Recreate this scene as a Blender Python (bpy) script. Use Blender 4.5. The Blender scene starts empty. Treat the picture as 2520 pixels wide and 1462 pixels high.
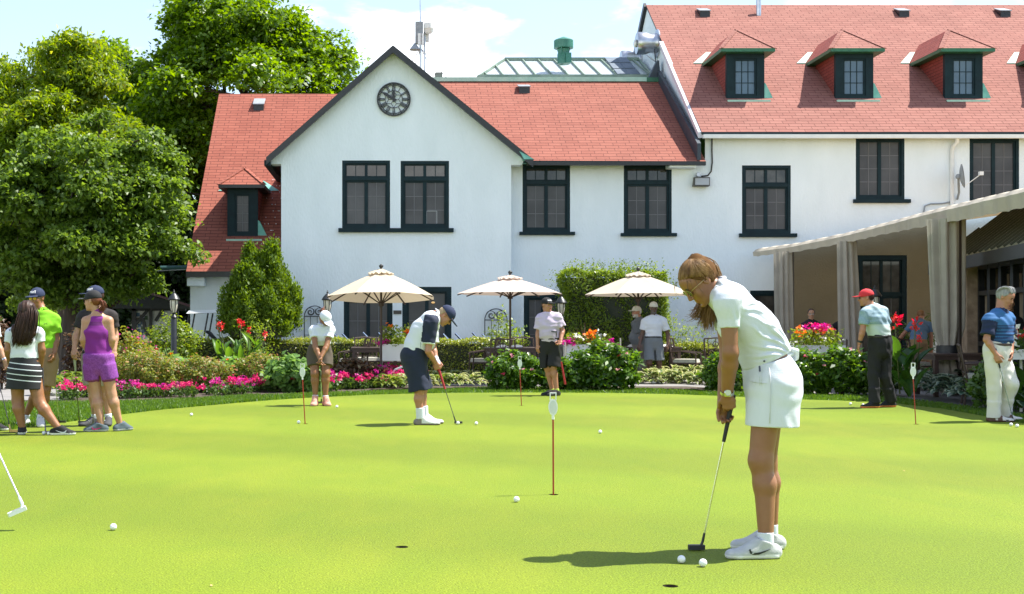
import bpy, bmesh, math, random
import numpy as np
from mathutils import Vector, Matrix
R = math.radians
sc = bpy.context.scene
col = sc.collection

# ------------------------------------------------------------------ camera
F, CX, HZ, HC = 3100.0, 950.0, 790.0, 1.3     # focal, principal column, horizon row (2520 px wide plan), eye height
cam = bpy.data.cameras.new('camera')
cam.sensor_width = 36.0
cam.lens = 36.0 * F / 2520.0
cam.shift_x = (1260 - CX) / 2520.0
cam.shift_y = (HZ - 731.0) / 2520.0
cam.clip_start, cam.clip_end = 0.1, 3000.0
cam.dof.use_dof = False
camo = bpy.data.objects.new('camera', cam)
camo.location = (0, 0, HC)
camo.rotation_euler = (R(90), 0, 0)
col.objects.link(camo)
sc.camera = camo

# ------------------------------------------------------------------ light
SUN_EL, SUN_AZ = R(60), R(78)                 # azimuth clockwise from +Y
sund = Vector((math.sin(SUN_AZ) * math.cos(SUN_EL), math.cos(SUN_AZ) * math.cos(SUN_EL), math.sin(SUN_EL)))
sl = bpy.data.lights.new('sun', 'SUN')
sl.energy = 5.0
sl.angle = R(0.5)
sl.color = (1.0, 0.96, 0.88)
so = bpy.data.objects.new('sun', sl)
so.rotation_euler = sund.to_track_quat('Z', 'Y').to_euler()
so.location = (20, 5, 40)
col.objects.link(so)

world = bpy.data.worlds.new('World')
sc.world = world
world.use_nodes = True
wn, wl = world.node_tree.nodes, world.node_tree.links
bg = wn['Background']
sky = wn.new('ShaderNodeTexSky')
sky.sky_type = 'NISHITA'
sky.sun_disc = False
sky.sun_elevation = SUN_EL
sky.sun_rotation = SUN_AZ
sky.altitude = 100
sky.air_density = 1.0
sky.dust_density = 0.6
sky.ozone_density = 1.0
tc = wn.new('ShaderNodeTexCoord')
mp = wn.new('ShaderNodeMapping')
mp.inputs['Scale'].default_value = (1.0, 1.0, 2.6)
mp.inputs['Location'].default_value = (0.9, 0.35, 0.05)
nz = wn.new('ShaderNodeTexNoise')
nz.inputs['Scale'].default_value = 5.0
nz.inputs['Detail'].default_value = 9.0
nz.inputs['Roughness'].default_value = 0.56
sep = wn.new('ShaderNodeSeparateXYZ')
wl.new(tc.outputs['Generated'], mp.inputs['Vector'])
wl.new(mp.outputs['Vector'], nz.inputs['Vector'])
wl.new(tc.outputs['Generated'], sep.inputs['Vector'])
bank = wn.new('ShaderNodeMapRange')           # more cloud low over the horizon
bank.inputs['From Min'].default_value = 0.10
bank.inputs['From Max'].default_value = 0.30
bank.inputs['To Min'].default_value = 0.24
bank.inputs['To Max'].default_value = -0.06
wl.new(sep.outputs['Z'], bank.inputs['Value'])
addm = wn.new('ShaderNodeMath'); addm.operation = 'ADD'
wl.new(nz.outputs['Fac'], addm.inputs[0])
wl.new(bank.outputs['Result'], addm.inputs[1])
rmp = wn.new('ShaderNodeMapRange')
rmp.interpolation_type = 'SMOOTHSTEP'
rmp.inputs['From Min'].default_value = 0.52
rmp.inputs['From Max'].default_value = 0.66
sd_ = wn.new('ShaderNodeMath'); sd_.operation = 'DIVIDE'
wl.new(sep.outputs['X'], sd_.inputs[0]); wl.new(sep.outputs['Y'], sd_.inputs[1])
lft = wn.new('ShaderNodeMapRange')            # the sky over the trees on the left is clear
lft.inputs['From Min'].default_value = -0.16; lft.inputs['From Max'].default_value = 0.0
lft.inputs['To Min'].default_value = -0.24; lft.inputs['To Max'].default_value = 0.0
wl.new(sd_.outputs[0], lft.inputs['Value'])
ad2 = wn.new('ShaderNodeMath'); ad2.operation = 'ADD'
wl.new(addm.outputs[0], ad2.inputs[0]); wl.new(lft.outputs['Result'], ad2.inputs[1])
wl.new(ad2.outputs[0], rmp.inputs['Value'])
rmp.inputs['To Min'].default_value = 0.10
cmix = wn.new('ShaderNodeMix'); cmix.data_type = 'RGBA'
cmix.inputs[7].default_value = (9.6, 9.8, 10.0, 1)
wl.new(rmp.outputs['Result'], cmix.inputs[0])
wl.new(sky.outputs['Color'], cmix.inputs[6])
wl.new(cmix.outputs[2], bg.inputs['Color'])
bg.inputs['Strength'].default_value = 0.12

sc.view_settings.view_transform = 'Standard'
sc.view_settings.look = 'None'
sc.view_settings.exposure = 1.08
sc.view_settings.gamma = 1.0
sc.view_settings.use_curve_mapping = False
sc.cycles.max_bounces = 7
sc.cycles.diffuse_bounces = 3
sc.cycles.glossy_bounces = 3
sc.cycles.transmission_bounces = 4
sc.cycles.transparent_max_bounces = 6
sc.cycles.caustics_reflective = False
sc.cycles.caustics_refractive = False

# ------------------------------------------------------------------ helpers
def V(*a): return Vector(a)
def wx(px, d): return (px - CX) / F * d
def wz(py, d): return HC - (py - HZ) / F * d
def at(px, py, d): return Vector((wx(px, d), d, wz(py, d)))
def gd(py): return F * HC / (py - HZ)
def gnd(px, py):
    d = gd(py)
    return Vector((wx(px, d), d, 0.0))

def tag(o, label=None, cat=None, group=None, kind=None):
    if label: o['label'] = label
    if cat: o['category'] = cat
    if group: o['group'] = group
    if kind: o['kind'] = kind
    return o
def empty(name, loc=(0, 0, 0), rz=0.0, label=None, cat=None, group=None):
    o = bpy.data.objects.new(name, None)
    o.empty_display_size = 0.1
    o.location = loc
    o.rotation_euler = (0, 0, rz)
    col.objects.link(o)
    return tag(o, label, cat, group)
def base_of(o):
    p = Vector((0, 0, 0))
    while o is not None:
        p += o.location
        o = o.parent
    return p
def copy_tree(o, parent=None):
    c = o.copy()
    col.objects.link(c)
    if parent is not None: c.parent = parent
    for ch in list(o.children): copy_tree(ch, c)
    return c

class MB:
    """collects faces, links them as one mesh object"""
    def __init__(s): s.v, s.f, s.m, s.cur = [], [], [], 0
    def poly(s, pts):
        n = len(s.v); s.v += [tuple(p) for p in pts]; s.f.append(tuple(range(n, n + len(pts)))); s.m.append(s.cur); return s
    def box(s, a, b):
        (x0, y0, z0), (x1, y1, z1) = a, b
        x0, x1 = min(x0, x1), max(x0, x1); y0, y1 = min(y0, y1), max(y0, y1); z0, z1 = min(z0, z1), max(z0, z1)
        n = len(s.v)
        s.v += [(x0, y0, z0), (x1, y0, z0), (x1, y1, z0), (x0, y1, z0), (x0, y0, z1), (x1, y0, z1), (x1, y1, z1), (x0, y1, z1)]
        for f in ((3, 2, 1, 0), (4, 5, 6, 7), (0, 1, 5, 4), (1, 2, 6, 5), (2, 3, 7, 6), (3, 0, 4, 7)):
            s.f.append(tuple(n + i for i in f)); s.m.append(s.cur)
        return s
    def hexa(s, p):                            # 8 corners: bottom 4 ccw then top 4
        n = len(s.v); s.v += [tuple(q) for q in p]
        for f in ((3, 2, 1, 0), (4, 5, 6, 7), (0, 1, 5, 4), (1, 2, 6, 5), (2, 3, 7, 6), (3, 0, 4, 7)):
            s.f.append(tuple(n + i for i in f)); s.m.append(s.cur)
        return s
    def bar(s, a, b, w, h=None, up=(0, 0, 1)):
        a, b = Vector(a), Vector(b); h = h or w
        d = (b - a).normalized(); u = Vector(up)
        if abs(d.dot(u)) > 0.98: u = Vector((0, 1, 0)) if abs(d.y) < .9 else Vector((1, 0, 0))
        sd = d.cross(u).normalized() * (w / 2); u = sd.cross(d).normalized() * (h / 2)
        return s.hexa([a - sd - u, a + sd - u, b + sd - u, b - sd - u, a - sd + u, a + sd + u, b + sd + u, b - sd + u])
    def tube(s, pts, r, n=8, cap=True):
        pts = [Vector(p) for p in pts]
        rs = r if isinstance(r, (list, tuple)) else [r] * len(pts)
        base = len(s.v); t0 = None
        for i, p in enumerate(pts):
            t = (pts[min(i + 1, len(pts) - 1)] - pts[max(i - 1, 0)]).normalized()
            if t0 is None:
                a = Vector((0, 0, 1)) if abs(t.z) < 0.9 else Vector((1, 0, 0))
                u = t.cross(a).normalized()
            else:
                u = (u - t * u.dot(t)).normalized()
            t0 = t; w = t.cross(u)
            for k in range(n):
                c = 2 * math.pi * k / n
                s.v.append(tuple(p + (u * math.cos(c) + w * math.sin(c)) * rs[i]))
        for i in range(len(pts) - 1):
            for k in range(n):
                a = base + i * n + k; b = base + i * n + (k + 1) % n
                s.f.append((a, b, b + n, a + n)); s.m.append(s.cur)
        if cap:
            s.f.append(tuple(base + k for k in range(n))[::-1]); s.m.append(s.cur)
            e = base + (len(pts) - 1) * n
            s.f.append(tuple(e + k for k in range(n))); s.m.append(s.cur)
        return s
    def lathe(s, prof, c=(0, 0, 0), n=20, axis='z'):
        base = len(s.v); c = Vector(c)
        for (r, z) in prof:
            for k in range(n):
                t = 2 * math.pi * k / n
                q = (r * math.cos(t), r * math.sin(t), z)
                if axis == 'x': q = (z, q[0], q[1])
                elif axis == 'y': q = (q[0], z, q[1])
                s.v.append(tuple(c + Vector(q)))
        for i in range(len(prof) - 1):
            for k in range(n):
                a = base + i * n + k; b = base + i * n + (k + 1) % n
                s.f.append((a, b, b + n, a + n)); s.m.append(s.cur)
        s.f.append(tuple(base + k for k in range(n))[::-1]); s.m.append(s.cur)
        e = base + (len(prof) - 1) * n
        s.f.append(tuple(e + k for k in range(n))); s.m.append(s.cur)
        return s
    def prism(s, pts, off):
        """flat outline pts pushed along off, closed"""
        off = Vector(off); a = [Vector(p) for p in pts]; b = [p + off for p in a]
        s.poly(a[::-1]); s.poly(b)
        for i in range(len(a)):
            j = (i + 1) % len(a); s.poly([a[i], a[j], b[j], b[i]])
        return s
    def build(s, name, mats, parent=None, smooth=False, loc=None, fix=True):
        if not isinstance(mats, (list, tuple)): mats = [mats]
        v = np.array(s.v, dtype=np.float64).reshape(-1, 3)
        if parent is not None: o0 = np.array(base_of(parent)); oloc = Vector((0, 0, 0))
        else:
            if loc is None:
                lo, hi = v.min(0), v.max(0); loc = ((lo[0] + hi[0]) / 2, (lo[1] + hi[1]) / 2, lo[2])
            o0 = np.array(loc); oloc = Vector(loc)
        me = bpy.data.meshes.new(name)
        me.from_pydata([tuple(p) for p in (v - o0)], [], s.f)
        for m in mats: me.materials.append(m)
        if len(mats) > 1: me.polygons.foreach_set('material_index', s.m)
        if fix:
            bm = bmesh.new(); bm.from_mesh(me)
            bmesh.ops.recalc_face_normals(bm, faces=bm.faces); bm.to_mesh(me); bm.free()
        if smooth is True: me.polygons.foreach_set('use_smooth', [True] * len(me.polygons))
        me.update()
        if smooth == 'auto': me.set_sharp_from_angle(angle=R(40)); me.polygons.foreach_set('use_smooth', [True] * len(me.polygons))
        o = bpy.data.objects.new(name, me)
        o.location = oloc
        col.objects.link(o)
        if parent is not None: o.parent = parent
        return o

# ------------------------------------------------------------------ materials
MATS = {}
def mat(name, c, rough=0.6, c2=None, scale=8.0, bump=0.0, bscale=None, metal=0.0, spec=0.5, detail=4.0, trans=0.0, stretch=None, sheen=0.0, sss=0.0):
    if name in MATS: return MATS[name]
    m = bpy.data.materials.new(name); m.use_nodes = True
    n, l = m.node_tree.nodes, m.node_tree.links
    b = n['Principled BSDF']
    b.inputs['Base Color'].default_value = (*c, 1)
    b.inputs['Roughness'].default_value = rough
    b.inputs['Metallic'].default_value = metal
    b.inputs['Specular IOR Level'].default_value = spec
    if sheen: b.inputs['Sheen Weight'].default_value = sheen
    if sss:
        b.inputs['Subsurface Weight'].default_value = sss
        b.inputs['Subsurface Radius'].default_value = (0.012, 0.005, 0.003)
        b.inputs['Subsurface Scale'].default_value = 1.0
    if c2 is not None or bump:
        t = n.new('ShaderNodeTexCoord'); src = t.outputs['Object']
        if stretch:
            q = n.new('ShaderNodeMapping'); q.inputs['Scale'].default_value = stretch
            l.new(src, q.inputs['Vector']); src = q.outputs['Vector']
        if c2 is not None:
            z = n.new('ShaderNodeTexNoise'); z.inputs['Scale'].default_value = scale; z.inputs['Detail'].default_value = detail
            l.new(src, z.inputs['Vector'])
            r = n.new('ShaderNodeMapRange'); r.inputs['From Min'].default_value = 0.32; r.inputs['From Max'].default_value = 0.68
            l.new(z.outputs['Fac'], r.inputs['Value'])
            x = n.new('ShaderNodeMix'); x.data_type = 'RGBA'
            x.inputs[6].default_value = (*c, 1); x.inputs[7].default_value = (*c2, 1)
            l.new(r.outputs['Result'], x.inputs[0]); l.new(x.outputs[2], b.inputs['Base Color'])
        if bump:
            z2 = n.new('ShaderNodeTexNoise'); z2.inputs['Scale'].default_value = bscale or scale * 3; z2.inputs['Detail'].default_value = 3
            l.new(src, z2.inputs['Vector'])
            bu = n.new('ShaderNodeBump'); bu.inputs['Strength'].default_value = 1.0; bu.inputs['Distance'].default_value = bump
            l.new(z2.outputs['Fac'], bu.inputs['Height']); l.new(bu.outputs['Normal'], b.inputs['Normal'])
    if trans:
        tr = n.new('ShaderNodeBsdfTranslucent'); tr.inputs['Color'].default_value = (*c, 1)
        ms = n.new('ShaderNodeMixShader'); ms.inputs[0].default_value = trans
        out = n['Material Output']
        l.new(b.outputs[0], ms.inputs[1]); l.new(tr.outputs[0], ms.inputs[2]); l.new(ms.outputs[0], out.inputs['Surface'])
    MATS[name] = m
    return m

def leafmat(name, ca, cb, trans=0.35, rough=0.42, cc=None, tint=None):
    """leaf colours vary leaf by leaf between ca and cb (a share cc)"""
    if name in MATS: return MATS[name]
    m = bpy.data.materials.new(name); m.use_nodes = True
    n, l = m.node_tree.nodes, m.node_tree.links
    b = n['Principled BSDF']; b.inputs['Roughness'].default_value = rough
    b.inputs['Specular IOR Level'].default_value = 0.5
    g = n.new('ShaderNodeNewGeometry')
    rp = n.new('ShaderNodeValToRGB')
    e = rp.color_ramp.elements
    e[0].color = (*ca, 1); e[1].color = (*cb, 1)
    e[0].position, e[1].position = 0.0, 0.9
    if cc:
        k = e.new(0.97); k.color = (*cc, 1); rp.color_ramp.elements[1].position = 0.86
    l.new(g.outputs['Random Per Island'], rp.inputs[0])
    l.new(rp.outputs[0], b.inputs['Base Color'])
    tr = n.new('ShaderNodeBsdfTranslucent')
    hs = n.new('ShaderNodeHueSaturation'); hs.inputs['Hue'].default_value = 0.485; hs.inputs['Value'].default_value = 2.2; hs.inputs['Saturation'].default_value = 1.05
    l.new(rp.outputs[0], hs.inputs['Color']); l.new(hs.outputs[0], tr.inputs['Color'])
    ms = n.new('ShaderNodeMixShader'); ms.inputs[0].default_value = trans
    l.new(b.outputs[0], ms.inputs[1]); l.new(tr.outputs[0], ms.inputs[2]); l.new(ms.outputs[0], n['Material Output'].inputs['Surface'])
    MATS[name] = m
    return m

def shingle(name, axis, c1=(0.31, 0.090, 0.068), c2=(0.26, 0.070, 0.053)):
    """asphalt shingle courses; axis = horizontal run of the slope"""
    m = bpy.data.materials.new(name); m.use_nodes = True
    n, l = m.node_tree.nodes, m.node_tree.links
    b = n['Principled BSDF']; b.inputs['Roughness'].default_value = 0.9; b.inputs['Specular IOR Level'].default_value = 0.25
    t = n.new('ShaderNodeTexCoord'); s = n.new('ShaderNodeSeparateXYZ'); c = n.new('ShaderNodeCombineXYZ')
    l.new(t.outputs['Object'], s.inputs[0])
    l.new(s.outputs['X' if axis == 'x' else 'Y'], c.inputs['X']); l.new(s.outputs['Z'], c.inputs['Y'])
    wob = n.new('ShaderNodeTexNoise'); wob.inputs['Scale'].default_value = 0.9
    l.new(c.outputs[0], wob.inputs['Vector'])
    wa = n.new('ShaderNodeVectorMath'); wa.operation = 'MULTIPLY_ADD'
    wa.inputs[1].default_value = (0.03, 0.03, 0)
    l.new(wob.outputs['Color'], wa.inputs[0]); l.new(c.outputs[0], wa.inputs[2])
    k = n.new('ShaderNodeTexBrick')
    k.offset = 0.37; k.offset_frequency = 2
    k.inputs['Color1'].default_value = (*c1, 1); k.inputs['Color2'].default_value = (*c2, 1)
    k.inputs['Mortar'].default_value = (0.10, 0.03, 0.025, 1)
    k.inputs['Scale'].default_value = 1.0; k.inputs['Mortar Size'].default_value = 0.006; k.inputs['Mortar Smooth'].default_value = 0.3
    k.inputs['Brick Width'].default_value = 0.33; k.inputs['Row Height'].default_value = 0.088
    l.new(wa.outputs[0], k.inputs['Vector'])
    z = n.new('ShaderNodeTexNoise'); z.inputs['Scale'].default_value = 1.3; z.inputs['Detail'].default_value = 6
    l.new(t.outputs['Object'], z.inputs['Vector'])
    z3 = n.new('ShaderNodeTexNoise'); z3.inputs['Scale'].default_value = 60; z3.inputs['Detail'].default_value = 3
    l.new(t.outputs['Object'], z3.inputs['Vector'])
    ad = n.new('ShaderNodeMath'); ad.operation = 'ADD'; l.new(z.outputs['Fac'], ad.inputs[0]); l.new(z3.outputs['Fac'], ad.inputs[1])
    rr = n.new('ShaderNodeMapRange'); rr.inputs['From Min'].default_value = 0.7; rr.inputs['From Max'].default_value = 1.3
    rr.inputs['To Min'].default_value = 0.88; rr.inputs['To Max'].default_value = 1.12
    l.new(ad.outputs[0], rr.inputs['Value'])
    mx = n.new('ShaderNodeVectorMath'); mx.operation = 'SCALE'
    l.new(k.outputs['Color'], mx.inputs[0]); l.new(rr.outputs['Result'], mx.inputs['Scale'])
    l.new(mx.outputs[0], b.inputs['Base Color'])
    bu = n.new('ShaderNodeBump'); bu.invert = True; bu.inputs['Distance'].default_value = 0.012
    l.new(k.outputs['Fac'], bu.inputs['Height']); l.new(bu.outputs['Normal'], b.inputs['Normal'])
    MATS[name] = m
    return m

M_stucco = mat('white_stucco', (0.82, 0.875, 0.90), 0.9, c2=(0.755, 0.815, 0.835), scale=1.7, bump=0.012, bscale=22, detail=7, stretch=(1, 1, .4))
M_trim = mat('dark_green_paint', (0.006, 0.024, 0.030), 0.55, c2=(0.004, 0.016, 0.021), scale=6, spec=.22)
M_black = mat('black_paint', (0.012, 0.014, 0.016), 0.4, c2=(0.02, 0.022, 0.024), scale=12)
M_shx = shingle('red_shingles', 'x', (.285, .104, .074), (.25, .086, .061))
M_shl = shingle('deep_red_shingles', 'x', (.305, .098, .066), (.265, .080, .054))
M_shr = shingle('pale_red_shingles', 'x', (.295, .130, .103), (.258, .107, .085))  # paler red for the right wing's front slope and dormers
M_shy = shingle('red_shingles_side', 'y', (.30, .075, .058), (.26, .06, .047))
M_copper = mat('green_copper', (0.10, 0.36, 0.30), 0.6, c2=(0.22, 0.50, 0.42), scale=5)
M_copperlight = mat('pale_green_copper', (0.42, 0.62, 0.50), 0.6, c2=(0.30, 0.52, 0.42), scale=4)
M_fascia = mat('dark_green_fascia', (0.03, 0.16, 0.08), 0.5, c2=(0.02, 0.11, 0.06), scale=5)
M_white = mat('white_paint', (0.80, 0.80, 0.78), 0.5, c2=(0.72, 0.73, 0.72), scale=5)
M_steel = mat('galvanised_steel', (0.55, 0.56, 0.58), 0.32, c2=(0.42, 0.43, 0.46), scale=7, metal=1.0)
M_chrome = mat('polished_steel', (0.75, 0.75, 0.76), 0.16, metal=1.0)
M_grey = mat('grey_plastic', (0.30, 0.32, 0.34), 0.5, c2=(0.24, 0.26, 0.28), scale=9)
M_glass = mat('window_glass', (0.018, 0.016, 0.014), 0.05, c2=(0.085, 0.082, 0.075), scale=2.3, spec=0.6, detail=7)  # noise in the colour stands for differing reflections and curtains behind
M_screen = mat('screened_glass', (0.085, 0.085, 0.088), 0.3, c2=(0.042, 0.042, 0.045), scale=1.3, spec=0.35, detail=7)
M_bluepane = mat('dormer_glass', (0.10, 0.16, 0.22), 0.15, c2=(0.07, 0.12, 0.17), scale=1.5)
M_muntin = mat('grey_muntin', (0.13, 0.13, 0.135), 0.6)
# ------------------------------------------------------------------ ground
def flat(name, pts, z, m, holes=(), label=None):
    bm = bmesh.new()
    ed = []
    for ring in [pts] + list(holes):
        vs = [bm.verts.new((p[0], p[1], 0.0)) for p in ring]
        ed += [bm.edges.new((vs[i], vs[(i + 1) % len(vs)])) for i in range(len(vs))]
    bmesh.ops.triangle_fill(bm, use_beauty=True, use_dissolve=False, edges=ed, normal=(0, 0, 1))
    for f in bm.faces:
        if f.normal.z < 0: f.normal_flip()
    me = bpy.data.meshes.new(name); bm.to_mesh(me); bm.free()
    me.materials.append(m)
    o = bpy.data.objects.new(name, me); o.location = (0, 0, z); col.objects.link(o)
    tag(o, kind='structure')
    return o

def grassmat(name, ca, cb, cc, fine, bump, patch=0.35, mow=False):
    m = bpy.data.materials.new(name); m.use_nodes = True
    n, l = m.node_tree.nodes, m.node_tree.links
    b = n['Principled BSDF']; b.inputs['Roughness'].default_value = 0.75; b.inputs['Specular IOR Level'].default_value = 0.25
    t = n.new('ShaderNodeTexCoord')
    def noise(s, d, dist=0.0, st=(1, 1, 1)):
        q = n.new('ShaderNodeMapping'); q.inputs['Scale'].default_value = st; l.new(t.outputs['Object'], q.inputs['Vector'])
        z = n.new('ShaderNodeTexNoise'); z.inputs['Scale'].default_value = s; z.inputs['Detail'].default_value = d; z.inputs['Distortion'].default_value = dist
        l.new(q.outputs['Vector'], z.inputs['Vector']); return z.outputs['Fac']
    def mr(v, a, b_):
        r = n.new('ShaderNodeMapRange'); r.inputs['From Min'].default_value = a; r.inputs['From Max'].default_value = b_; l.new(v, r.inputs['Value']); return r.outputs['Result']
    def mix(f, a, b_):
        x = n.new('ShaderNodeMix'); x.data_type = 'RGBA'; l.new(f, x.inputs[0])
        for i, c in ((6, a), (7, b_)):
            if isinstance(c, tuple): x.inputs[i].default_value = (*c, 1)
            else: l.new(c, x.inputs[i])
        return x.outputs[2]
    big = mr(noise(patch, 5, 0.6, (1, 0.55, 1)), 0.36, 0.64)
    mid = mr(noise(2.4, 6, 0.4, (1, 0.5, 1)), 0.34, 0.66)
    fi = mr(noise(fine, 3), 0.3, 0.7)
    fi2 = mr(noise(fine * 0.35, 4), 0.3, 0.7)
    c0 = mix(big, ca, cb)
    half = n.new('ShaderNodeMath'); half.operation = 'MULTIPLY'; half.inputs[1].default_value = 0.55; l.new(mid, half.inputs[0])
    c1 = mix(half.outputs[0], c0, cc)
    def shade(c, f, lo, hi):
        r = n.new('ShaderNodeMapRange'); r.inputs['To Min'].default_value = lo; r.inputs['To Max'].default_value = hi; l.new(f, r.inputs['Value'])
        x = n.new('ShaderNodeVectorMath'); x.operation = 'SCALE'; l.new(c, x.inputs[0]); l.new(r.outputs['Result'], x.inputs['Scale']); return x.outputs[0]
    c2 = shade(shade(c1, fi, 0.60, 1.40), fi2, 0.90, 1.10)
    if mow:
        s = n.new('ShaderNodeSeparateXYZ'); l.new(t.outputs['Object'], s.inputs[0])
        a1 = n.new('ShaderNodeMath'); a1.operation = 'MULTIPLY_ADD'; a1.inputs[1].default_value = 0.42; l.new(s.outputs['X'], a1.inputs[0]); 
        a0 = n.new('ShaderNodeMath'); a0.operation = 'MULTIPLY'; a0.inputs[1].default_value = 1.0; l.new(s.outputs['Y'], a0.inputs[0]); l.new(a0.outputs[0], a1.inputs[2])
        sn = n.new('ShaderNodeMath'); sn.operation = 'SINE'; k = n.new('ShaderNodeMath'); k.operation = 'MULTIPLY'; k.inputs[1].default_value = 1.35
        l.new(a1.outputs[0], k.inputs[0]); l.new(k.outputs[0], sn.inputs[0])
        c2 = shade(c2, mr(sn.outputs[0], -0.5, 0.5), 0.93, 1.08)
    l.new(c2, b.inputs['Base Color'])
    bu = n.new('ShaderNodeBump'); bu.inputs['Distance'].default_value = bump; bu.inputs['Strength'].default_value = 0.8
    l.new(fi, bu.inputs['Height']); l.new(bu.outputs['Normal'], b.inputs['Normal'])
    MATS[name] = m
    return m
M_green = grassmat('putting_green_turf', (0.138, 0.192, 0.007), (0.170, 0.208, 0.010), (0.122, 0.182, 0.007), 95.0, 0.004, mow=True)
M_lawn = grassmat('lawn_turf', (0.075, 0.150, 0.008), (0.105, 0.180, 0.010), (0.06, 0.12, 0.008), 40.0, 0.02)
M_soil = mat('garden_soil', (0.045, 0.032, 0.022), 0.95, c2=(0.10, 0.075, 0.055), scale=14, bump=0.03, bscale=30)
M_pave = mat('grey_paving', (0.24, 0.225, 0.21), 0.85, c2=(0.19, 0.18, 0.17), scale=3, bump=0.004, bscale=50)

edge_px = [(-120, 1092), (0, 1061), (100, 1047), (202, 1034), (300, 1020), (400, 1008), (500, 999), (615, 989), (740, 980), (924, 971), (1100, 967), (1291, 966), (1500, 967), (1650, 970), (1788, 975), (1965, 983), (2100, 987), (2199, 992), (2320, 1006), (2429, 1025), (2520, 1042), (2600, 1062)]
edge = [gnd(*p) for p in edge_px]
green_poly = [(p.x, p.y) for p in edge] + [(edge[-1].x + 1.5, edge[-1].y - 2), (11, 8), (9, 1.0), (-7, 1.0), (-10.5, 8), (edge[0].x - 1.2, edge[0].y - 2)]
CUPS = [gnd(989, 1346), gnd(1650, 1442), gnd(1362, 1217), gnd(752, 1043), gnd(1283, 998), gnd(2255, 1044)]
CR = 0.038
holes = [[(c.x + CR * math.cos(t * math.pi / 10), c.y + CR * math.sin(t * math.pi / 10)) for t in range(20)] for c in CUPS]
flat('putting_green', green_poly, 0.0, M_green, holes)
bed_px = [(-200, 1000), (0, 991), (150, 991), (303, 990), (471, 984), (615, 975), (722, 971), (927, 964), (1058, 961), (1193, 955), (1300, 954), (1585, 958), (1750, 965), (1965, 972), (2100, 975), (2199, 980), (2243, 985), (2429, 1009), (2520, 1024), (2620, 1044)]
bed = [gnd(*p) for p in bed_px]
flat('ground', [(-400, -60), (400, -60), (400, 900), (-400, 900)], -0.03, M_lawn, holes)
flat('lawn', [(-14, 3), (13.5, 3)] + [(p.x, p.y) for p in bed[::-1]] , -0.004, M_lawn, holes)
flat('planting_bed', [(p.x, p.y) for p in bed] + [(14, 31), (-30, 31)], -0.012, M_soil)
flat('terrace_paving', [(-3.4, 25.9), (1.6, 25.6), (2.3, 25.2), (6, 25.2), (7.3, 23.4), (8.4, 19), (8.6, 13.0), (24, 13.0), (24, 33), (-3.4, 33)], -0.008, M_pave)
flat('path', [(-7.6, 20.6), (-5.4, 20.9), (-4.9, 24), (-7.5, 28), (-7.2, 33), (-12, 45), (-26, 40), (-14, 22)], -0.006, M_pave)

# the cups let into the turf
for i, c in enumerate(CUPS):
    b = MB()
    n = 20
    ring = [(c.x + CR * 0.99 * math.cos(t * math.pi / 10), c.y + CR * 0.99 * math.sin(t * math.pi / 10)) for t in range(n)]
    for k in range(n):
        a, d = ring[k], ring[(k + 1) % n]
        b.cur = 0; b.poly([(a[0], a[1], -0.002), (d[0], d[1], -0.002), (d[0], d[1], -0.028), (a[0], a[1], -0.028)])
        b.cur = 1; b.poly([(a[0], a[1], -0.028), (d[0], d[1], -0.028), (d[0], d[1], -0.11), (a[0], a[1], -0.11)])
    b.cur = 1; b.poly([(q[0], q[1], -0.11) for q in ring])
    o = b.build('golf_hole', [mat('cup_soil', (0.05, 0.035, 0.02), 0.95), mat('cup_liner', (0.35, 0.35, 0.33), 0.6)], fix=False, loc=(c.x, c.y, 0))
    tag(o, ['empty hole in the green left of the near red flagstick, with no stick', 'empty hole in the turf nearest the bottom edge below the two balls', 'hole holding the nearest red flagstick in the middle of the green', 'hole holding the flagstick in front of the woman in brown shorts', 'hole holding the far flagstick near the man in the pink shirt', 'hole holding the flagstick between the man in black trousers and the man in white trousers'][i], 'golf hole', 'holes of the putting green')

# ------------------------------------------------------------------ clubhouse
YW, YG, YL = 32.0, 31.4, 32.4
house = empty('clubhouse', (2.0, 32.0, 0), label='white stucco clubhouse with red shingle roofs, dormers and dark green windows', cat='building')

def wall_holes(outline, rects, y, name, m, depth=0.16):
    """front wall in the plane y with real openings and reveals"""
    bm = bmesh.new(); ed = []
    rings = [outline] + [[(a, c), (b, c), (b, d), (a, d)] for a, b, c, d in rects]
    for ring in rings:
        vs = [bm.verts.new((p[0], 0, p[1])) for p in ring]
        ed += [bm.edges.new((vs[i], vs[(i + 1) % len(vs)])) for i in range(len(vs))]
    bmesh.ops.triangle_fill(bm, use_beauty=True, edges=ed, normal=(0, -1, 0))
    me = MB()
    for f in bm.faces:
        pts = [v.co.copy() for v in f.verts]
        if f.normal.y > 0: pts.reverse()
        me.poly([(p.x, y, p.z) for p in pts])
    bm.free()
    for a, b, c, d in rects:
        q = [(a, c), (b, c), (b, d), (a, d)]
        for i in range(4):
            p, r = q[i], q[(i + 1) % 4]
            me.poly([(p[0], y, p[1]), (r[0], y, r[1]), (r[0], y + depth, r[1]), (p[0], y + depth, p[1])])
    return me

def rect(px0, py0, px1, py1, y): return (wx(px0, y), wx(px1, y), wz(py1, y), wz(py0, y))

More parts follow.
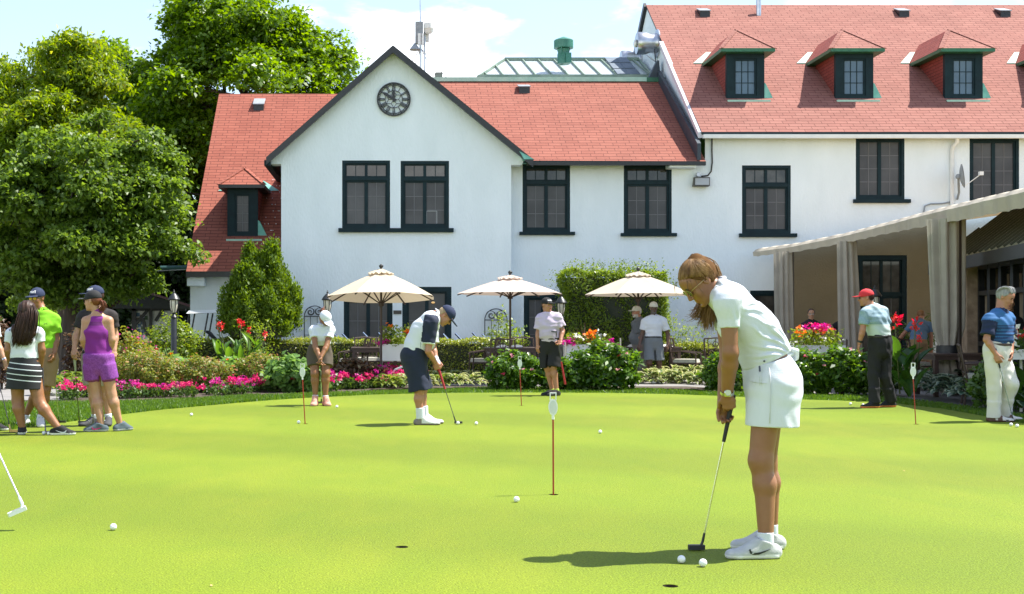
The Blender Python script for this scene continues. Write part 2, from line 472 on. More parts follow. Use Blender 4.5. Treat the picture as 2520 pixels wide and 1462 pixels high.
def window(r, y, transom=0.27, cols=2, sub=(2, 3), glass=M_screen, tglass=M_glass, fw=0.075, parent=None, sash=0.045, name='window'):
    """timber window: frame mesh with panes and glazing bars as sub-parts"""
    a, b, c, d = r
    yf, yb = y - 0.025, y + 0.10
    f = MB()
    f.box((a, yf, c), (a + fw, yb, d)); f.box((b - fw, yf, c), (b, yb, d))
    f.box((a + fw, yf, d - fw), (b - fw, yb, d)); f.box((a + fw, yf, c), (b - fw, yb, c + fw))
    zt = d - (d - c) * transom if transom else d - fw
    if transom: f.box((a + fw, yf + 0.005, zt - 0.04), (b - fw, yb, zt + 0.04))
    w = (b - a - 2 * fw) / cols
    y1, y2 = y + 0.02, y + 0.075
    cells = []
    for i in range(cols):
        x0, x1 = a + fw + i * w, a + fw + (i + 1) * w
        for (z0, z1, top) in ([(c + fw, zt - (0.04 if transom else 0), False)] + ([(zt + 0.04, d - fw, True)] if transom else [])):
            s = sash if not top else sash * 0.8
            f.box((x0 - .004, y1, z0 - .004), (x0 + s, y2, z1 + .004)); f.box((x1 - s, y1 - .001, z0 - .004), (x1 + .003, y2 + .001, z1 + .004))
            f.box((x0 + s, y1, z1 - s), (x1 - s, y2, z1 + .004)); f.box((x0 + s, y1, z0 - .004), (x1 - s, y2, z0 + s))
            cells.append((x0 + s, x1 - s, z0 + s, z1 - s, top))
    fo = f.build(name, M_trim, parent)
    g, t, mu, mt = MB(), MB(), MB(), MB()
    for (x0, x1, z0, z1, top) in cells:
        (t if top else g).box((x0 - .004, y + 0.05, z0 - .004), (x1 + .004, y + 0.056, z1 + .004))
        nc, nr = (2, 1) if top else sub
        q = MB() if top else mu
        for i in range(1, nc): 
            xm = x0 + (x1 - x0) * i / nc; q.box((xm - .009, y + 0.042, z0), (xm + .009, y + 0.0495, z1))
        for j in range(1, nr):
            zm = z0 + (z1 - z0) * j / nr; q.box((x0, y + 0.044, zm - .009), (x1, y + 0.0485, zm + .009))
        if top: q.build('transom_bar', M_trim, fo)
    if g.f: g.build('pane', glass, fo)
    if t.f: t.build('transom_pane', tglass, fo)
    if mu.f: mu.build('glazing_bar', M_muntin, fo)
    return fo
def sill(px0, py0, px1, py1, y, parent):
    MB().box((wx(px0, y), y - 0.10, wz(py1, y)), (wx(px1, y), y + 0.02, wz(py0, y))).build('sill', M_trim, parent)

# gable wing
g1, g2 = rect(842, 395, 960, 562, YG), rect(986, 396, 1105, 562, YG)
w1, dr = rect(846, 731, 966, 940, YG), rect(990, 706, 1111, 938, YG)
gx0, gx1 = wx(692, YG), wx(1258, YG)
ze, zp = wz(398, YG), wz(122, YG)
ex0, ex1 = wx(662, YG), wx(1300, YG)
pk = wx(967, YG)
zl, zr_ = wz(404, YG), wz(406, YG)
out = [(gx0, -0.3), (gx1, -0.3), (gx1, zr_), (wx(1284, YG), zr_), (wx(1290, YG), zr_ + .12), (pk, zp), (ex0 + .02, zl + .10), (ex0 + .04, zl), (gx0, zl)]
wm = wall_holes(out, [g1, g2, w1, dr], YG, 'wall', M_stucco)
wm.box((ex0 + .04, YG + .002, zl), (gx0, YG + 0.4, zl + .12)); wm.box((gx1, YG + .002, zr_), (wx(1284, YG), YG + .4, zr_ + .12))
wm.poly([(gx0, YG, -.3), (gx0, YG + 6, -.3), (gx0, YG + 6, ze), (gx0, YG, ze)])
wm.poly([(gx1, YG, -.3), (gx1, YW, -.3), (gx1, YW, ze), (gx1, YG, ze)])
wm.build('wall', M_stucco, house, fix=False)
ws = [window(g1, YG + .03, parent=house), window(g2, YG + .03, parent=house)]
sill(833, 562, 1116, 572, YG, ws[0])
cdr = mat('window_card', (0.22, 0.24, 0.25), 0.4)
q = MB(); q.bar(at(1050, 519.5, YG + .07), at(1075, 519.5, YG + .07), .012); q.bar(at(1050, 553, YG + .07), at(1075, 553, YG + .07), .012)
q.bar(at(1050, 519, YG + .07), at(1050, 553, YG + .07), .012); q.bar(at(1075, 519, YG + .07), at(1075, 553, YG + .07), .012)
q.build('screen_frame', mat('pale_frame', (0.45, 0.46, 0.47), 0.5), ws[1])
window(w1, YG + .03, transom=0, sub=(2, 4), parent=house, fw=.09)
window(dr, YG + .03, transom=0, sub=(1, 3), parent=house, fw=.12, name='door')
# a lit ceiling lamp seen through the door glass
lampm = bpy.data.materials.new('lamp_glow'); lampm.use_nodes = True
lb = lampm.node_tree.nodes['Principled BSDF']; lb.inputs['Emission Color'].default_value = (1, .62, .25, 1); lb.inputs['Emission Strength'].default_value = 0.25; lb.inputs['Base Color'].default_value = (.8, .5, .2, 1)
MB().lathe([(.02, 0), (.045, .015), (.045, .035), (.02, .05)], at(1066, 747, YG + .035), n=14).build('lamp_glow', lampm, house, smooth=True)
def roofslab(pts, t, name, m, und=M_trim):
    """thick roof plane: pts ccw from outside, thickness downwards"""
    b = MB(); n = len(pts); P = [Vector(p) for p in pts]; Q = [p - Vector((0, 0, t)) for p in P]
    b.cur = 0; b.poly(P)
    b.cur = 1; b.poly(Q[::-1])
    for i in range(n):
        j = (i + 1) % n; b.poly([P[i], Q[i], Q[j], P[j]])
    return b.build(name, [m, und], house, fix=False)
yf = YG - 0.28
Lx, Rx, Px = wx(655, yf), wx(1312, yf), wx(967, yf)
Lz, Rz, Pz = wz(389, yf), wz(394, yf), wz(113, yf)
roofslab([(Lx, yf, Lz), (Px, yf, Pz), (Px, 38.2, Pz), (Lx, 38.2, Lz)], .05, 'roof', M_shy)
roofslab([(Px, yf, Pz), (Rx, yf, Rz), (Rx, 38.2, Rz), (Px, 38.2, Pz)], .05, 'roof', M_shy)
bb = MB()
for (x0, z0, x1, z1) in ((Lx, Lz, Px, Pz), (Px, Pz, Rx, Rz)):
    bb.hexa([(x0, yf - .03, z0 - .17), (x0, yf + .05, z0 - .17), (x1, yf + .05, z1 - .17), (x1, yf - .03, z1 - .17),
             (x0, yf - .03, z0 + .015), (x0, yf + .05, z0 + .015), (x1, yf + .05, z1 + .015), (x1, yf - .03, z1 + .015)])
bb.build('barge_board', M_black, house)
MB().box((Lx - .05, yf, Lz - .18), (Lx + .10, 35.2, Lz - .05)).build('gutter', M_trim, house)
MB().prism([at(1278, 372, yf - .05), at(1315, 392, yf - .05), at(1290, 392, yf - .05)], (0, 1.2, 0)).build('valley_flashing', M_copper, house)

# left wing
lx0, lx1 = wx(458, 31.9), 0.8
lze, lzr, lyr = wz(668, 31.9), wz(231, 38.2), 38.2
roofslab([(lx0, 31.9, lze), (lx1, 31.9, lze), (lx1, lyr, lzr), (lx0, lyr, lzr)], .06, 'roof', M_shl)
roofslab([(lx0, lyr, lzr), (lx1, lyr, lzr), (lx1, lyr + 6.3, lze), (lx0, lyr + 6.3, lze)], .06, 'roof', M_shx)
MB().box((lx0, 31.88, lze - .14), (gx0 - .003, 31.96, lze - .0)).build('fascia', M_black, house)
wl_ = MB(); xl = wx(468, YL)
wl_.poly([(xl, YL, -.3), (gx0, YL, -.3), (gx0, YL, lze + .3), (xl, YL, lze + .3)])
wl_.poly([(xl, YL + 11.8, -.3), (xl, YL, -.3), (xl, YL, lze + .35), (xl, lyr, lzr - .1), (xl, YL + 11.8, lze + .3)])
wl_.box((xl - .02, YL - .40, lze - .36), (xl + .42, YL - .002, lze - .15))
wl_.build('wall', M_stucco, house, fix=False)
# middle wing
my0, myr = 31.5, 36.1
mze, mzr = wz(394, my0), wz(200, myr)
mx0, mx1 = 0.6, wx(1737, my0)
roofslab([(mx0, my0, mze), (mx1, my0, mze - .03), (mx1, myr, mzr), (mx0, myr, mzr)], .06, 'roof', M_shx)
MB().box((Rx - .1, my0 - .02, mze - .13), (mx1, my0 + .10, mze - .035)).build('fascia', M_black, house)
MB().box((wx(1640, 31.9), my0 + .05, wz(416, 31.9)), (wx(1705, 31.9), YW - .002, wz(404, 31.9))).build('soffit_block', M_stucco, house)
fl = MB(); fl.box((1.1, myr - .10, mzr - .02), (wx(1590, myr), myr + .16, mzr + .10)); fl.build('ridge_flashing', M_copperlight, house)
fl = MB(); fl.box((wx(1590, myr), myr - .10, mzr - .03), (wx(1652, myr), myr + .16, mzr + .09)); fl.box((1.05, myr + .17, mzr), (wx(1652, myr), myr + .5, mzr + .13)); fl.build('ridge_flashing', M_fascia, house)
MB().poly([(1, myr + .2, mzr + .02), (8, myr + .2, mzr + .02), (8, 48, mzr + .02), (1, 48, mzr + .02)]).build('flat_roof', M_grey, house)
# right wing
ry0, ryr = 31.7, 38.5
rz0, rzr = wz(325, ry0), wz(12, ryr)
rx0, rx1 = wx(1727, ry0), 27.0
RS = (rzr - rz0) / (ryr - ry0)
def rroof(y): return rz0 + (y - ry0) * RS
roofslab([(rx0, ry0, rz0), (rx1, ry0, rz0), (rx1, ryr, rzr), (rx0, ryr, rzr)], .06, 'roof', M_shr)
roofslab([(rx0, ryr, rzr), (rx1, ryr, rzr), (rx1, ryr + 6.8, rz0), (rx0, ryr + 6.8, rz0)], .06, 'roof', M_shx)
MB().box((rx0 + .03, ry0 - .07, rz0 - .16), (rx1, ry0 + .05, rz0 - .065)).build('gutter', M_white, house)
gm = MB(); xw = rx0 + 0.04
gm.poly([(xw, ry0 + .3, 5.0), (xw, ry0 + .3, rz0 + .1), (xw, ryr, rzr - .09), (xw, ryr + 6.5, rz0 + .1), (xw, ryr + 6.5, 5.0)])
gm.build('gable_wall', M_stucco, house, fix=False)
vb = MB(); b0, b1 = Vector((rx0 - .02, ry0 + .05, rz0 - .12)), Vector((rx0 - .02, ry0 + 4.55, rroof(ry0 + 4.55) - .12))
vb.hexa([b0 + V(-.06, 0, -.02), b0 + V(.05, 0, -.02), b1 + V(.05, 0, -.02), b1 + V(-.06, 0, -.02), b0 + V(-.06, 0, .13), b0 + V(.05, 0, .13), b1 + V(.05, 0, .13), b1 + V(-.06, 0, .13)])
vb.build('verge_board', mat('lilac_white_trim', (0.62, 0.60, 0.64), .6), house)
sf = MB(); c0, c1 = Vector((rx0 - .10, my0 + .0, mze + .0)), Vector((rx0 - .10, myr, mzr))
up = 0.42
sf.hexa([c0 + V(-.06, 0, 0), c0 + V(.03, 0, 0), c1 + V(.03, 0, 0), c1 + V(-.06, 0, 0), c0 + V(-.06, 0, up), c0 + V(.03, 0, up), c1 + V(.03, 0, up * .7), c1 + V(-.06, 0, up * .7)])
sf.prism([c1 + V(-.3, .1, .1), c1 + V(.05, .1, .1), c1 + V(.0, .1, .62), c1 + V(-.05, .1, .62)], (0, .3, 0))
sf.build('step_flashing', mat('dark_lead', (0.022, 0.035, 0.05), .5, c2=(.035, .05, .065), scale=4), house)
rk = MB(); rk.bar((rx0 - .03, ryr, rzr), (rx0 - .03, ryr + 6.8, rz0), .08, .16); rk.build('rear_verge', M_black, house)
# front wall of middle and right wing
m1, m2 = rect(1286, 404, 1403, 571, YW), rect(1535, 404, 1653, 574, YW)
r1, r2, r3 = rect(1826, 407, 1946, 575, YW), rect(2106, 338, 2226, 491, YW), rect(2386, 340, 2508, 500, YW)
g3, g4 = rect(1289, 724, 1385, 880, YW), rect(1640, 726, 1661, 860, YW)
d3, d4 = rect(1846, 715, 1920, 938, YW), rect(2110, 628, 2232, 900, YW)
ww = wall_holes([(gx1 - .1, -.3), (27, -.3), (27, rz0 - .02), (wx(1735, YW), rz0 - .02), (wx(1735, YW), mze + .1), (gx1 - .1, mze + .1)], [m1, m2, r1, r2, r3, g3, d3, d4], YW, 'wall', M_stucco)
ww.build('wall', M_stucco, house, fix=False)
for r_, t_ in ((m1, .27), (m2, .27), (r1, .29), (r2, 0), (r3, 0)):
    o = window(r_, YW + .03, transom=t_, parent=house, sub=(2, 3) if t_ else (2, 4))
    if r_ is m1: sill(1278, 571, 1414, 579, YW, o)
    if r_ is m2: sill(1527, 574, 1664, 582, YW, o)
    if r_ is r1: sill(1818, 575, 1959, 584, YW, o)
    if r_ is r2: sill(2099, 491, 2238, 500, YW, o)
tw = wall_holes([(wx(1937, YW), -.1), (13.9, -.1), (13.9, 3.95), (wx(1937, YW), 3.07)], [d4], YW - .006, 'wall', M_stucco, depth=.004)  # tan panel over the white wall, awning's tinted shade put into its colour
tw.build('terrace_shade_panel', mat('shade_tan_stucco', (.27, .22, .135), .9, c2=(.235, .19, .115), scale=1.4, bump=.012, bscale=22), house, fix=False)
window(g3, YW + .03, transom=0, sub=(2, 3), parent=house, fw=.1)
window(d3, YW + .03, transom=0, cols=1, sub=(1, 1), parent=house, fw=.09, name='door', glass=M_glass)
o = window(d4, YW + .03, transom=.36, sub=(2, 1), parent=house, fw=.12, glass=M_glass)
cu = MB(); a, b_, c, d = d4
for i in range(34):
    x = a + .2 + (b_ - a - .4) * i / 33
    cu.tube([(x, YW + .11, c + .05), (x, YW + .11, d - .15)], .022, 6)
cu.build('curtain', mat('tan_drape', (0.25, 0.19, 0.12), .8), house, smooth=True)

# dormers
def dormer(xc, hw, he, yfr, zb, ze_, za, yap, roofz, slope, y_at, glass, sub, parent, left=False):
    root = None
    fr = MB()                                       # front frame
    zt = ze_ - .06
    k = .2
    fr.box((xc - hw, yfr - .02, zb), (xc - hw + k, yfr + .1, zt)); fr.box((xc + hw - k, yfr - .02, zb), (xc + hw, yfr + .1, zt))
    fr.box((xc - hw + k, yfr - .02, zt - .16), (xc + hw - k, yfr + .1, zt)); fr.box((xc - hw + k, yfr - .02, zb), (xc + hw - k, yfr + .1, zb + .08))
    s = .05
    x0, x1, z0, z1 = xc - hw + k, xc + hw - k, zb + .08, zt - .16
    fr.box((x0, yfr + .01, z0), (x0 + s, yfr + .06, z1)); fr.box((x1 - s, yfr + .01, z0), (x1, yfr + .06, z1)); fr.box((x0 + s, yfr + .01, z1 - s), (x1 - s, yfr + .06, z1)); fr.box((x0 + s, yfr + .01, z0), (x1 - s, yfr + .06, z0 + s))
    root = fr.build('dormer', M_trim, parent)
    MB().box((x0 + s - .004, yfr + .045, z0 + s - .004), (x1 - s + .004, yfr + .05, z1 - s + .004)).build('pane', glass, root)
    mu = MB()
    for i in range(1, sub[0]): xm = x0 + s + (x1 - x0 - 2 * s) * i / sub[0]; mu.box((xm - .01, yfr + .035, z0 + s), (xm + .01, yfr + .0445, z1 - s))
    for j in range(1, sub[1]): zm = z0 + s + (z1 - z0 - 2 * s) * j / sub[1]; mu.box((x0 + s, yfr + .037, zm - .01), (x1 - s, yfr + .0435, zm + .01))
    mu.build('glazing_bar', M_muntin if left else M_trim, root)
    for sx in (-1, 1):                               # shingled cheeks
        x = xc + sx * (hw - .015)
        ck = MB(); ck.poly([(x, yfr + .1, zb - .02), (x, y_at(zt), zt), (x, yfr + .1, zt)]); ck.build('cheek', M_shy, root, fix=False)
    yb = y_at(ze_); yfe = yfr - .27
    ap = Vector((xc, yap, za)); ab = Vector((xc, y_at(za) + .05, za))
    fl_, fr_ = Vector((xc - he, yfe, ze_)), Vector((xc + he, yfe, ze_)); bl, br = Vector((xc - he, yb + .02, ze_)), Vector((xc + he, yb + .02, ze_))
    rf = MB()
    rf.cur = 0; rf.poly([fl_, fr_, ap]); rf.cur = 1; rf.poly([fl_, ap, ab, bl]); rf.poly([fr_, br, ab, ap])
    t = V(0, 0, -.09); rf.cur = 2
    rf.poly([fl_, fl_ + t, fr_ + t, fr_]); rf.poly([fl_, bl, bl + t, fl_ + t]); rf.poly([fr_, fr_ + t, br + t, br]); rf.poly([fl_ + t, bl + t, br + t, fr_ + t])
    rf.build('dormer_roof', [M_shl if left else M_shr, M_shy, M_fascia if not left else M_black], root, fix=False)
    for e_ in (fl_, fr_): MB().bar(e_, ap, .12, .02).build('hip_cap', M_shl if left else M_shr, root)
    n = V(0, -math.sin(math.atan(slope)), math.cos(math.atan(slope))) * .02
    for sx in (-1, 1):
        b0 = Vector((xc + sx * (he + .02), yb, ze_)) + n; b1 = Vector((xc + sx * he * .42, y_at(ze_ + (za - ze_) * .58), ze_ + (za - ze_) * .58)) + n
        o_ = V(sx * .17, 0, 0)
        vf = MB(); vf.poly([b0 + V(-sx * .02, 0, 0), b0 + o_ * 1.3, b1 + o_ * .8, b1]); vf.build('valley_flashing', M_copper if left else M_copperlight, root, fix=False)
    sfl = MB(); ys = y_at(zb) - .05
    sfl.box((xc - hw - .01, ys - .10, roofz(ys - .10) + .0), (xc + hw + .12, ys + .05, roofz(ys - .10) + .05)); sfl.build('sill_flashing', M_copperlight, root)
    tri = MB(); x = xc + hw + .001
    tri.prism([(x, yfr, zb - .02), (x + .24, yfr, zb + .0), (x + .04, yfr, zb + .40), (x, yfr, zb + .42)], (0, .25, 0)); tri.build('apron_flashing', M_copper, root, fix=False)
    return root
def ry_at(z): return ry0 + (z - rz0) / RS
for i, pxc in enumerate((1834, 2102, 2371, 2646)):
    xc = wx(pxc, 33.27)
    dormer(xc, .5, .71, 33.27, 7.17, 8.45, 9.2, 34.15, rroof, RS, ry_at, M_bluepane, (3, 3), house)
LS = (lzr - lze) / (lyr - 31.9)
def lroof(y): return lze + (y - 31.9) * LS
def ly_at(z): return 31.9 + (z - lze) / LS
dormer(wx(597, 33.0), .4, .60, 33.0, 3.52, 4.85, 5.38, 33.5, lroof, LS, ly_at, M_screen, (2, 4), house, left=True)

# string lights on the shaded slope
fl = MB(); rng = random.Random(3)
for c in range(3):
    x = wx(660 + 12 * c, 33.4)
    for i in range(14):
        z = 2.7 + i * .19; y = ly_at(z) - .02; xx = x + .12 * math.sin(i * 1.7 + c)
        fl.lathe([(.004, -.012), (.014, 0), (.004, .012)], (xx, y, z + .03), n=5)
o = fl.build('string_light', mat('bulb_white', (.8, .82, .85), .3)); tag(o, 'string of tiny white bulbs lying on the shaded red roof slope beside the gable', 'string lights')

# awning, curtains and the low seamed roof on the right
M_canvas = mat('beige_canvas', (0.62, 0.56, 0.46), 0.85, c2=(0.54, 0.48, 0.39), scale=3, bump=0.01, bscale=9, trans=.25)
M_drape = mat('grey_canvas', (0.46, 0.42, 0.35), 0.85, c2=(0.38, 0.345, 0.29), scale=3, bump=0.004, bscale=30, trans=.15)
aw = empty('awning', (8.5, 24, 0), label='long beige canvas awning over the terrace with a rippled valance', cat='awning')
ln = [(1855, 616, 628), (1950, 603, 618), (2080, 576, 594), (2180, 550, 571), (2287, 521, 549), (2400, 494, 528), (2520, 466, 503), (2700, 424, 470)]
tops, bots = [], []
for (px, yt, yb), zz in zip(ln, (3.06, 3.13, 3.22, 3.28, 3.3, 3.3, 3.3, 3.3)):
    s_ = (HZ - yt) / (zz - HC); d = F / s_; tops.append(Vector((wx(px, d), d, zz))); bots.append(-(yb - yt) / s_ * 1.2)
cp, vl = MB(), MB()
N = 150
def lerpline(t):
    u = t * (len(tops) - 1); i = min(int(u), len(tops) - 2); f = u - i
    return tops[i].lerp(tops[i + 1], f), bots[i] * (1 - f) + bots[i + 1] * f
prev = None
for i in range(N + 1):
    p, zb = lerpline(i / N)
    rip = .012 * math.sin(i * 1.1) + .01 * math.sin(i * .37 + 1); sag = .018 * math.sin(i * .55) ** 2
    row = [p + V(.16, 0, .05 + sag * .6), p + V(.04 + rip * .3, 0, .015 + sag), p + V(-.035 + rip, 0, -.05), p + V(-.02 + rip * 1.5, 0, zb - sag)]
    if prev:
        for k in range(3): vl.poly([prev[k], row[k], row[k + 1], prev[k + 1]])
    prev = row
vl.build('valance', M_canvas, aw, smooth=True, fix=False)
a0, a1 = tops[0], tops[-1]
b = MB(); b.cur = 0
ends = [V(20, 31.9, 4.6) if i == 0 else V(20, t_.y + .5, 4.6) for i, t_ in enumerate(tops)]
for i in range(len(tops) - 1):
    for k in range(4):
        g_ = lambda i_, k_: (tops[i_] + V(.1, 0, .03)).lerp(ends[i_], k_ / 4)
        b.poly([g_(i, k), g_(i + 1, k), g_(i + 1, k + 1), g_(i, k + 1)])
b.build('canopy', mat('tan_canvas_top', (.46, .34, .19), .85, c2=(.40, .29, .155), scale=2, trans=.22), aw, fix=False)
fr = MB(); fr.tube([p + V(.05, 0, -.02) for p in tops], .025, 8)
for (px, d, zz) in ((1944, 30.6, 3.08), (2098, 27.8, 3.18), (2352, 22.2, 3.27)):
    x = wx(px, d) + .05
    fr.tube([(x, d, 0), (x, d, zz)], .05, 10)
fr.build('frame', mat('brown_metal', (0.045, 0.03, 0.022), .5), aw, smooth='auto')
def curtain(px, d, wtop, wbot, ztop, label, tie=False, lean=0.0):
    b = MB(); n = 120; m = 16
    x0 = wx(px, d)
    g = []
    for j in range(m + 1):
        t = j / m; z = ztop * (1 - t) + 0.03 * t
        w = wtop * (1 - t) ** 1.0 + wbot * t
        pin = 1.0
        if tie: pin = 1 - .40 * math.exp(-((z - .78) / .26) ** 2)
        row = []
        for i in range(n):
            u = i / (n - 1); a = 2 * math.pi * u
            r = 1 + (.20 - .04 * t) * math.sin(a * 9 + t * 1.0 + .6 * math.sin(a * 2)) + .09 * math.sin(a * 14 + 2)
            row.append(Vector((x0 + lean * t + math.cos(a) * w / 2 * r * pin, d + math.sin(a) * w / 2 * .75 * r * pin, z)))
        g.append(row)
    for j in range(m):
        for i in range(n):
            k = (i + 1) % n; b.poly([g[j][i], g[j][k], g[j + 1][k], g[j + 1][i]])
    o = b.build('curtain', M_drape, smooth=False, fix=False)
    me = o.data; bm = bmesh.new(); bm.from_mesh(me); bmesh.ops.remove_doubles(bm, verts=bm.verts, dist=1e-4); bmesh.ops.recalc_face_normals(bm, faces=bm.faces); bm.to_mesh(me); bm.free()
    me.polygons.foreach_set('use_smooth', [True] * len(me.polygons))
    tag(o, label, 'curtain', 'gathered curtains hung from the awning')
    if tie:
        tb = MB(); tb.lathe([(wbot * .40, -.09), (wbot * .43, -.08), (wbot * .43, .08), (wbot * .40, .09)], (x0 + lean * .75, d, .78), n=20); tb.build('tie_band', M_black, o, smooth='auto')
    return o
curtain(1926, 30.5, .36, .40, 2.97, 'narrow grey curtain at the far end of the awning, beside the dark doorway', lean=.05)
curtain(2083, 27.7, .34, .48, 3.05, 'middle grey curtain of the awning behind the man in the red cap', lean=.10)
curtain(2327, 22.3, .54, .46, 3.10, 'largest grey curtain tied with a black band, nearest along the awning', tie=True, lean=.06)
# low seamed roof and the glazed wing under it
M_seam = mat('olive_metal_roof', (0.16, 0.17, 0.10), .5, c2=(.20, .205, .125), scale=2)
A, B = V(11.4, 26.4, 2.5), V(9.1, 16.2, 2.5)
dr_ = (B - A).normalized(); nrm = V(-dr_.y, dr_.x, 0); nrm = nrm if nrm.x > 0 else -nrm
wing = empty('glazed_wing', (11.5, 21, 0), label='low wing with olive seamed metal roof, dark glazed doors and a stone pier', cat='building')
rf = MB(); T = nrm * 1.7 + V(0, 0, 1.35)
rf.cur = 0; rf.poly([A, B, B + T, A + T + dr_ * .9]); rf.poly([A, A + T + dr_ * .9, A + nrm * 1.9])
for i in range(26):
    p = A + dr_ * (i * .42 + .1); q = p + T if i > 2 else p + T * (.25 + i * .25)
    rf.cur = 1; rf.bar(p + V(0, 0, .02), q + V(0, 0, .02), .03, .05)
rf.build('seamed_roof', [M_seam, mat('olive_seam', (.04, .045, .028), .5)], wing, fix=False)
fa = MB(); fa.bar(A + V(0, 0, -.12), B + V(0, 0, -.12), .08, .22); fa.bar(A + V(0, 0, -.12), A + nrm * 1.9 + V(0, 0, -.12), .08, .22); fa.build('fascia', M_black, wing)
W0, W1 = A + nrm * .75 + dr_ * .3, B + nrm * .75
st = mat('rubble_stone', (0.24, 0.17, 0.11), .9, c2=(.40, .30, .20), scale=5, bump=.05, bscale=5)
pr = MB(); pr.bar(V(W0.x, W0.y, 1.2), V(W0.x, W0.y, 1.2) + dr_ * .75, .5, 2.5); pr.build('stone_pier', st, wing)
gl = MB(); p0 = V(W0.x, W0.y, 0) + dr_ * .75; L = (W1 - W0).length - .75
gl.bar(p0 + V(.1, 0, 1.2), p0 + dr_ * L + V(.1, 0, 1.2), .02, 2.4); gl.build('glazing', M_glass, wing)
fr = MB()
for i in range(int(L / .85) + 1):
    p = p0 + dr_ * (i * .85); fr.bar(p + V(0, 0, 0), p + V(0, 0, 2.4), .11)
for z in (.05, .85, 1.85, 2.36): fr.bar(p0 + V(-.005, 0, z), p0 + dr_ * L + V(-.005, 0, z), .1, .09)
fr.build('door_frame', M_black, wing)
dp = MB()
for i in range(int(L / .85)):
    for k in range(5):
        p = p0 + dr_ * (i * .85 + .16 + k * .07) + V(.08, 0, 0); dp.tube([p + V(0, 0, .9), p + V(0, 0, 1.8)], .03, 6)
dp.build('drape', mat('tan_drape', (0.25, 0.19, 0.12), .8), wing, smooth=True)
bk = MB(); bk.poly([W0 + V(0, .2, -2.5), W0 + V(8, .2, -2.5), W0 + V(8, .2, .5), W0 + V(0, .2, .5)]); bk.build('end_wall', M_stucco, wing, fix=False)
# ------------------------------------------------------------------ things on the building
def thing1(b, name, m, label, cat, group=None, smooth=False, loc=None):
    return tag(b.build(name, m, None, smooth=smooth, loc=loc), label, cat, group)
# clock
YC = YG - .005
cc = at(969, 245, YC); cr = 41.5 / F * YC
ck = empty('wall_clock', (cc.x, YC, cc.z), label='round skeleton clock with roman numerals high on the white gable', cat='clock')
def ring(b, r0, r1, y0, y1, n=48):
    for k in range(n):
        t0, t1 = 2 * math.pi * k / n, 2 * math.pi * (k + 1) / n
        P = [(r * math.cos(t), r * math.sin(t)) for t in (t0, t1) for r in (r0, r1)]
        q = lambda i, y: (cc.x + P[i][0], y, cc.z + P[i][1])
        b.poly([q(0, y0), q(1, y0), q(3, y0), q(2, y0)]); b.poly([q(0, y1), q(2, y1), q(3, y1), q(1, y1)])
        b.poly([q(1, y0), q(1, y1), q(3, y1), q(3, y0)]); b.poly([q(0, y0), q(2, y0), q(2, y1), q(0, y1)])
b = MB(); ring(b, cr * .92, cr, YC - .06, YC); b.build('clock_rim', M_black, ck)
b = MB(); ring(b, cr * .82, cr * .85, YC - .045, YC - .02); ring(b, cr * .49, cr * .525, YC - .045, YC - .02)
for k in range(60):
    t = 2 * math.pi * k / 60; u = V(math.cos(t), 0, math.sin(t))
    b.bar(cc + u * cr * .84 + V(0, -.03, 0), cc + u * cr * .93 + V(0, -.03, 0), .012 if k % 5 else .03, .012, up=(0, 1, 0))
b.build('minute_track', M_black, ck)
b = MB()
def cbar(r0, a0, r1, a1, w=.014):
    p = [cc + V(math.sin(a), 0, math.cos(a)) * cr * r + V(0, -.03, 0) for r, a in ((r0, a0), (r1, a1))]
    b.bar(p[0], p[1], w, .014, up=(0, 1, 0))
rom = ['XII', 'I', 'II', 'III', 'IIII', 'V', 'VI', 'VII', 'VIII', 'IX', 'X', 'XI']
for h, s_ in enumerate(rom):
    a = h * math.pi / 6; wd = {'I': .10, 'V': .15, 'X': .17}
    tot = sum(wd[c] for c in s_); x = -tot / 2
    for c in s_:
        w = wd[c]; m_ = x + w / 2
        f = lambda off, r: (r, a + off / (r / .67) * .9)
        if c == 'I': cbar(*f(m_, .53), *f(m_, .82))
        elif c == 'V': cbar(*f(m_, .53), *f(m_ - .05, .82)); cbar(*f(m_, .53), *f(m_ + .05, .82), .008)
        else: cbar(*f(m_ - .055, .53), *f(m_ + .055, .82), .018); cbar(*f(m_ + .055, .53), *f(m_ - .055, .82), .008)
        x += w
for k in range(6):
    a = k * math.pi / 3
    cbar(.0, 0, .30, a + math.pi / 6, .011); cbar(.30, a + math.pi / 6, .50, a, .011); cbar(.30, a + math.pi / 6, .50, a + math.pi / 3, .011)
b.build('numerals', M_black, ck)
for nm, a, l in (('minute_hand', -1.02, .80), ('hour_hand', -.03, .52)):
    b = MB(); d = V(math.sin(a), 0, math.cos(a)); s_ = V(d.z, 0, -d.x); o_ = cc + V(0, -.055, 0)
    b.prism([o_ - d * cr * .16 - s_ * .035, o_ - d * cr * .16 + s_ * .035, o_ + d * cr * .3 + s_ * .03, o_ + d * cr * l * .75 + s_ * .04, o_ + d * cr * l, o_ + d * cr * l * .75 - s_ * .04, o_ + d * cr * .3 - s_ * .03], (0, -.008 if nm[0] == 'm' else .008, 0))
    b.build(nm, M_black, ck)

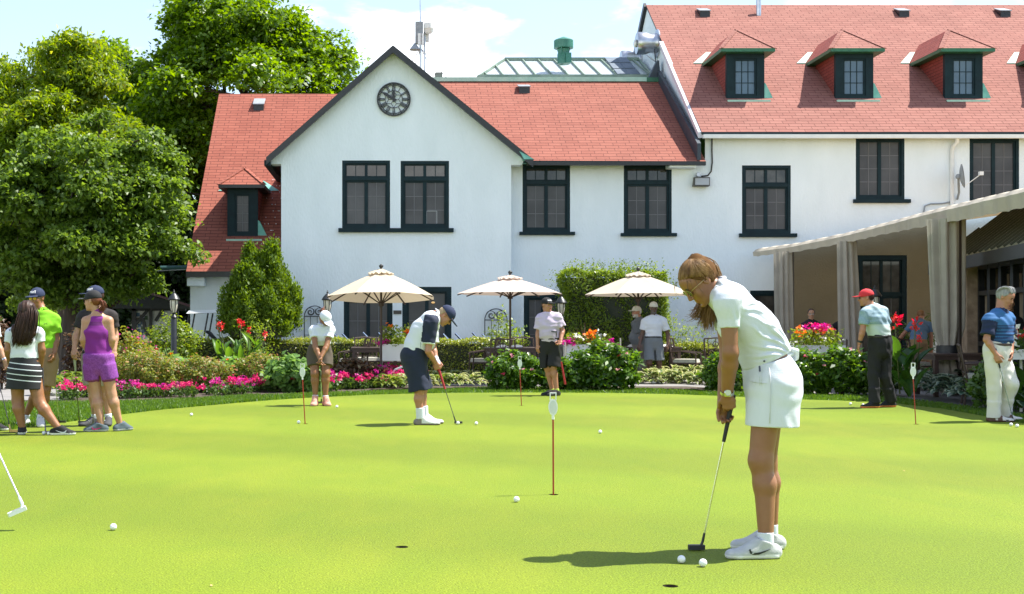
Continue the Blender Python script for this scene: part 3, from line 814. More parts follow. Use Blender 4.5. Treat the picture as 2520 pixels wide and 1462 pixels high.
# roof vents
def vent(px, py, roofy, zf, sl, label):
    y = roofy; x = wx(px, y); z = zf(y)
    o = empty('roof_vent', (x, y, z), label=label, cat='roof vent', group='roof vents on the red slopes')
    b = MB(); w = .15
    b.hexa([(x - w, y - .2, zf(y - .2) - .02), (x + w, y - .2, zf(y - .2) - .02), (x + w, y + .2, zf(y + .2) - .02), (x - w, y + .2, zf(y + .2) - .02),
            (x - w, y - .2, zf(y - .2) + .17), (x + w, y - .2, zf(y - .2) + .17), (x + w, y + .2, zf(y + .2) + .05), (x - w, y + .2, zf(y + .2) + .05)])
    b.build('vent_body', M_black, o)
    b = MB(); b.hexa([(x - w - .02, y - .23, zf(y - .2) + .172), (x + w + .02, y - .23, zf(y - .2) + .172), (x + w + .02, y + .22, zf(y + .2) + .055), (x - w - .02, y + .22, zf(y + .2) + .055),
            (x - w - .02, y - .23, zf(y - .2) + .2), (x + w + .02, y - .23, zf(y - .2) + .2), (x + w + .02, y + .22, zf(y + .2) + .075), (x - w - .02, y + .22, zf(y + .2) + .075)])
    b.build('vent_cap', M_grey, o)
def yhit(py, z0, y0, s):            # where a row of the picture meets a slope
    k = (HZ - py) / F; return (z0 - s * y0 - HC) / (k - s)
MS = (mzr - mze) / (myr - my0)
def mroof(y): return mze + (y - my0) * MS
vent(638, 257, yhit(260, lze, 31.9, LS), lroof, LS, 'black roof vent on the left roof beside the tree')
vent(1289, 217, yhit(222, mze, my0, MS), mroof, MS, 'black roof vent just under the green ridge flashing of the middle roof')
vent(1731, 30, yhit(34, rz0, ry0, RS), rroof, RS, 'roof vent on the right roof above the first dormer, left of the steel pipe')
vent(2219, 30, yhit(34, rz0, ry0, RS), rroof, RS, 'roof vent on the right roof between the second and third dormers')
vent(2467, 30, yhit(34, rz0, ry0, RS), rroof, RS, 'roof vent near the right end of the roof ridge')
yp = yhit(36, rz0, ry0, RS); xp = wx(1867, yp)
thing1(MB().tube([(xp, yp, rroof(yp) - .05), (xp, yp, rroof(yp) + .44)], .075, 14), 'vent_pipe', M_steel, 'short galvanised steel pipe standing on the right roof near the ridge', 'vent pipe', smooth='auto')
# extract fans on the gable end
for (y, z, r, L_, lab) in ((37.0, 9.45, .33, .62, 'larger silver extract fan on the white gable end wall'), (39.6, 9.5, .30, .60, 'smaller silver extract fan partly hidden behind the other fan')):
    x = rx0 + .03
    o = empty('extract_fan', (x, y, z - r), label=lab, cat='fan')
    b = MB(); b.lathe([(r * 1.25, 0), (r * 1.25, -.03), (r * .9, -.05), (r * .82, -.2), (r * .98, -L_ * .6), (r, -L_ + .05), (r * .93, -L_), (r * .3, -L_)], (x, y, z), n=28, axis='x'); b.build('fan_housing', M_steel, o, smooth='auto')
    b = MB(); b.lathe([(r * .34, -L_ - .005), (r * .3, -L_ - .07), (r * .1, -L_ - .09)], (x, y, z), n=18, axis='x'); b.build('fan_motor', M_white, o, smooth=True)
    b = MB(); b.bar((x - L_ * .6, y, z - r * .9), (x - .02, y, z - r * 1.7), .03); b.build('bracket', M_steel, o)
thing1(MB().tube([(rx0 - .15, 36.6, 9.2), (rx0 - .12, 36.5, 8.7), (rx0 - .3, 36.4, 8.45)], .015, 6), 'fan_cable', M_black, 'thin dark cable hanging below the larger silver fan', 'cable')
# skylight
YS0, YS1 = 37.2, 38.9
sx0, sx1 = wx(1178, YS0), wx(1606, YS0); zs0 = wz(188, YS0); tx0, tx1 = wx(1242, YS1), wx(1572, YS1); zs1 = wz(146, YS1)
sk = empty('skylight', ((sx0 + sx1) / 2, YS1, zs0), label='long glass roof lantern with green glazing bars above the middle roof', cat='skylight')
fm, gl = MB(), MB()
N = 9
YS2 = YS1 * 2 - YS0
P0, P1, Q0, Q1 = V(sx0, YS0, zs0), V(sx1, YS0, zs0), V(tx0, YS1, zs1), V(tx1, YS1, zs1)
K0, K1 = V(sx0, YS2, zs0), V(sx1, YS2, zs0)
fm.bar(P0, P1, .08, .10); fm.bar(Q0, Q1, .10, .10); fm.bar(P0, Q0, .06); fm.bar(P1, Q1, .06); fm.bar(K0, K1, .08); fm.bar(K0, P0, .08); fm.bar(K0, Q0, .06); fm.bar(K1, Q1, .06)
gx = [sx0 + (sx1 - sx0) * (i + .55) / 10.6 for i in range(11)]
for i, x in enumerate(gx):
    f = (x - sx0) / (tx0 - sx0 + .0); 
    top = V(min(max(x - .25, tx0), tx1), YS1, zs1)
    if x - .25 < tx0: t = (x - sx0) / max(tx0 - sx0 + .25, .01); top = P0.lerp(Q0, min(t, 1))
    fm.bar(V(x, YS0, zs0), top, .032, .05); bt = V(top.x, 2 * YS1 - top.y, top.z); fm.bar(V(x, YS2, zs0), bt, .04, .05)
fm.build('glazing_frame', mat('green_frame', (0.13, 0.20, 0.155), .5, c2=(.27, .33, .26), scale=2), sk)
e = V(0, .02, -.03)
gl.poly([P0 + e, P1 + e, Q1 + e, Q0 + e]); gl.poly([P0 + e, Q0 + e, K0 + e]); gl.poly([K0 - e * .5, Q0, Q1, K1 - e * .5]); gl.poly([P1, K1, Q1])
gl.build('glazing', mat('pale_lantern_glass', (0.72, 0.77, 0.80), .12, c2=(.60, .68, .71), scale=.8, trans=.4), sk, fix=False)
# two rows of planks laid on the lantern
b = MB()
for k in range(3):
    for dx in (0, .34):
        a0 = V(wx(1535, YS0 - .05) + dx + .0, YS0 - .06, zs0 + .03).lerp(V(wx(1500, YS1) + dx, YS1 - .03, zs1 + .05), k / 3 + .02)
        a1 = V(wx(1535, YS0 - .05) + dx + .0, YS0 - .06, zs0 + .03).lerp(V(wx(1500, YS1) + dx, YS1 - .03, zs1 + .05), (k + 1) / 3 - .02)
        b.bar(a0, a1, .33, .03, up=(0, -.6, .8))
thing1(b, 'roof_ladder_boards', mat('weathered_blue_board', (.10, .13, .17), .8, c2=(.16, .19, .23), scale=5), 'weathered dark boards leaning on the right end of the glass lantern', 'boards')
# green cowl
gv = V(wx(1387, 37.6), 37.6, wz(158, 37.6))
o = empty('cowl_vent', gv, label='green mushroom shaped roof cowl on the skylight ridge', cat='roof cowl')
gm_ = mat('green_enamel', (0.035, 0.16, 0.11), .4, c2=(.05, .20, .14), scale=4)
MB().lathe([(.19, 0), (.19, .28), (.17, .34), (.20, .44)], gv, n=24).build('cowl_stem', gm_, o, smooth='auto')
MB().lathe([(.24, .46), (.29, .47), (.29, .70), (.25, .73), (.02, .82)], gv, n=28).build('cowl_cap', gm_, o, smooth='auto')
b = MB(); b.bar(gv + V(.12, -.24, 0), gv + V(.12, -.2, .3), .16, .04); b.bar(gv + V(-.1, -.22, .3), gv + V(-.1, -.22, .5), .03)
b.build('cowl_bracket', gm_, o)
# weather mast
ym = 36.9; mz = wz(205, ym); mx = wx(1035, ym); S_ = ym / F
o = empty('weather_mast', (mx, ym, mz), label='thin weather mast with grey box, rain gauge and guy wires behind the gable', cat='mast')
b = MB(); b.tube([(mx, ym, mz - .4), (mx, ym, wz(75, ym))], .035, 8); b.tube([(mx, ym, wz(75, ym)), (mx - .02, ym, wz(-30, ym))], [.022, .010], 8)
b.tube([(mx + .12, ym, mz - .4), (mx + .12, ym, wz(60, ym))], .028, 8); b.build('mast_pole', M_steel, o, smooth='auto')
b = MB(); b.box((wx(1022, ym), ym - .15, wz(108, ym)), (wx(1041, ym), ym + .1, wz(56, ym))); b.build('equipment_box', M_grey, o)
b = MB(); b.box((wx(1044, ym), ym + .05, wz(100, ym)), (wx(1056, ym), ym + .25, wz(78, ym))); b.build('sensor_box', M_white, o); b = MB(); b.box((wx(1028, ym), ym - .22, wz(114, ym)), (wx(1035, ym), ym - .16, wz(86, ym))); b.build('sensor_box', M_white, o); b = MB(); b.box((wx(1037, ym), ym - .22, wz(114, ym)), (wx(1043, ym), ym - .16, wz(86, ym))); b.build('sensor_box', M_white, o)
g_ = at(1055, 82, ym - .1); MB().lathe([(.10, 0), (.13, .04), (.14, .12), (.15, .13), (.15, .28), (.13, .30), (.05, .31)], g_, n=18).build('rain_gauge', M_white, o, smooth='auto')
b = MB(); g_ = at(1021, 123, ym - .12); b.lathe([(.17, 0), (.02, .20)], g_, n=14); b.bar(g_ + V(0, 0, .05), V(mx, ym, g_.z + .05), .03); b.build('sensor_hood', M_grey, o)
b = MB()
for dx, dy in ((-.95, .3), (1.25, -.2), (.9, .8), (-.5, 1.2)): b.tube([(mx, ym, wz(118, ym)), (mx + dx, ym + dy, mz - .45)], .011, 6)
b.build('guy_wire', M_grey, o)
thing1(MB().box((wx(1070, 36.6), 36.3, 8.28), (wx(1088, 36.6), 36.6, 8.47)), 'junction_box', mat('brown_grey_box', (.16, .15, .14), .6), 'small grey box on the flat roof edge beside the mast wires', 'box')
# wall floodlight with conduit
fl = empty('floodlight', at(1722, 460, YW), label='grey wall floodlight on the white wall under the roof end', cat='wall light')
a, b_ = at(1703, 437, YW - .02), at(1742, 460, YW - .02)
MB().hexa([(a.x, YW - .22, b_.z), (b_.x, YW - .22, b_.z), (b_.x + .0, YW - .03, b_.z), (a.x, YW - .03, b_.z), (a.x + .03, YW - .12, a.z), (b_.x + .03, YW - .12, a.z), (b_.x + .03, YW - .03, a.z), (a.x + .03, YW - .03, a.z)]).build('lamp_housing', mat('bronze_metal', (.08, .075, .06), .5), fl)
MB().hexa([(a.x + .03, YW - .224, b_.z + .03), (b_.x - .02, YW - .224, b_.z + .03), (b_.x - .02, YW - .20, b_.z + .03), (a.x + .03, YW - .20, b_.z + .03), (a.x + .05, YW - .15, a.z - .03), (b_.x, YW - .15, a.z - .03), (b_.x, YW - .12, a.z - .03), (a.x + .05, YW - .12, a.z - .03)]).build('lens', mat('frosted_lens', (.42, .43, .42), .25), fl)
g_ = at(1718, 430, YW - .1); b = MB(); b.lathe([(.05, -.05), (.06, -.02), (.06, .03), (.04, .05)], g_, n=14, axis='y'); b.bar(g_, g_ + V(0, 0, -.1), .035); b.build('photocell', M_steel, fl, smooth='auto')
MB().tube([at(1726, 434, YW - .03), at(1742, 432, YW - .03), at(1750, 422, YW - .03), at(1753, 400, YW - .03), at(1752, 370, YW - .03), at(1752, 338, YW - .03)], .018, 8).build('conduit', M_black, fl, smooth='auto')
# downpipe, satellite dish, cable
dp = MB(); x = wx(2343, YW)
dp.tube([at(2357, 336, YW - .25), at(2355, 350, YW - .22), at(2346, 360, YW - .1), at(2343, 372, YW - .06), at(2343, 505, YW - .06)], .05, 10)
thing1(dp, 'downpipe', M_white, 'white downpipe on the upper wall left of the satellite dish', 'downpipe', smooth='auto')
ds = empty('satellite_dish', at(2358, 490, YW), label='grey satellite dish edge-on on the white wall above the awning', cat='satellite dish')
c_ = at(2369, 433, YW - .5); b = MB(); 
ax = V(.93, -.33, .12).normalized(); u = ax.cross(V(0, 0, 1)).normalized(); w = u.cross(ax)
rings = []
for r, dd in ((.0, -.06), (.12, -.05), (.22, -.025), (.30, .01)):
    rings.append([c_ + ax * dd + (u * math.cos(t * math.pi / 12) * r + w * math.sin(t * math.pi / 12) * r) for t in range(24)])
for i in range(3):
    for k in range(24): b.poly([rings[i][k], rings[i][(k + 1) % 24], rings[i + 1][(k + 1) % 24], rings[i + 1][k]]); b.poly([p - ax * .012 for p in (rings[i][k], rings[i + 1][k], rings[i + 1][(k + 1) % 24], rings[i][(k + 1) % 24])])
b.build('dish', M_grey, ds, smooth=True, fix=False)
b = MB(); b.tube([at(2356, 490, YW - .03), at(2360, 474, YW - .25), c_ - ax * .1], .028, 8); b.lathe([(.07, -.05), (.08, 0), (.05, .06)], c_ - ax * .09, n=12); b.build('mount_arm', M_grey, ds, smooth='auto')
b = MB(); t_ = c_ + ax * .42 + V(0, 0, -.02); b.tube([c_ - w * .27, t_], .012, 6); b.box(t_ - V(.05, .04, .03), t_ + V(.05, .04, .06)); b.build('feed_horn', M_white, ds)
thing1(MB().tube([at(2340, 497, YW - .03), at(2320, 501, YW - .03), at(2290, 502, YW - .03), at(2276, 507, YW - .04), at(2273, 522, YW - .04)], .02, 6), 'wall_cable', M_grey, 'looped grey cable on the wall just above the awning', 'cable', smooth='auto')
thing1(MB().box(at(968, 773, YG - .02), at(988, 764, YG)), 'plaque', mat('dark_bronze', (.05, .04, .035), .4), 'small dark plaque on the wall beside the door behind the umbrellas', 'plaque')
# trellises
def trellis(px0, px1, ytop, label):
    y = YG - .12 if px0 < 1100 else YG - .12
    x0, x1 = wx(px0, y), wx(px1, y); zt = wz(ytop, y); r = (x1 - x0) / 2; xm = (x0 + x1) / 2; zc = zt - r
    b = MB(); t_ = .013
    b.tube([(x0, y, 0), (x0, y, zc)] + [(xm - r * math.cos(a * math.pi / 16), y, zc + r * math.sin(a * math.pi / 16)) for a in range(1, 16)] + [(x1, y, zc), (x1, y, 0)], t_, 6)
    b.tube([(x0, y, zc), (x1, y, zc)], t_, 6)
    for f in (.3, .62): b.tube([(x0 + 2 * r * f, y, 0), (x0 + 2 * r * f, y, zc)], .008, 5)
    for z in (.5, .95, 1.4):
        if z < zc - .1: b.tube([(x0, y, z), (x1, y, z)], .008, 5)
    for s_ in (-1, 1):
        for (q0, rr, ph) in ((.42, .20, 0), (.42, .17, 2.4)):
            pts = []
            for i in range(22):
                a = i / 21 * 4.2 * math.pi / 1.6 + ph; k = rr * (1 - i / 24)
                pts.append((xm + s_ * (r * q0 + math.cos(a) * k * r / .42), y, zc + r * .42 + math.sin(a) * k * r / .42))
            b.tube(pts, .009, 5)
    o = thing1(b, 'trellis', M_black, label, 'trellis', 'black scroll trellises on the white wall')
trellis(749, 800, 753, 'black arched scroll trellis behind the woman in the white cap')
trellis(1193, 1248, 760, 'black arched scroll trellis under the middle umbrella')

# ------------------------------------------------------------------ lamp posts
M_lampglass = mat('cream_lamp_glass', (0.70, 0.66, 0.52), .15, c2=(.45, .42, .34), scale=6)
def lamp_post(px, ytop, d, label):
    x, zt = wx(px, d), wz(ytop, d)
    o = empty('lamp_post', (x, d, 0), label=label, cat='lamp post', group='black lantern posts round the terrace')
    k = 1.0
    b = MB(); b.lathe([(.062, 0), (.062, zt - .62), (.055, zt - .61), (.07, zt - .58), (.03, zt - .52), (.045, zt - .49)], (x, d, 0), n=16); b.build('post', M_black, o, smooth='auto')
    MB().lathe([(.045, zt - .48), (.075, zt - .38), (.085, zt - .24), (.08, zt - .22)], (x, d, 0), n=14).build('lantern_glass', M_lampglass, o, smooth='auto')
    b = MB()
    for i in range(6):
        a = i * math.pi / 3; c, s_ = math.cos(a), math.sin(a)
        b.tube([(x + .05 * c, d + .05 * s_, zt - .48), (x + .083 * c, d + .083 * s_, zt - .36), (x + .093 * c, d + .093 * s_, zt - .22)], .007, 5)
    b.lathe([(.125, zt - .225), (.13, zt - .205), (.095, zt - .15), (.04, zt - .085), (.02, zt - .07), (.025, zt - .05), (.008, zt - .02), (.012, zt - .01), (.002, zt)], (x, d, 0), n=16)
    b.build('lantern_cap', M_black, o, smooth='auto')
lamp_post(428, 712, 26.2, 'black lamp post standing among the shrubs left of the golf cart')
lamp_post(806, 714, 28.0, 'black lamp post behind the woman in the white cap, beside an umbrella')
lamp_post(1381, 722, 28.2, 'black lamp post behind the man in the pink shirt')
lamp_post(2153, 702, 24.5, 'black lamp post behind the head of the man in the red cap')

# ------------------------------------------------------------------ parasols
M_para = mat('cream_umbrella', (0.62, 0.52, 0.38), .85, c2=(.58, .48, .35), scale=3, bump=.004, bscale=40, trans=.2)
M_darkwood = mat('dark_umbrella_pole', (.05, .028, .02), .5)
def umbrella(px0, px1, yapex, yrim, d, label, m=M_para, rot=0.2, tilt=0.0):
    x = wx((px0 + px1) / 2, d); r = (px1 - px0) / 2 / F * d; za, zr = wz(yapex, d), wz(yrim, d)
    o = empty('parasol', (x, d, 0), label=label, cat='umbrella', group='cream parasols on the terrace')
    b = MB(); n = 8; h = za - zr; sub = 6
    def pt(k, t):                                   # k along rim in sub-steps, t from apex to rim
        a = rot + 2 * math.pi * k / (n * sub); f = (k % sub) / sub
        chord = math.cos(math.pi / n) / math.cos(2 * math.pi * f / n - math.pi / n)
        rr = r * t * (chord * .6 + .4 * (1 - .05 * math.sin(math.pi * f)))
        z = za - h * (t ** 1.12) + .035 * h * math.sin(math.pi * t) - .04 * r * math.sin(math.pi * f) * t * (1 - t) * 2
        return Vector((x + rr * math.cos(a), d + rr * math.sin(a), z - tilt * rr * math.sin(a)))
    ts = [.13, .25, .4, .55, .7, .85, 1.0]
    for i in range(len(ts) - 1):
        for k in range(n * sub):
            b.poly([pt(k, ts[i]), pt(k, ts[i + 1]), pt(k + 1, ts[i + 1]), pt(k + 1, ts[i])])
    can = b.build('canopy', m, o, smooth=False, fix=False)
    b = MB()
    for k in range(n * sub):
        t0 = .005
        p = [pt(k, .02), pt(k + 1, .02), pt(k + 1, .24), pt(k, .24)]
        wav = lambda kk: V(0, 0, .045 + .018 * math.sin(kk * 1.9))
        b.poly([p[0] + V(0, 0, .06), p[3] + wav(k), p[2] + wav(k + 1), p[1] + V(0, 0, .06)])
    b.build('vent_flap', m, can, fix=False)
    b = MB()
    for k in range(n):
        e0, e1 = pt(k * sub, .1) - V(0, 0, .04), pt(k * sub, 1.0) - V(0, 0, .03)
        b.bar(e0, e1, .022); b.bar(Vector((x, d, za - h * 1.25)), pt(k * sub, .52) - V(0, 0, .05), .018)
    b.build('ribs', M_darkwood, o)
    b = MB(); b.tube([(x, d, .03), (x, d, za - .02)], .024, 10); b.lathe([(.05, za - h * 1.32), (.06, za - h * 1.25), (.05, za - h * 1.18)], (x, d, 0), n=12); b.build('pole', M_darkwood, o, smooth='auto')
    MB().lathe([(.02, za + .02), (.03, za + .05), (.018, za + .06), (.045, za + .10), (.045, za + .12), (.01, za + .15)], (x, d, 0), n=12).build('finial', M_black, o, smooth='auto')
umbrella(800, 1076, 668, 733, 25.6, 'cream parasol with tan underside left of the three, over the table by the planter', rot=.33, tilt=.085)
umbrella(1124, 1387, 683, 723, 26.6, 'cream parasol in the middle of the three, behind the man in pink', tilt=.015, m=mat('pinkish_cream_umbrella', (.62, .50, .42), .85, c2=(.58, .46, .39), scale=3, trans=.2), rot=.1)
umbrella(1433, 1708, 674, 726, 27.0, 'cream parasol above the two men in white caps', tilt=.015, m=mat('greyish_cream_umbrella', (.56, .48, .38), .85, c2=(.52, .45, .35), scale=3, trans=.2), rot=.2)

# ------------------------------------------------------------------ terrace furniture
M_chair = mat('brown_metal_chair', (.055, .033, .026), .45, c2=(.075, .045, .035), scale=9)
M_cush = mat('cream_check_cushion', (.52, .50, .42), .9, c2=(.38, .37, .30), scale=14)
chair0 = None
def chair(px, d, rz, label, h=.92):
    global chair0
    loc = Vector((wx(px, d), d, -.005))
    if chair0 is None:
        o = empty('patio_chair', (0, 0, 0), label=label, cat='chair', group='brown metal chairs on the terrace')
        b = MB()
        for sx in (-1, 1): MB().tube([(sx * .27, -.27, 0), (sx * .28, -.26, .42), (sx * .29, -.25, .64)], .016, 6).build('leg', M_chair, o, smooth='auto')
        b = MB()
        for sx in (-1, 1): b.tube([(sx * .26, .30, 0), (sx * .26, .26, .42), (sx * .25, .36, .95)], .018, 6)
        b.tube([(-.25, .36, .95), (0, .38, .97), (.25, .36, .95)], .018, 6); b.tube([(-.25, .28, .52), (.25, .28, .52)], .014, 6)
        for (cx_, cz_, rr) in ((-.1, .76, .075), (.1, .76, .075), (-.1, .62, .06), (.1, .62, .06), (0, .69, .05), (0, .83, .06)):
            b.tube([(cx_ + rr * math.cos(a * .785), .325 + (cz_ - .62) * .18 , cz_ + rr * math.sin(a * .785)) for a in range(9)], .009, 5)
        for sx in (-.17, 0, .17): b.tube([(sx, .28, .52), (sx, .36, .95)], .009, 5)
        b.build('backrest', M_chair, o, smooth='auto')
        for sx in (-1, 1): MB().tube([(sx * .27, .29, .66), (sx * .30, .05, .68), (sx * .29, -.24, .64), (sx * .28, -.28, .60)], .018, 6).build('armrest', M_chair, o, smooth='auto')
        b = MB(); b.box((-.26, -.26, .40), (.26, .28, .43)); b.build('seat', M_chair, o)
        b = MB()
        pr = [(-.25, -.25), (.25, -.25), (.25, .26), (-.25, .26)]
        b.hexa([(x, y, .432) for x, y in pr] + [(x * .93, y * .93, .505) for x, y in pr]); b.build('cushion', M_cush, o)
        chair0 = o; c = o
    else: c = copy_tree(chair0); c['label'] = label
    c.location = loc; c.rotation_euler = (0, 0, rz); c.scale = (h / .95,) * 3
def table(px, d, w, label):
    x = wx(px, d); o = empty('patio_table', (x, d, 0), label=label, cat='table', group='brown metal tables on the terrace')
    b = MB(); b.box((x - w / 2, d - .45, .70), (x + w / 2, d + .45, .735)); b.box((x - w / 2 + .03, d - .42, .63), (x + w / 2 - .03, d + .42, .70)); b.build('tabletop', M_chair, o)
    for sx in (-1, 1):
        for sy in (-1, 1):
            MB().box((x + sx * (w / 2 - .06) - .035, d + sy * .38 - .035, 0), (x + sx * (w / 2 - .06) + .035, d + sy * .38 + .035, .63)).build('leg', M_chair, o)
table(922, 27.2, 1.0, 'dark brown table under the left parasol beside the white planter')
chair(868, 27.3, R(-75), 'brown chair at the far left of the terrace, left of the left table')
chair(905, 28.3, R(10), 'brown chair behind the left table against the hedge')
chair(972, 27.6, R(80), 'brown chair hidden behind the white planter box')
table(1254, 27.0, 1.1, 'dark brown table under the middle parasol')
chair(1188, 27.4, R(-85), 'brown chair left of the middle table, seen side-on before the hedge')
chair(1234, 25.9, R(180), 'brown lattice-back chair with its back to the green at the middle table')
chair(1290, 28.0, R(0), 'brown chair behind the middle table, mostly hidden')
table(1600, 27.6, 1.2, 'dark table behind the two men in white caps')
chair(1690, 27.0, R(65), 'brown chair with pale cushion right of the two men, seen from the side')
chair(1765, 27.6, R(160), 'brown chair behind the elbow of the woman in white')
chair(2420, 19.6, R(70), 'dark chair with grey cushion just right of the tied curtain')
table(2370, 22.0, 1.4, 'dark terrace table in shade right of the tied curtain')
chair(2245, 25.2, R(20), 'dark chair in shade behind the bent man in the blue shirt')
chair(1975, 27.0, R(200), 'dark chair in shade under the awning in front of the seated young man')
chair(2040, 26.0, R(180), 'dark chair in shade left of the middle curtain')
M_napkin = mat('white_linen', (.75, .75, .76), .8)
for i, (px, d) in enumerate(((1236, 26.8), (1272, 26.8), (1560, 27.4), (1640, 27.3))):
    p = V(wx(px, d), d, .735); b = MB(); b.lathe([(.13, 0), (.14, .015), (.10, .05), (.03, .06)], p, n=16)
    thing1(b, 'folded_napkin', M_napkin, ['white folded cloth on the left side of the middle table', 'white folded cloth on the right side of the middle table', 'white folded cloth on the table left of the men in white caps', 'white folded cloth on the table at the hand of the man in the white shirt'][i], 'napkin', 'white cloths on the terrace tables', smooth='auto')
# thin stakes round the bed
for i, (px, y0, y1, d, ll) in enumerate(((1305, 868, 930, 25.2, 'pale stake left of the middle table'), (1382, 866, 920, 25.3, 'pale stake right beside the dark lamp post'), (1393, 842, 930, 24.6, 'pale stake just right of the man in pink'), (1499, 840, 900, 25.2, 'pale stake in front of the white planter box'), (1529, 832, 900, 25.6, 'silver stake right of the white planter box'))):
    p = V(wx(px, d), d, 0); b = MB(); b.tube([p, V(p.x - .02, d, wz(y0, d))], .016, 6)
    thing1(b, 'garden_stake', mat('pale_stake', (.50, .46, .38), .6), ll, 'stake', 'thin stakes standing in the flower bed')
# slanted silver bars
rk = empty('bar_rack', (1.6, 30.7, 0), label='row of slanted silver bars rising behind the clipped hedge', cat='rack')
for px, py in ((818, 817), (842, 821), (893, 818), (931, 819), (966, 820), (990, 826), (1061, 823), (1090, 822), (1120, 820), (1162, 818), (1186, 822)):
    d = 30.6; p = at(px, py, d); MB().tube([p, p + V(.36, -.0, -.38), p + V(.75, -.05, -.85)], .026, 8).build('bar', M_chrome, rk, smooth='auto')
MB().box((wx(810, 30.7), 30.66, 0.12), (wx(1215, 30.7), 30.74, .2)).build('rail', M_steel, rk)

# golf cart, notice board
ctx, cd = wx(505, 31.0), 31.0
gc = empty('golf_cart', (ctx, cd, 0), label='golf cart with pale roof parked behind the hedge by the left wall', cat='golf cart')
b = MB(); x0, x1 = wx(466, cd), wx(545, cd); zr = wz(766, cd)
for i, (z0, ins) in enumerate(((zr - .05, 0), (zr - .01, .0), (zr + .03, .07))): pass
b.hexa([(x0, cd - .5, zr - .06), (x1 + .5, cd - .5, zr - .03), (x1 + .5, cd + .5, zr - .03), (x0, cd + .5, zr - .06), (x0 + .06, cd - .42, zr + .02), (x1 + .44, cd - .42, zr + .05), (x1 + .44, cd + .42, zr + .05), (x0 + .06, cd + .42, zr + .02)]); b.build('cart_roof', mat('pale_cart_roof', (.62, .64, .66), .4), gc)
for sy in (-.42, .42):
    for (a0, a1) in ((.05, -.1), (.5, .35), (1.2, 1.3)):
        MB().tube([(x0 + a0 + .02, cd + sy, zr - .05), (x0 + a1 + .02, cd + sy, .65)], .02, 8).build('roof_strut', M_black, gc, smooth='auto')
b = MB(); b.hexa([(x0 - .1, cd - .55, .25), (x1 + .8, cd - .55, .25), (x1 + .8, cd + .55, .25), (x0 - .1, cd + .55, .25), (x0 + .0, cd - .5, .62), (x1 + .7, cd - .5, .55), (x1 + .7, cd + .5, .55), (x0 + .0, cd + .5, .62)]); b.build('cart_body', M_white, gc)
b = MB(); b.box((x0 + .55, cd - .5, .58), (x0 + 1.0, cd + .5, .72)); b.build('cart_seat', M_grey, gc)
b = MB(); p = at(520, 826, cd - .3); b.tube([p + V(-.13, 0, .10), p + V(-.06, 0, .08), p + V(.1, 0, -.1), p + V(.16, 0, -.25)], [.03, .05, .05, .03], 8); b.build('steering_wheel', M_black, gc, smooth='auto')
for sx in (x0 + .2, x1 + .45):
    for sy in (-.52, .52):
        wv = MB(); wv.lathe([(.1, -.08), (.22, -.08), (.23, 0), (.22, .08), (.1, .08)], (sx, cd + sy, .225), n=18, axis='y'); wv.build('wheel', M_black, gc, smooth='auto')
kd = 36.0
kx0, kx1 = wx(330, kd), wx(440, kd); zk = wz(762, kd)
kb = empty('notice_board', ((kx0 + kx1) / 2, kd, 0), label='timber notice board under a red gabled roof in the tree shade', cat='notice board')
b = MB(); b.box((wx(333, kd), kd, wz(840, kd)), (wx(432, kd), kd + .06, wz(765, kd))); b.build('board', M_white, kb)
b = MB()
for px in (331, 434): b.box((wx(px, kd) - .06, kd - .1, 0), (wx(px, kd) + .06, kd + .1, wz(758, kd)))
b.box((kx0 - .1, kd - .1, wz(765, kd)), (kx1 + .2, kd + .1, wz(757, kd))); b.box((wx(372, kd) - .04, kd - .08, wz(850, kd)), (wx(372, kd) + .04, kd - .02, wz(760, kd)))
b.bar(at(334, 797, kd - .1), at(363, 764, kd - .1), .08); b.bar(at(351, 783, kd - .12), at(363, 826, kd - .12), .09); b.bar(at(383, 790, kd - .1), at(400, 762, kd - .1), .08); b.build('post_frame', M_black, kb)
b = MB(); za = wz(737, kd); ze2 = wz(760, kd); xa = wx(350, kd)
b.cur = 0; b.poly([(xa, kd - .9, za + .25), (kx1 + .75, kd - .9, ze2 - .05), (kx1 + .75, kd + .9, ze2 - .05), (xa, kd + .9, za + .25)]); b.poly([(xa, kd - .9, za + .25), (xa, kd + .9, za + .25), (kx0 - .6, kd + .9, ze2), (kx0 - .6, kd - .9, ze2)])
b.cur = 1; b.poly([(xa, kd - .8, za + .2), (kx0 - .5, kd - .8, ze2), (kx1 + .6, kd - .8, ze2)])
b.build('roof', [mat('dark_red_roof', (.10, .025, .02), .8), M_black], kb, fix=False)
ph = MB(); rng = random.Random(8)
for (px, py) in ((336, 770), (344, 774), (336, 782), (346, 790), (339, 797), (347, 803), (337, 810), (343, 816), (349, 812), (341, 828), (356, 778), (392, 772)):
    ph.cur = rng.randrange(3); p = at(px, py, kd - .012); ph.box(p, p + V(.09, .008, -.10))
ph.build('pinned_photos', [mat('photo_blue', (.10, .2, .34), .4), mat('photo_brown', (.16, .13, .10), .4), mat('photo_green', (.08, .14, .07), .4)], kb)
p = at(395, 659, 33.5); thing1(MB().tube([p, at(462, 658, 33.5)], .05, 8), 'eaves_pipe', mat('dark_teal_pipe', (.03, .09, .09), .5), 'dark teal pipe reaching from the left roof corner into the trees', 'pipe')
thing1(MB().tube([at(300, 668, 34), at(380, 667, 34), at(462, 663, 32.6)], .012, 6), 'overhead_cable', M_grey, 'thin cable running from the left roof corner into the trees', 'cable')

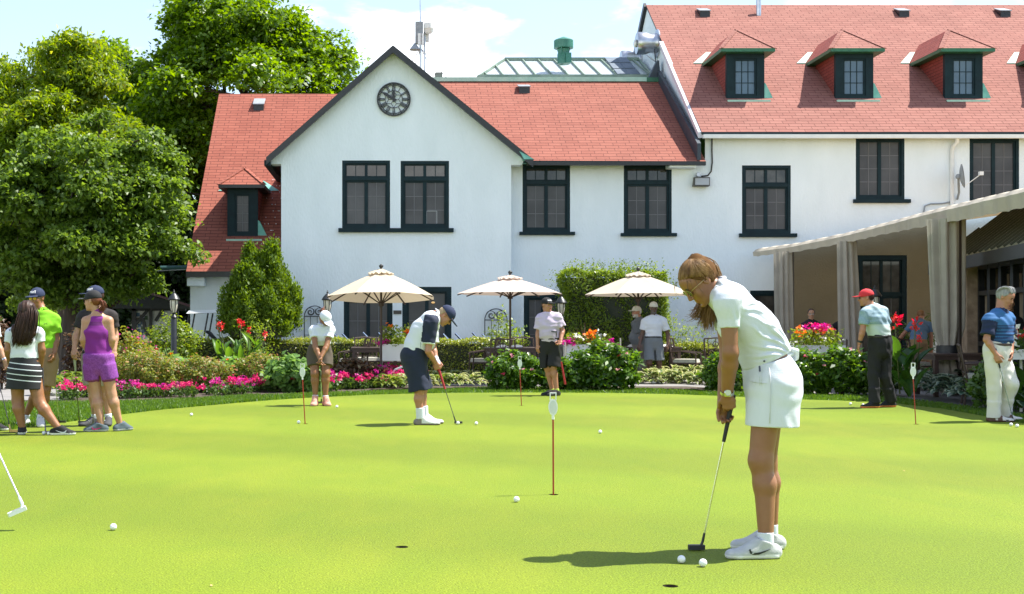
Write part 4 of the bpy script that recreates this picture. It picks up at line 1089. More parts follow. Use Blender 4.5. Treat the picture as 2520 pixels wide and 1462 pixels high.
# planters
M_planter = mat('white_planter', (.74, .75, .73), .5, c2=(.68, .69, .67), scale=4)
def planter(px0, px1, yt, yb, d, label, legs=False, dep=.5):
    x0, x1, zt, zb = wx(px0, d), wx(px1, d), wz(yt, d), wz(yb, d)
    o = empty('planter_box', ((x0 + x1) / 2, d + dep / 2, 0), label=label, cat='planter', group='white flower boxes on the terrace')
    b = MB(); t = .025
    for a_, c_ in (((x0, d, zb), (x1, d + t, zt)), ((x0, d + dep - t, zb), (x1, d + dep, zt)), ((x0, d + t, zb), (x0 + t, d + dep - t, zt)), ((x1 - t, d + t, zb), (x1, d + dep - t, zt))): b.box(a_, c_)
    b.box((x0 + t, d + t, zb), (x1 - t, d + dep - t, zt - .06)); b.build('box', M_planter, o)
    for sx in (x0 + .03, x1 - .03):
        for sy in (d + .03, d + dep - .03): MB().tube([(sx, sy, 0), (sx, sy, zb + .01)], .022, 8).build('leg', M_planter, o, smooth='auto')
    if legs: MB().tube([(x0 + .22, d - .04, .18), (x0 + .32, d - .06, .30), (x0 + .7, d - .06, .45), (x0 + .85, d - .05, .6)], .022, 8).build('drain_hose', M_planter, o, smooth='auto')
    return (x0, x1, d, dep, zt)
PL1 = planter(935, 1012, 847, 888, 26.0, 'white planter box on thin legs behind the bending man, full of orange and pink flowers', True)
PL2 = planter(1395, 1512, 848, 890, 25.8, 'long white planter box right of the man in pink, with petunias and a spiky plant')
PL3 = planter(1950, 2082, 850, 885, 24.0, 'white planter box under the awning edge left of the man in the red cap')
PL4 = planter(2486, 2560, 860, 885, 17.6, 'white planter box at the right edge behind the man in the navy shirt')

# ------------------------------------------------------------------ golf things
M_ball = mat('white_golf_ball', (.82, .83, .84), .3, spec=.5)
# dimpled ball
bmb = bmesh.new(); bmesh.ops.create_icosphere(bmb, subdivisions=4, radius=.02135)
gold = (1 + 5 ** .5) / 2; dirs = []
for i in range(240):
    z = 1 - 2 * (i + .5) / 240; a = 2 * math.pi * i / gold; r = math.sqrt(1 - z * z); dirs.append((r * math.cos(a), r * math.sin(a), z))
dn = np.array(dirs)
for v in bmb.verts:
    n_ = np.array(v.co.normalized()); k = float((dn @ n_).max()); ang = math.acos(min(1, k)); 
    v.co *= 1 - .012 * max(0, 1 - (ang / .10) ** 2)
for f in bmb.faces: f.smooth = True
meb = bpy.data.meshes.new('golf_ball'); bmb.to_mesh(meb); bmb.free(); meb.materials.append(M_ball)
balls = [(279, 1305, 'white ball alone on the left of the green, nearest the white putter'), (1271, 1236, 'white ball just left of the nearest red flagstick'), (1677, 1386, 'left ball of the pair at the feet of the woman in white'),
         (1730, 1395, 'white ball right of the pair at the feet of the woman in white'), (471, 1024, 'white ball alone right of the woman in purple'), (735, 1043, 'white ball just left of the flagstick in front of the woman in brown shorts'),
         (829, 1004, 'white ball right of the pink shoes of the woman in brown shorts'), (1127, 1045, 'white ball at the putter head of the bending man in navy and white'), (1172, 1046, 'white ball right of the bending man\'s putter'),
         (1477, 1067, 'white ball alone in the middle distance left of the woman in white'), (2093, 997, 'white ball left of the pair at the man in the red cap'), (2124, 1000, 'white ball touching the shoe of the man in the red cap'),
         (2488, 1049, 'white ball left of the pair beside the shoe of the man in white trousers'), (2503, 1052, 'white ball right of the pair beside the shoe of the man in white trousers'), (108, 1070, 'white ball left of the pair behind the black putter at the striped skirt'), (120, 1071, 'white ball right of the pair behind the black putter at the striped skirt')]
for i, (px, py, lab) in enumerate(balls):
    g = gnd(px, py); o = bpy.data.objects.new('golf_ball', meb); o.location = g + V(0, 0, .02135); o.rotation_euler = (i * .7, i * 1.3, i); col.objects.link(o)
    tag(o, lab, 'golf ball', 'golf balls on the putting green')
# practice flagsticks
M_redpole = mat('red_pole', (.30, .02, .012), .35)
M_paddle = mat('white_paddle', (.80, .82, .80), .4)
def flagstick(px, ybase, ytop, label, lean=0.0, cupi=None):
    g = gnd(px, ybase); d = g.y; zt = wz(ytop, d); s = zt / 1.0
    H = .72 if cupi is None else .72
    hd = zt * .25
    o = empty('flagstick', g, label=label, cat='flagstick', group='red practice flagsticks with white paddles')
    tip = V(g.x + lean, d, zt - hd)
    b = MB(); b.tube([g + V(0, 0, -.10), tip], .0065, 8); b.build('stick', M_redpole, o, smooth='auto')
    k = hd / .2
    c = tip + V(0, 0, .085 * k)
    b = MB(); n = 22; R0 = [(.036 * k * math.cos(2 * math.pi * i / n), .065 * k * math.sin(2 * math.pi * i / n)) for i in range(n)]
    b.prism([c + V(x, -.008, z) for x, z in R0], (0, .016, 0)); b.tube([tip - V(0, 0, .01), tip + V(0, 0, .03 * k)], .011 * k, 8)
    w = .026 * k; z0, z1 = c.z + .052 * k, c.z + .115 * k; t = .007 * k
    b.box((c.x - w, d - .008, z0), (c.x - w + t, d + .008, z1)); b.box((c.x + w - t, d - .008, z0), (c.x + w, d + .008, z1)); b.box((c.x - w + t, d - .008, z1 - t), (c.x + w - t, d + .008, z1))
    pd = b.build('paddle', M_paddle, o)
    b = MB(); b.prism([c + V(x * .78, -.0105, z * .8) for x, z in R0], (0, .002, 0)); b.build('paddle_face', mat('pale_paddle_face', (.62, .66, .62), .5, c2=(.7, .72, .68), scale=30), o)
flagstick(1362, 1217, 966, 'nearest red flagstick with white paddle in the middle of the green', lean=-.003)
flagstick(752, 1043, 895, 'red flagstick with white paddle in front of the woman in brown shorts', lean=-.04)
flagstick(1284, 998, 877, 'far red flagstick with white paddle left of the man in pink', lean=-.03)
flagstick(2255, 1044, 893, 'red flagstick with white paddle between the men in black and white trousers', lean=-.04)

def putter(grip, head, gl, label, gripm, shaftm, headm, hdir=(1, 0, 0), hl=.11, hw=.03, kind='blade', sr=.005, gr=.013, mark=None):
    """grip end to hosel; hdir = direction of the head's long axis"""
    grip, head = Vector(grip), Vector(head)
    o = empty('putter', head, label=label, cat='putter', group='putters held by the players')
    ax = (grip - head).normalized(); L = (grip - head).length
    b = MB(); b.tube([head, grip - ax * gl], sr, 10); b.build('shaft', shaftm, o, smooth='auto')
    b = MB(); b.tube([grip - ax * gl, grip - ax * .02, grip], [gr * .75, gr * 1.1, gr], 12); b.build('grip', gripm, o, smooth='auto')
    h = Vector(hdir).normalized(); u = V(0, 0, 1); s_ = h.cross(u).normalized(); u = s_.cross(h)
    b = MB(); c = head + V(0, 0, -.012)
    P = [(-.15, -.5), (.8, -.5), (.88, -.2), (.85, .4), (.6, .5), (-.05, .5), (-.15, .2)]
    b.prism([c + h * (x * hl) + s_ * (y * hw) - u * .013 for x, y in P], u * .026)
    if kind == 'mallet': b.prism([c + h * (x * hl) + s_ * (y * hw) - u * .012 for x, y in [(0, -.5), (.7, -.5), (.65, -1.6), (.35, -2.0), (.05, -1.6)]], u * .018)
    b.tube([head + ax * .07, head + ax * .02, c + h * .01], [sr * 1.5, sr * 1.7, sr * 1.5], 8)
    b.build('putter_head', headm, o)
    if mark:
        b = MB(); b.prism([c + h * (x * hl) + s_ * (y * hw * .5) + u * .0135 for x, y in [(.1, -.8), (.6, -.8), (.6, .2), (.1, .2)]], u * .002); b.build('head_inlay', mark, o)
    return o
M_grip = mat('black_grip', (.02, .02, .021), .7)
M_redgrip = mat('red_grip', (.38, .02, .03), .6)
M_darksteel = mat('dark_steel', (.10, .10, .11), .3, metal=.8)
M_whitehead = mat('white_putter_head', (.78, .80, .82), .25)
# the putter coming into the left edge
h = at(60, 1243, 8.0); h.z = .16
dd = F * (HC - .13) / (1253 - HZ); h = at(58, 1247, dd)
ghead = at(-56, 1000, dd + .25)
putter(ghead, h, .27, 'white blade putter entering the picture at the left edge, lifted off the turf', M_grip, M_steel, M_whitehead, hdir=(-1, -.25, -.42), hl=.115, hw=.045, sr=.0058, mark=M_grey)
# ------------------------------------------------------------------ vegetation
RN = np.random.default_rng(11)
def quadmesh(name, Vt, mats, parent=None, mi=None, loc=None, smooth=False, nv=4):
    """Vt (N, nv, 3) loose faces linked as one mesh"""
    N = len(Vt)
    if parent is not None: o0 = np.array(base_of(parent)); oloc = (0, 0, 0)
    else: oloc = loc if loc is not None else (0, 0, 0); o0 = np.array(oloc)
    me = bpy.data.meshes.new(name)
    me.vertices.add(N * nv); me.loops.add(N * nv); me.polygons.add(N)
    me.vertices.foreach_set('co', (Vt.reshape(-1, 3) - o0).astype(np.float32).ravel())
    me.loops.foreach_set('vertex_index', np.arange(N * nv, dtype=np.int32))
    me.polygons.foreach_set('loop_start', np.arange(0, N * nv, nv, dtype=np.int32))
    if not isinstance(mats, (list, tuple)): mats = [mats]
    for m in mats: me.materials.append(m)
    if mi is not None: me.polygons.foreach_set('material_index', np.asarray(mi, dtype=np.int32))
    me.update(calc_edges=True); me.validate()
    o = bpy.data.objects.new(name, me); o.location = oloc; col.objects.link(o)
    if parent is not None: o.parent = parent
    return o
def unit(a): return a / (np.linalg.norm(a, axis=-1, keepdims=True) + 1e-9)
def leaves(P, size, up=0.5, out=None, aspect=0.62, droop=0.0, along=None, var=0.4):
    """diamond leaves at points P; normals lean up / out"""
    n = len(P)
    nr = RN.normal(size=(n, 3)); nr = unit(nr) + np.array([0, 0, up])
    if out is not None: nr = nr + out * 0.6
    nr = unit(nr)
    a = RN.normal(size=(n, 3)) if along is None else along + RN.normal(size=(n, 3)) * .35
    t = unit(a - nr * (a * nr).sum(1, keepdims=True)); t[:, 2] -= droop; t = unit(t)
    b = np.cross(nr, t)
    s = (size * (1 + var * (RN.random(n) * 2 - 1)))[:, None]
    w = s * aspect * .5
    fold = nr * s * .10
    return np.stack([P, P + t * s * .45 + b * w + fold, P + t * s, P + t * s * .45 - b * w + fold], 1)
def fibdir(n):
    d = RN.normal(size=(n, 3)); return unit(d)

def tree(name, label, base, blobs, m, ncl, nl, clr, leaf, trunk_r, barkm, group='broad trees left of the clubhouse', up=.9, droop=.15, flat=.38, cat='tree', limbs=True, inner=.22, aspect=.62):
    bx, by = base
    o = empty(name, (bx, by, 0), label=label, cat=cat, group=group)
    cs, rs = [], []
    for (px, py, d, rpx, rpy) in blobs:
        c = at(px, py, d); cs.append(c); rs.append((rpx / F * d, max(rpx, rpy) / F * d * .8, rpy / F * d))
    C = np.array([tuple(c) for c in cs]); Rr = np.array(rs)
    # boughs: second-level lumps over each mass, then leaf sprays over every bough
    wgt = (Rr[:, 0] * Rr[:, 2]); wgt = wgt / wgt.sum()
    nb = max(12, ncl // 9); bi = RN.choice(len(C), size=nb, p=wgt); dd = fibdir(nb); dd[:, 1] -= .35; dd = unit(dd)
    rad = np.where(RN.random(nb) < inner, RN.uniform(.3, .7, nb), RN.uniform(.72, 1.14, nb))
    bc = C[bi] + dd * Rr[bi] * rad[:, None]; br = clr * RN.uniform(.7, 2.1, nb)
    si = RN.choice(nb, size=ncl, p=br ** 2 / (br ** 2).sum()); d2 = fibdir(ncl); d2[:, 2] += .25; d2[:, 1] -= .2; d2 = unit(d2)
    cl = bc[si] + d2 * br[si][:, None] * RN.uniform(.55, 1.05, ncl)[:, None] * np.array([1, 1, .75])
    keep = cl[:, 2] > .6; cl, d2, si = cl[keep], d2[keep], si[keep]; k = len(cl)
    per = nl // k
    cr_ = clr * RN.uniform(.5, 1.15, k)
    q = RN.normal(size=(k, per, 3)) * np.array([.5, .5, .5 * flat]) * cr_[:, None, None]
    q[:, :, 2] -= (q[:, :, 0] ** 2 + q[:, :, 1] ** 2) * .45
    P = (cl[:, None, :] + q).reshape(-1, 3)
    outv = np.repeat(d2, per, 0)
    quadmesh('crown', leaves(P, leaf, up, outv * .5, droop=droop, aspect=aspect), m, o)
    b = MB()
    ctr = C.mean(0); zt = C[:, 2].max() - .5
    b.tube([(bx, by, -.2), (bx + .05, by, 1.2), (bx * .6 + ctr[0] * .4, by * .7 + ctr[1] * .3, zt * .5), (ctr[0], ctr[1], zt * .85)], [trunk_r * 1.25, trunk_r, trunk_r * .7, trunk_r * .25], 10)
    if limbs:
        mid = Vector((bx * .7 + ctr[0] * .3, by * .8 + ctr[1] * .2, zt * .33))
        for c in cs:
            e = mid.lerp(c, .5) + V(0, 0, -.1 * (c - mid).length); b.tube([mid, e, c], [trunk_r * .5, trunk_r * .32, trunk_r * .12], 7)
        for i in range(nb):
            c = cs[int(bi[i])]; p = Vector(bc[i]); b.tube([c, c.lerp(p, .6) + V(0, 0, .12), p], [trunk_r * .14, trunk_r * .09, .018], 5)
        for i in RN.choice(k, size=min(k, 200), replace=False):
            c = Vector(bc[si[i]]); p = Vector(cl[i]); b.tube([c, c.lerp(p, .6) + V(0, 0, .05), p], [trunk_r * .07, trunk_r * .045, .008], 4)
    b.build('trunk', barkm, o, smooth=True)
    return o
M_bark = mat('grey_brown_bark', (.10, .075, .055), .9, c2=(.05, .038, .03), scale=7, bump=.03, bscale=14, stretch=(1, 1, .25))
L_maple = leafmat('maple_leaf', (.060, .125, .005), (.125, .215, .010), .46, .42)
L_maple2 = leafmat('front_maple_leaf', (.062, .122, .011), (.125, .200, .020), .44, .48)
L_ash = leafmat('ash_leaf', (.100, .172, .008), (.175, .250, .012), .48, .45, cc=(.26, .28, .02))
L_dark = leafmat('dark_shade_leaf', (.012, .028, .006), (.024, .050, .008), .2, .5)  # leaf colour darkened to carry the deep shade under the trees
tree('maple_tree', 'tall dark green maple rising behind the left roof', (wx(560, 46), 46), [(555, 90, 45, 120, 85), (500, 60, 45, 60, 55), (620, 75, 45, 70, 60), (690, 160, 45.5, 95, 85), (792, 175, 45.5, 60, 72), (345, 160, 46, 70, 68), (455, 190, 45, 110, 90), (600, 240, 44, 190, 90), (450, 330, 44.5, 110, 100), (440, 470, 44, 110, 120), (400, 600, 44, 100, 100), (520, 400, 46, 140, 140), (300, 235, 46, 60, 80), (290, 350, 45.5, 80, 90)], L_maple, 1300, 105000, .60, .18, .34, M_bark)
tree('ash_tree', 'yellow green ash tree left of the maple, with narrow pale leaves', (wx(150, 34.5), 34.5), [(175, 180, 34, 80, 72), (70, 245, 34, 72, 75), (240, 275, 34, 75, 80), (120, 330, 33.5, 130, 100), (20, 400, 33.5, 100, 120), (200, 400, 34, 100, 80), (5, 300, 34, 60, 70), (270, 345, 34, 50, 60)], L_ash, 800, 74000, .42, .15, .22, M_bark, droop=.55, up=.5, aspect=.40)
tree('maple_tree', 'mid green maple with glossy leaves standing in front of the others at the left', (wx(170, 31), 31), [(310, 385, 30.5, 80, 88), (190, 460, 30, 140, 110), (335, 525, 30, 92, 100), (60, 520, 30, 120, 110), (405, 605, 30.3, 50, 46), (240, 610, 29.8, 130, 62), (40, 630, 30, 120, 66), (375, 470, 30.8, 52, 80), (60, 705, 30.6, 110, 50), (200, 700, 30.8, 110, 46), (330, 690, 31, 80, 42), (110, 400, 30.6, 60, 50), (245, 330, 31, 50, 44)], L_maple2, 1050, 92000, .35, .122, .22, M_bark, up=.8, droop=.3)
tree('maple_tree', 'dark maple in deep shade at the left edge of the picture behind the ash', (wx(-60, 40), 40), [(-20, 260, 40, 110, 90), (-40, 420, 40, 140, 140), (90, 480, 40, 150, 140), (250, 500, 40, 160, 130)], L_maple, 400, 26000, .7, .23, .26, M_bark, limbs=True)
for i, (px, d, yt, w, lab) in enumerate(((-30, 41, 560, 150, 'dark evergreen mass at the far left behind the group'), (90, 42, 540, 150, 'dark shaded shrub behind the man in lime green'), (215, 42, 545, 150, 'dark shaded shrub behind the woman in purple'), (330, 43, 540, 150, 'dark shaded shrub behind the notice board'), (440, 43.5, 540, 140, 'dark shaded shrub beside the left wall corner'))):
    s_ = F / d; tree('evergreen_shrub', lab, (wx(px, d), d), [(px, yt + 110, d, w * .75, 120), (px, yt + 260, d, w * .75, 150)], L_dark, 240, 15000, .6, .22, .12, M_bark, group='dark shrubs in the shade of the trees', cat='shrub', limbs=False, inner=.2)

def stemcore(o, x, y, h, r, n=5, m=None):
    b = MB()
    for i in range(n):
        a = i * 2 * math.pi / n; b.tube([(x + .03 * math.cos(a), y + .03 * math.sin(a), -.02), (x + r * .35 * math.cos(a), y + r * .35 * math.sin(a), h * .5), (x + r * .55 * math.cos(a), y + r * .55 * math.sin(a), h * .8)], [.018, .011, .005], 5)
    b.build('stem', m or M_bark, o, smooth=True)
def blossoms(o, P, size, m, name='blossom', petals=5, upb=.8):
    k = len(P); q = np.repeat(P, petals, 0); ang = np.tile(np.arange(petals) * 2 * np.pi / petals, k) + np.repeat(RN.random(k) * 6, petals)
    al = np.stack([np.cos(ang), np.sin(ang), np.full(k * petals, .35)], 1)
    quadmesh(name, leaves(q, size, upb, None, aspect=.85, along=al * 3), m, o)
def dome(n, c, r, lump=.18, lo=.72, hi=1.03, f=7.0, lower=-.55):
    d = fibdir(n * 2); d = d[d[:, 2] > lower][:n]
    l = 1 + lump * (np.sin(d[:, 0] * f + c[0] * 3) * np.sin(d[:, 1] * f + 1 + c[0]) + .6 * np.sin(d[:, 2] * f * 1.3 + d[:, 0] * 5))
    k = RN.random(len(d)) ** .5 * (hi - lo) + lo
    return np.array(c) + d * np.array(r) * (l * k)[:, None], d
def bush(name, label, px, ytop, ybase, w, m, n, leaf, group=None, cat='shrub', up=.8, aspect=.6, along=None, flower=None, lump=.18, d=None, depth=.85, lower=-.75, tips=None, lo=.66):
    d = d or gd(ybase); x = wx(px, d); h = wz(ytop, d); r = w / 2 / F * d
    d = d + r * depth * .6
    o = empty(name, (x, d, 0), label=label, cat=cat, group=group)
    P, D = dome(n, (x, d, h * .46), (r, r * depth, h * .54), lump, lower=lower, lo=lo)
    P[:, 2] = np.maximum(P[:, 2], .03)
    quadmesh('foliage', leaves(P, leaf, up, D, aspect, along=None if along is None else np.tile(np.array(along), (len(P), 1)) + D * .8), m, o)
    stemcore(o, x, d, h, r)
    if tips:
        T, D2 = dome(tips[1], (x, d, h * .46), (r, r * depth, h * .56), lump, lo=.98, hi=1.08, lower=.0); quadmesh('flower_head', leaves(T, tips[2], .8, D2, .9), tips[0], o)['kind'] = 'stuff'
    if flower:
        for (fm, fn, fs) in (flower if isinstance(flower, list) else [flower]):
            T, D2 = dome(fn, (x, d, h * .46), (r, r * depth, h * .55), lump, lo=1.0, hi=1.06, lower=-.35); T[:, 1] -= .02; blossoms(o, T, fs, fm)
    return o
def hedge(name, label, px0, px1, ytop, d0, dep, m, n, leaf, group=None, wisp=0, wl=.25, wave=.04, base=0.0, core=True):
    x0, x1, h = wx(px0, d0), wx(px1, d0), wz(ytop, d0)
    o = empty(name, ((x0 + x1) / 2, d0 + dep / 2, 0), label=label, cat='hedge', group=group)
    a = np.array([(x1 - x0) * (h - base), (x1 - x0) * dep, dep * (h - base), dep * (h - base)]); a = a * np.array([1, 1.4, 1, 1]); f = RN.choice(4, n, p=a / a.sum())
    u, v = RN.random(n), RN.random(n); P = np.zeros((n, 3)); Nn = np.zeros((n, 3))
    k = RN.random(n) ** 1.5 * .10
    P[:, 0] = np.where(f == 2, x0 + k, np.where(f == 3, x1 - k, x0 + (x1 - x0) * u))
    P[:, 1] = np.where(f == 0, d0 + k, d0 + dep * (np.where(f == 1, v, u)))
    P[:, 2] = np.where(f == 1, h - k, base + (h - base) * v)
    Nn[f == 0] = (0, -1, 0); Nn[f == 1] = (0, 0, 1); Nn[f == 2] = (-1, 0, 0); Nn[f == 3] = (1, 0, 0)
    bump_ = wave * (np.sin(P[:, 0] * 3.1) + np.sin(P[:, 0] * 7.7 + P[:, 2] * 5) + np.sin(P[:, 2] * 6 + 1))
    P += Nn * bump_[:, None] * .8 + RN.normal(size=(n, 3)) * .015
    Lv = [leaves(P, leaf, .8, Nn * .9)]
    if wisp:
        bx = RN.uniform(x0, x1, wisp); by = RN.uniform(d0, d0 + dep, wisp); ln_ = RN.uniform(.3, 1, wisp) ** 1.6 * wl; lx = RN.normal(size=wisp) * .25; ly = RN.normal(size=wisp) * .2
        for j in range(12):
            t = j / 11; Q = np.stack([bx + lx * ln_ * t, by + ly * ln_ * t, h - .06 + ln_ * t], 1) + RN.normal(size=(wisp, 3)) * .012; Lv.append(leaves(Q, leaf * .85, .3))
        for sx, xx in ((-1, x0), (1, x1)):
            m_ = wisp // 3; zz = RN.uniform(base + .3, h, m_); yy = RN.uniform(d0, d0 + dep, m_); ln2 = RN.uniform(.2, 1, m_) ** 2 * wl
            for j in range(8): t = j / 7; Lv.append(leaves(np.stack([xx + sx * ln2 * t, yy, zz + ln2 * t * .6], 1) + RN.normal(size=(m_, 3)) * .015, leaf * .85, .3))
    quadmesh('foliage', np.concatenate(Lv), m, o)
    if core: MB().box((x0 + .10, d0 + .10, base), (x1 - .10, d0 + dep - .08, h - .11)).build('hedge_core', mat('dark_core', (.02, .028, .012), .9, c2=(.035, .04, .02), scale=9), o)  # opaque box added inside the leaves to stop light leaking through
    return o
L_box = leafmat('boxwood_leaf', (.10, .145, .012), (.23, .265, .03), .4, .34, cc=(.40, .40, .14))
L_thuja = leafmat('arborvitae_spray', (.060, .120, .005), (.130, .205, .009), .32, .6)
L_bright = leafmat('bright_shrub_leaf', (.085, .15, .010), (.17, .235, .018), .42, .45)
L_mid = leafmat('mid_green_leaf', (.035, .085, .010), (.075, .14, .016), .3, .38)
L_peony = leafmat('peony_leaf', (.030, .085, .008), (.095, .185, .014), .36, .32)
L_spirea = leafmat('spirea_leaf', (.085, .125, .012), (.19, .215, .025), .34, .5, cc=(.28, .16, .05))
L_bronze = leafmat('bronze_leaf', (.05, .022, .012), (.12, .07, .025), .25, .4, cc=(.25, .2, .1))
L_yellow = leafmat('yellow_shrub_leaf', (.11, .15, .012), (.24, .25, .03), .38, .45, cc=(.34, .07, .04))
L_nast = leafmat('nasturtium_leaf', (.09, .19, .035), (.15, .26, .055), .4, .5)
F_rust = leafmat('rust_flower', (.26, .13, .05), (.36, .20, .08), .2, .7)
F_pink = leafmat('hot_pink_petal', (.50, .010, .085), (.60, .022, .14), .3, .5, cc=(.50, .012, .03))
F_mag = leafmat('magenta_petal', (.42, .010, .17), (.52, .03, .26), .3, .5)
F_red = leafmat('scarlet_petal', (.60, .012, .012), (.70, .05, .015), .25, .45)
F_orange = leafmat('orange_petal', (.75, .14, .01), (.8, .30, .02), .3, .5)
F_white = leafmat('white_petal', (.70, .70, .66), (.78, .78, .74), .3, .6)
F_peony = leafmat('peony_petal', (.50, .16, .22), (.66, .34, .38), .3, .6)
F_wine = leafmat('wine_petal', (.35, .01, .04), (.45, .03, .08), .2, .5)
# evergreens
def cedar(label, blobs, base, d):
    o = empty('arborvitae', (base, d, 0), label=label, cat='evergreen')
    Ps, Ds = [], []
    for (px, py, dd, rx, ry, n) in blobs:
        c = at(px, py, dd); r = (rx / F * dd, rx / F * dd * .95, ry / F * dd)
        k = n // 20; dirs = fibdir(k); dirs[:, 1] -= .15; dirs = unit(dirs); ctr = np.array(c) + dirs * np.array(r) * RN.uniform(.84, 1.04, k)[:, None]
        q = ctr[:, None, :] + RN.normal(size=(k, 44, 3)) * np.array([.045, .045, .075]); Ps.append(q.reshape(-1, 3)); Ds.append(np.repeat(dirs, 44, 0))
    P, D = np.concatenate(Ps), np.concatenate(Ds); ok = P[:, 2] > .02; P, D = P[ok], D[ok]
    quadmesh('foliage', leaves(P, .082, .1, D, .46, along=np.tile([0, 0, 1.3], (len(P), 1)) + D * .6), L_thuja, o)
    b = MB(); b.tube([(base - .3, d, 0), (base - .3, d, 2.3)], [.09, .02], 8); b.tube([(base + .3, d, 0), (base + .32, d, 2.4)], [.09, .02], 8)
    for (px, py, dd, rx, ry, n) in blobs[:3]:
        c = at(px, py, dd)
        b.tube([c + V(0, 0, -ry / F * dd * .9), c + V(0, 0, -ry / F * dd * .3), c + V(0, 0, ry / F * dd * .75)], [rx / F * dd * .75, rx / F * dd * .8, .02], 10)
    b.build('trunk', mat('dark_core', (.02, .028, .012), .9, c2=(.035, .04, .02), scale=9), o, smooth=True)
cb = [(612, 775, 29.3, 58, 60, 2200), (668, 775, 29.3, 58, 60, 2200), (638, 720, 29.4, 60, 80, 2200)]
rgc = random.Random(4)
for (lx_, top_, w_, n_) in ((612, 612, 66, 34), (664, 606, 64, 34)):
    for i in range(n_):
        t_ = (i + .5) / n_; y_ = top_ + 14 + t_ ** .8 * 175; e_ = w_ * (.14 + .95 * min(1, (t_ * 1.15)) ** .75); a_ = rgc.uniform(0, 6.28); k_ = rgc.uniform(.55, 1.0)
        cb.append((lx_ + math.cos(a_) * e_ * k_, y_ + rgc.uniform(-8, 8), 29.4 + math.sin(a_) * e_ * k_ / F * 29.4, 9 + 7 * t_, 22 + 16 * t_, 420))
cedar('plump twin-topped arborvitae against the red roof left of the gable', cb, wx(637, 29.6), 29.6)
hedge('box_hedge', 'long clipped box hedge behind the chairs, from the lamp post to the middle table', 438, 1300, 835, 29.2, .8, L_box, 22000, .05, wave=.03)
hedge('box_hedge', 'clipped box hedge right of the men in white caps behind the side-on chair', 1640, 1800, 846, 28.6, .8, L_box, 6000, .05, wave=.05, wisp=40, wl=.2)
hedge('privet_hedge', 'tall square green hedge shrub behind the right parasol', 1392, 1640, 672, 29.4, 1.0, L_bright, 26000, .055, wisp=240, wl=.42, wave=.07)
bush('feathery_shrub', 'loose feathery green shrub under the middle trellis', 1243, 792, 0, 92, L_bright, 1500, .07, d=28.6, along=(0, 0, 1.5), lump=.4)
bush('feathery_shrub', 'loose feathery shrub rising above the right box hedge', 1680, 800, 0, 130, L_bright, 1600, .06, d=28.9, along=(0, 0, 1.5), lump=.4)
bush('privet_shrub', 'bright yellow green shrub in front of the notice board by the lamp post', 420, 786, 0, 135, L_bright, 3000, .075, d=28.2, lump=.22)
bush('bronze_shrub', 'bronze leaved shrub between the man in lime and the man in black', 195, 812, 0, 80, L_bronze, 1600, .09, d=25, lump=.3)
bush('bronze_shrub', 'dark bronze shrub cut by the left edge behind the woman with long hair', -5, 800, 0, 70, L_bronze, 1400, .09, d=24, lump=.3)
bush('barberry_shrub', 'yellow and red leaved shrub right of the woman in purple', 318, 826, 0, 120, L_yellow, 3000, .065, d=24.6, lump=.25, tips=(F_mag, 60, .05))
bush('barberry_shrub', 'low yellow leaved shrub just right of the purple shorts', 325, 872, 0, 110, L_yellow, 1800, .06, d=23.6, lump=.25)
G_sp = 'spirea bushes with rusty flower heads'
bush('spirea_bush', 'rusty spirea bush left of the lamp post, largest of the three', 350, 868, 0, 165, L_spirea, 5200, .055, G_sp, d=22.7, tips=(F_rust, 130, .045), lump=.16)
bush('spirea_bush', 'rusty spirea bush right of the lamp post foot', 492, 884, 0, 150, L_spirea, 4600, .055, G_sp, d=23.1, tips=(F_rust, 170, .045), lump=.16)
bush('spirea_bush', 'rusty spirea bush below the canna lilies', 640, 874, 0, 135, L_spirea, 4200, .055, G_sp, d=23.9, tips=(F_rust, 110, .045), lump=.16)
bush('bronze_shrub', 'low dark bronze bush behind the pink flowers under the left table', 868, 893, 0, 130, L_bronze, 3200, .085, d=24.7, along=(0, 0, 1.2), lump=.2)
G_na = 'nasturtium mounds with round pale leaves'
for (px, yt, d, w, lab) in ((712, 882, 23.2, 120, 'pale round-leaved nasturtium mound left of the woman in brown shorts'), (560, 888, 24.2, 100, 'pale nasturtium mound under the canna leaves'), (425, 884, 24.2, 110, 'pale nasturtium mound at the foot of the left lamp post'), (770, 900, 23.0, 60, 'small nasturtium mound behind the legs of the woman in brown shorts')):
    bush('nasturtium', lab, px, yt, 0, w, L_nast, 1300, .11, G_na, 'plant', up=.9, aspect=.95, d=d, lump=.2, flower=(F_orange, 6, .05))
# peonies
G_pe = 'dark green peony bushes in front of the terrace'
for (px, yt, d, w, n, lab) in ((1270, 872, 23.6, 130, 3400, 'dark peony bush left of the man in pink'), (1392, 888, 23.4, 110, 2600, 'dark peony bush behind the legs of the man in pink'), (1495, 852, 23.4, 165, 5200, 'large dark peony bush in front of the white planter, with pink blooms'), (1795, 872, 23.0, 110, 2600, 'dark peony bush behind the forearms of the woman in white'),
                              (1990, 868, 22.2, 150, 3600, 'dark peony bush just right of the white skirt'), (2085, 862, 22.0, 140, 3600, 'dark peony bush left of the black trousers'), (2160, 880, 22.0, 110, 2200, 'dark peony bush behind the black trousers')):
    bush('peony_bush', lab, px, yt, 0, w, L_peony, n, .105, G_pe, d=d, lump=.2, aspect=.48, flower=[(F_peony, 7, .045), (F_wine, 4, .045)] if px != 1392 else None)
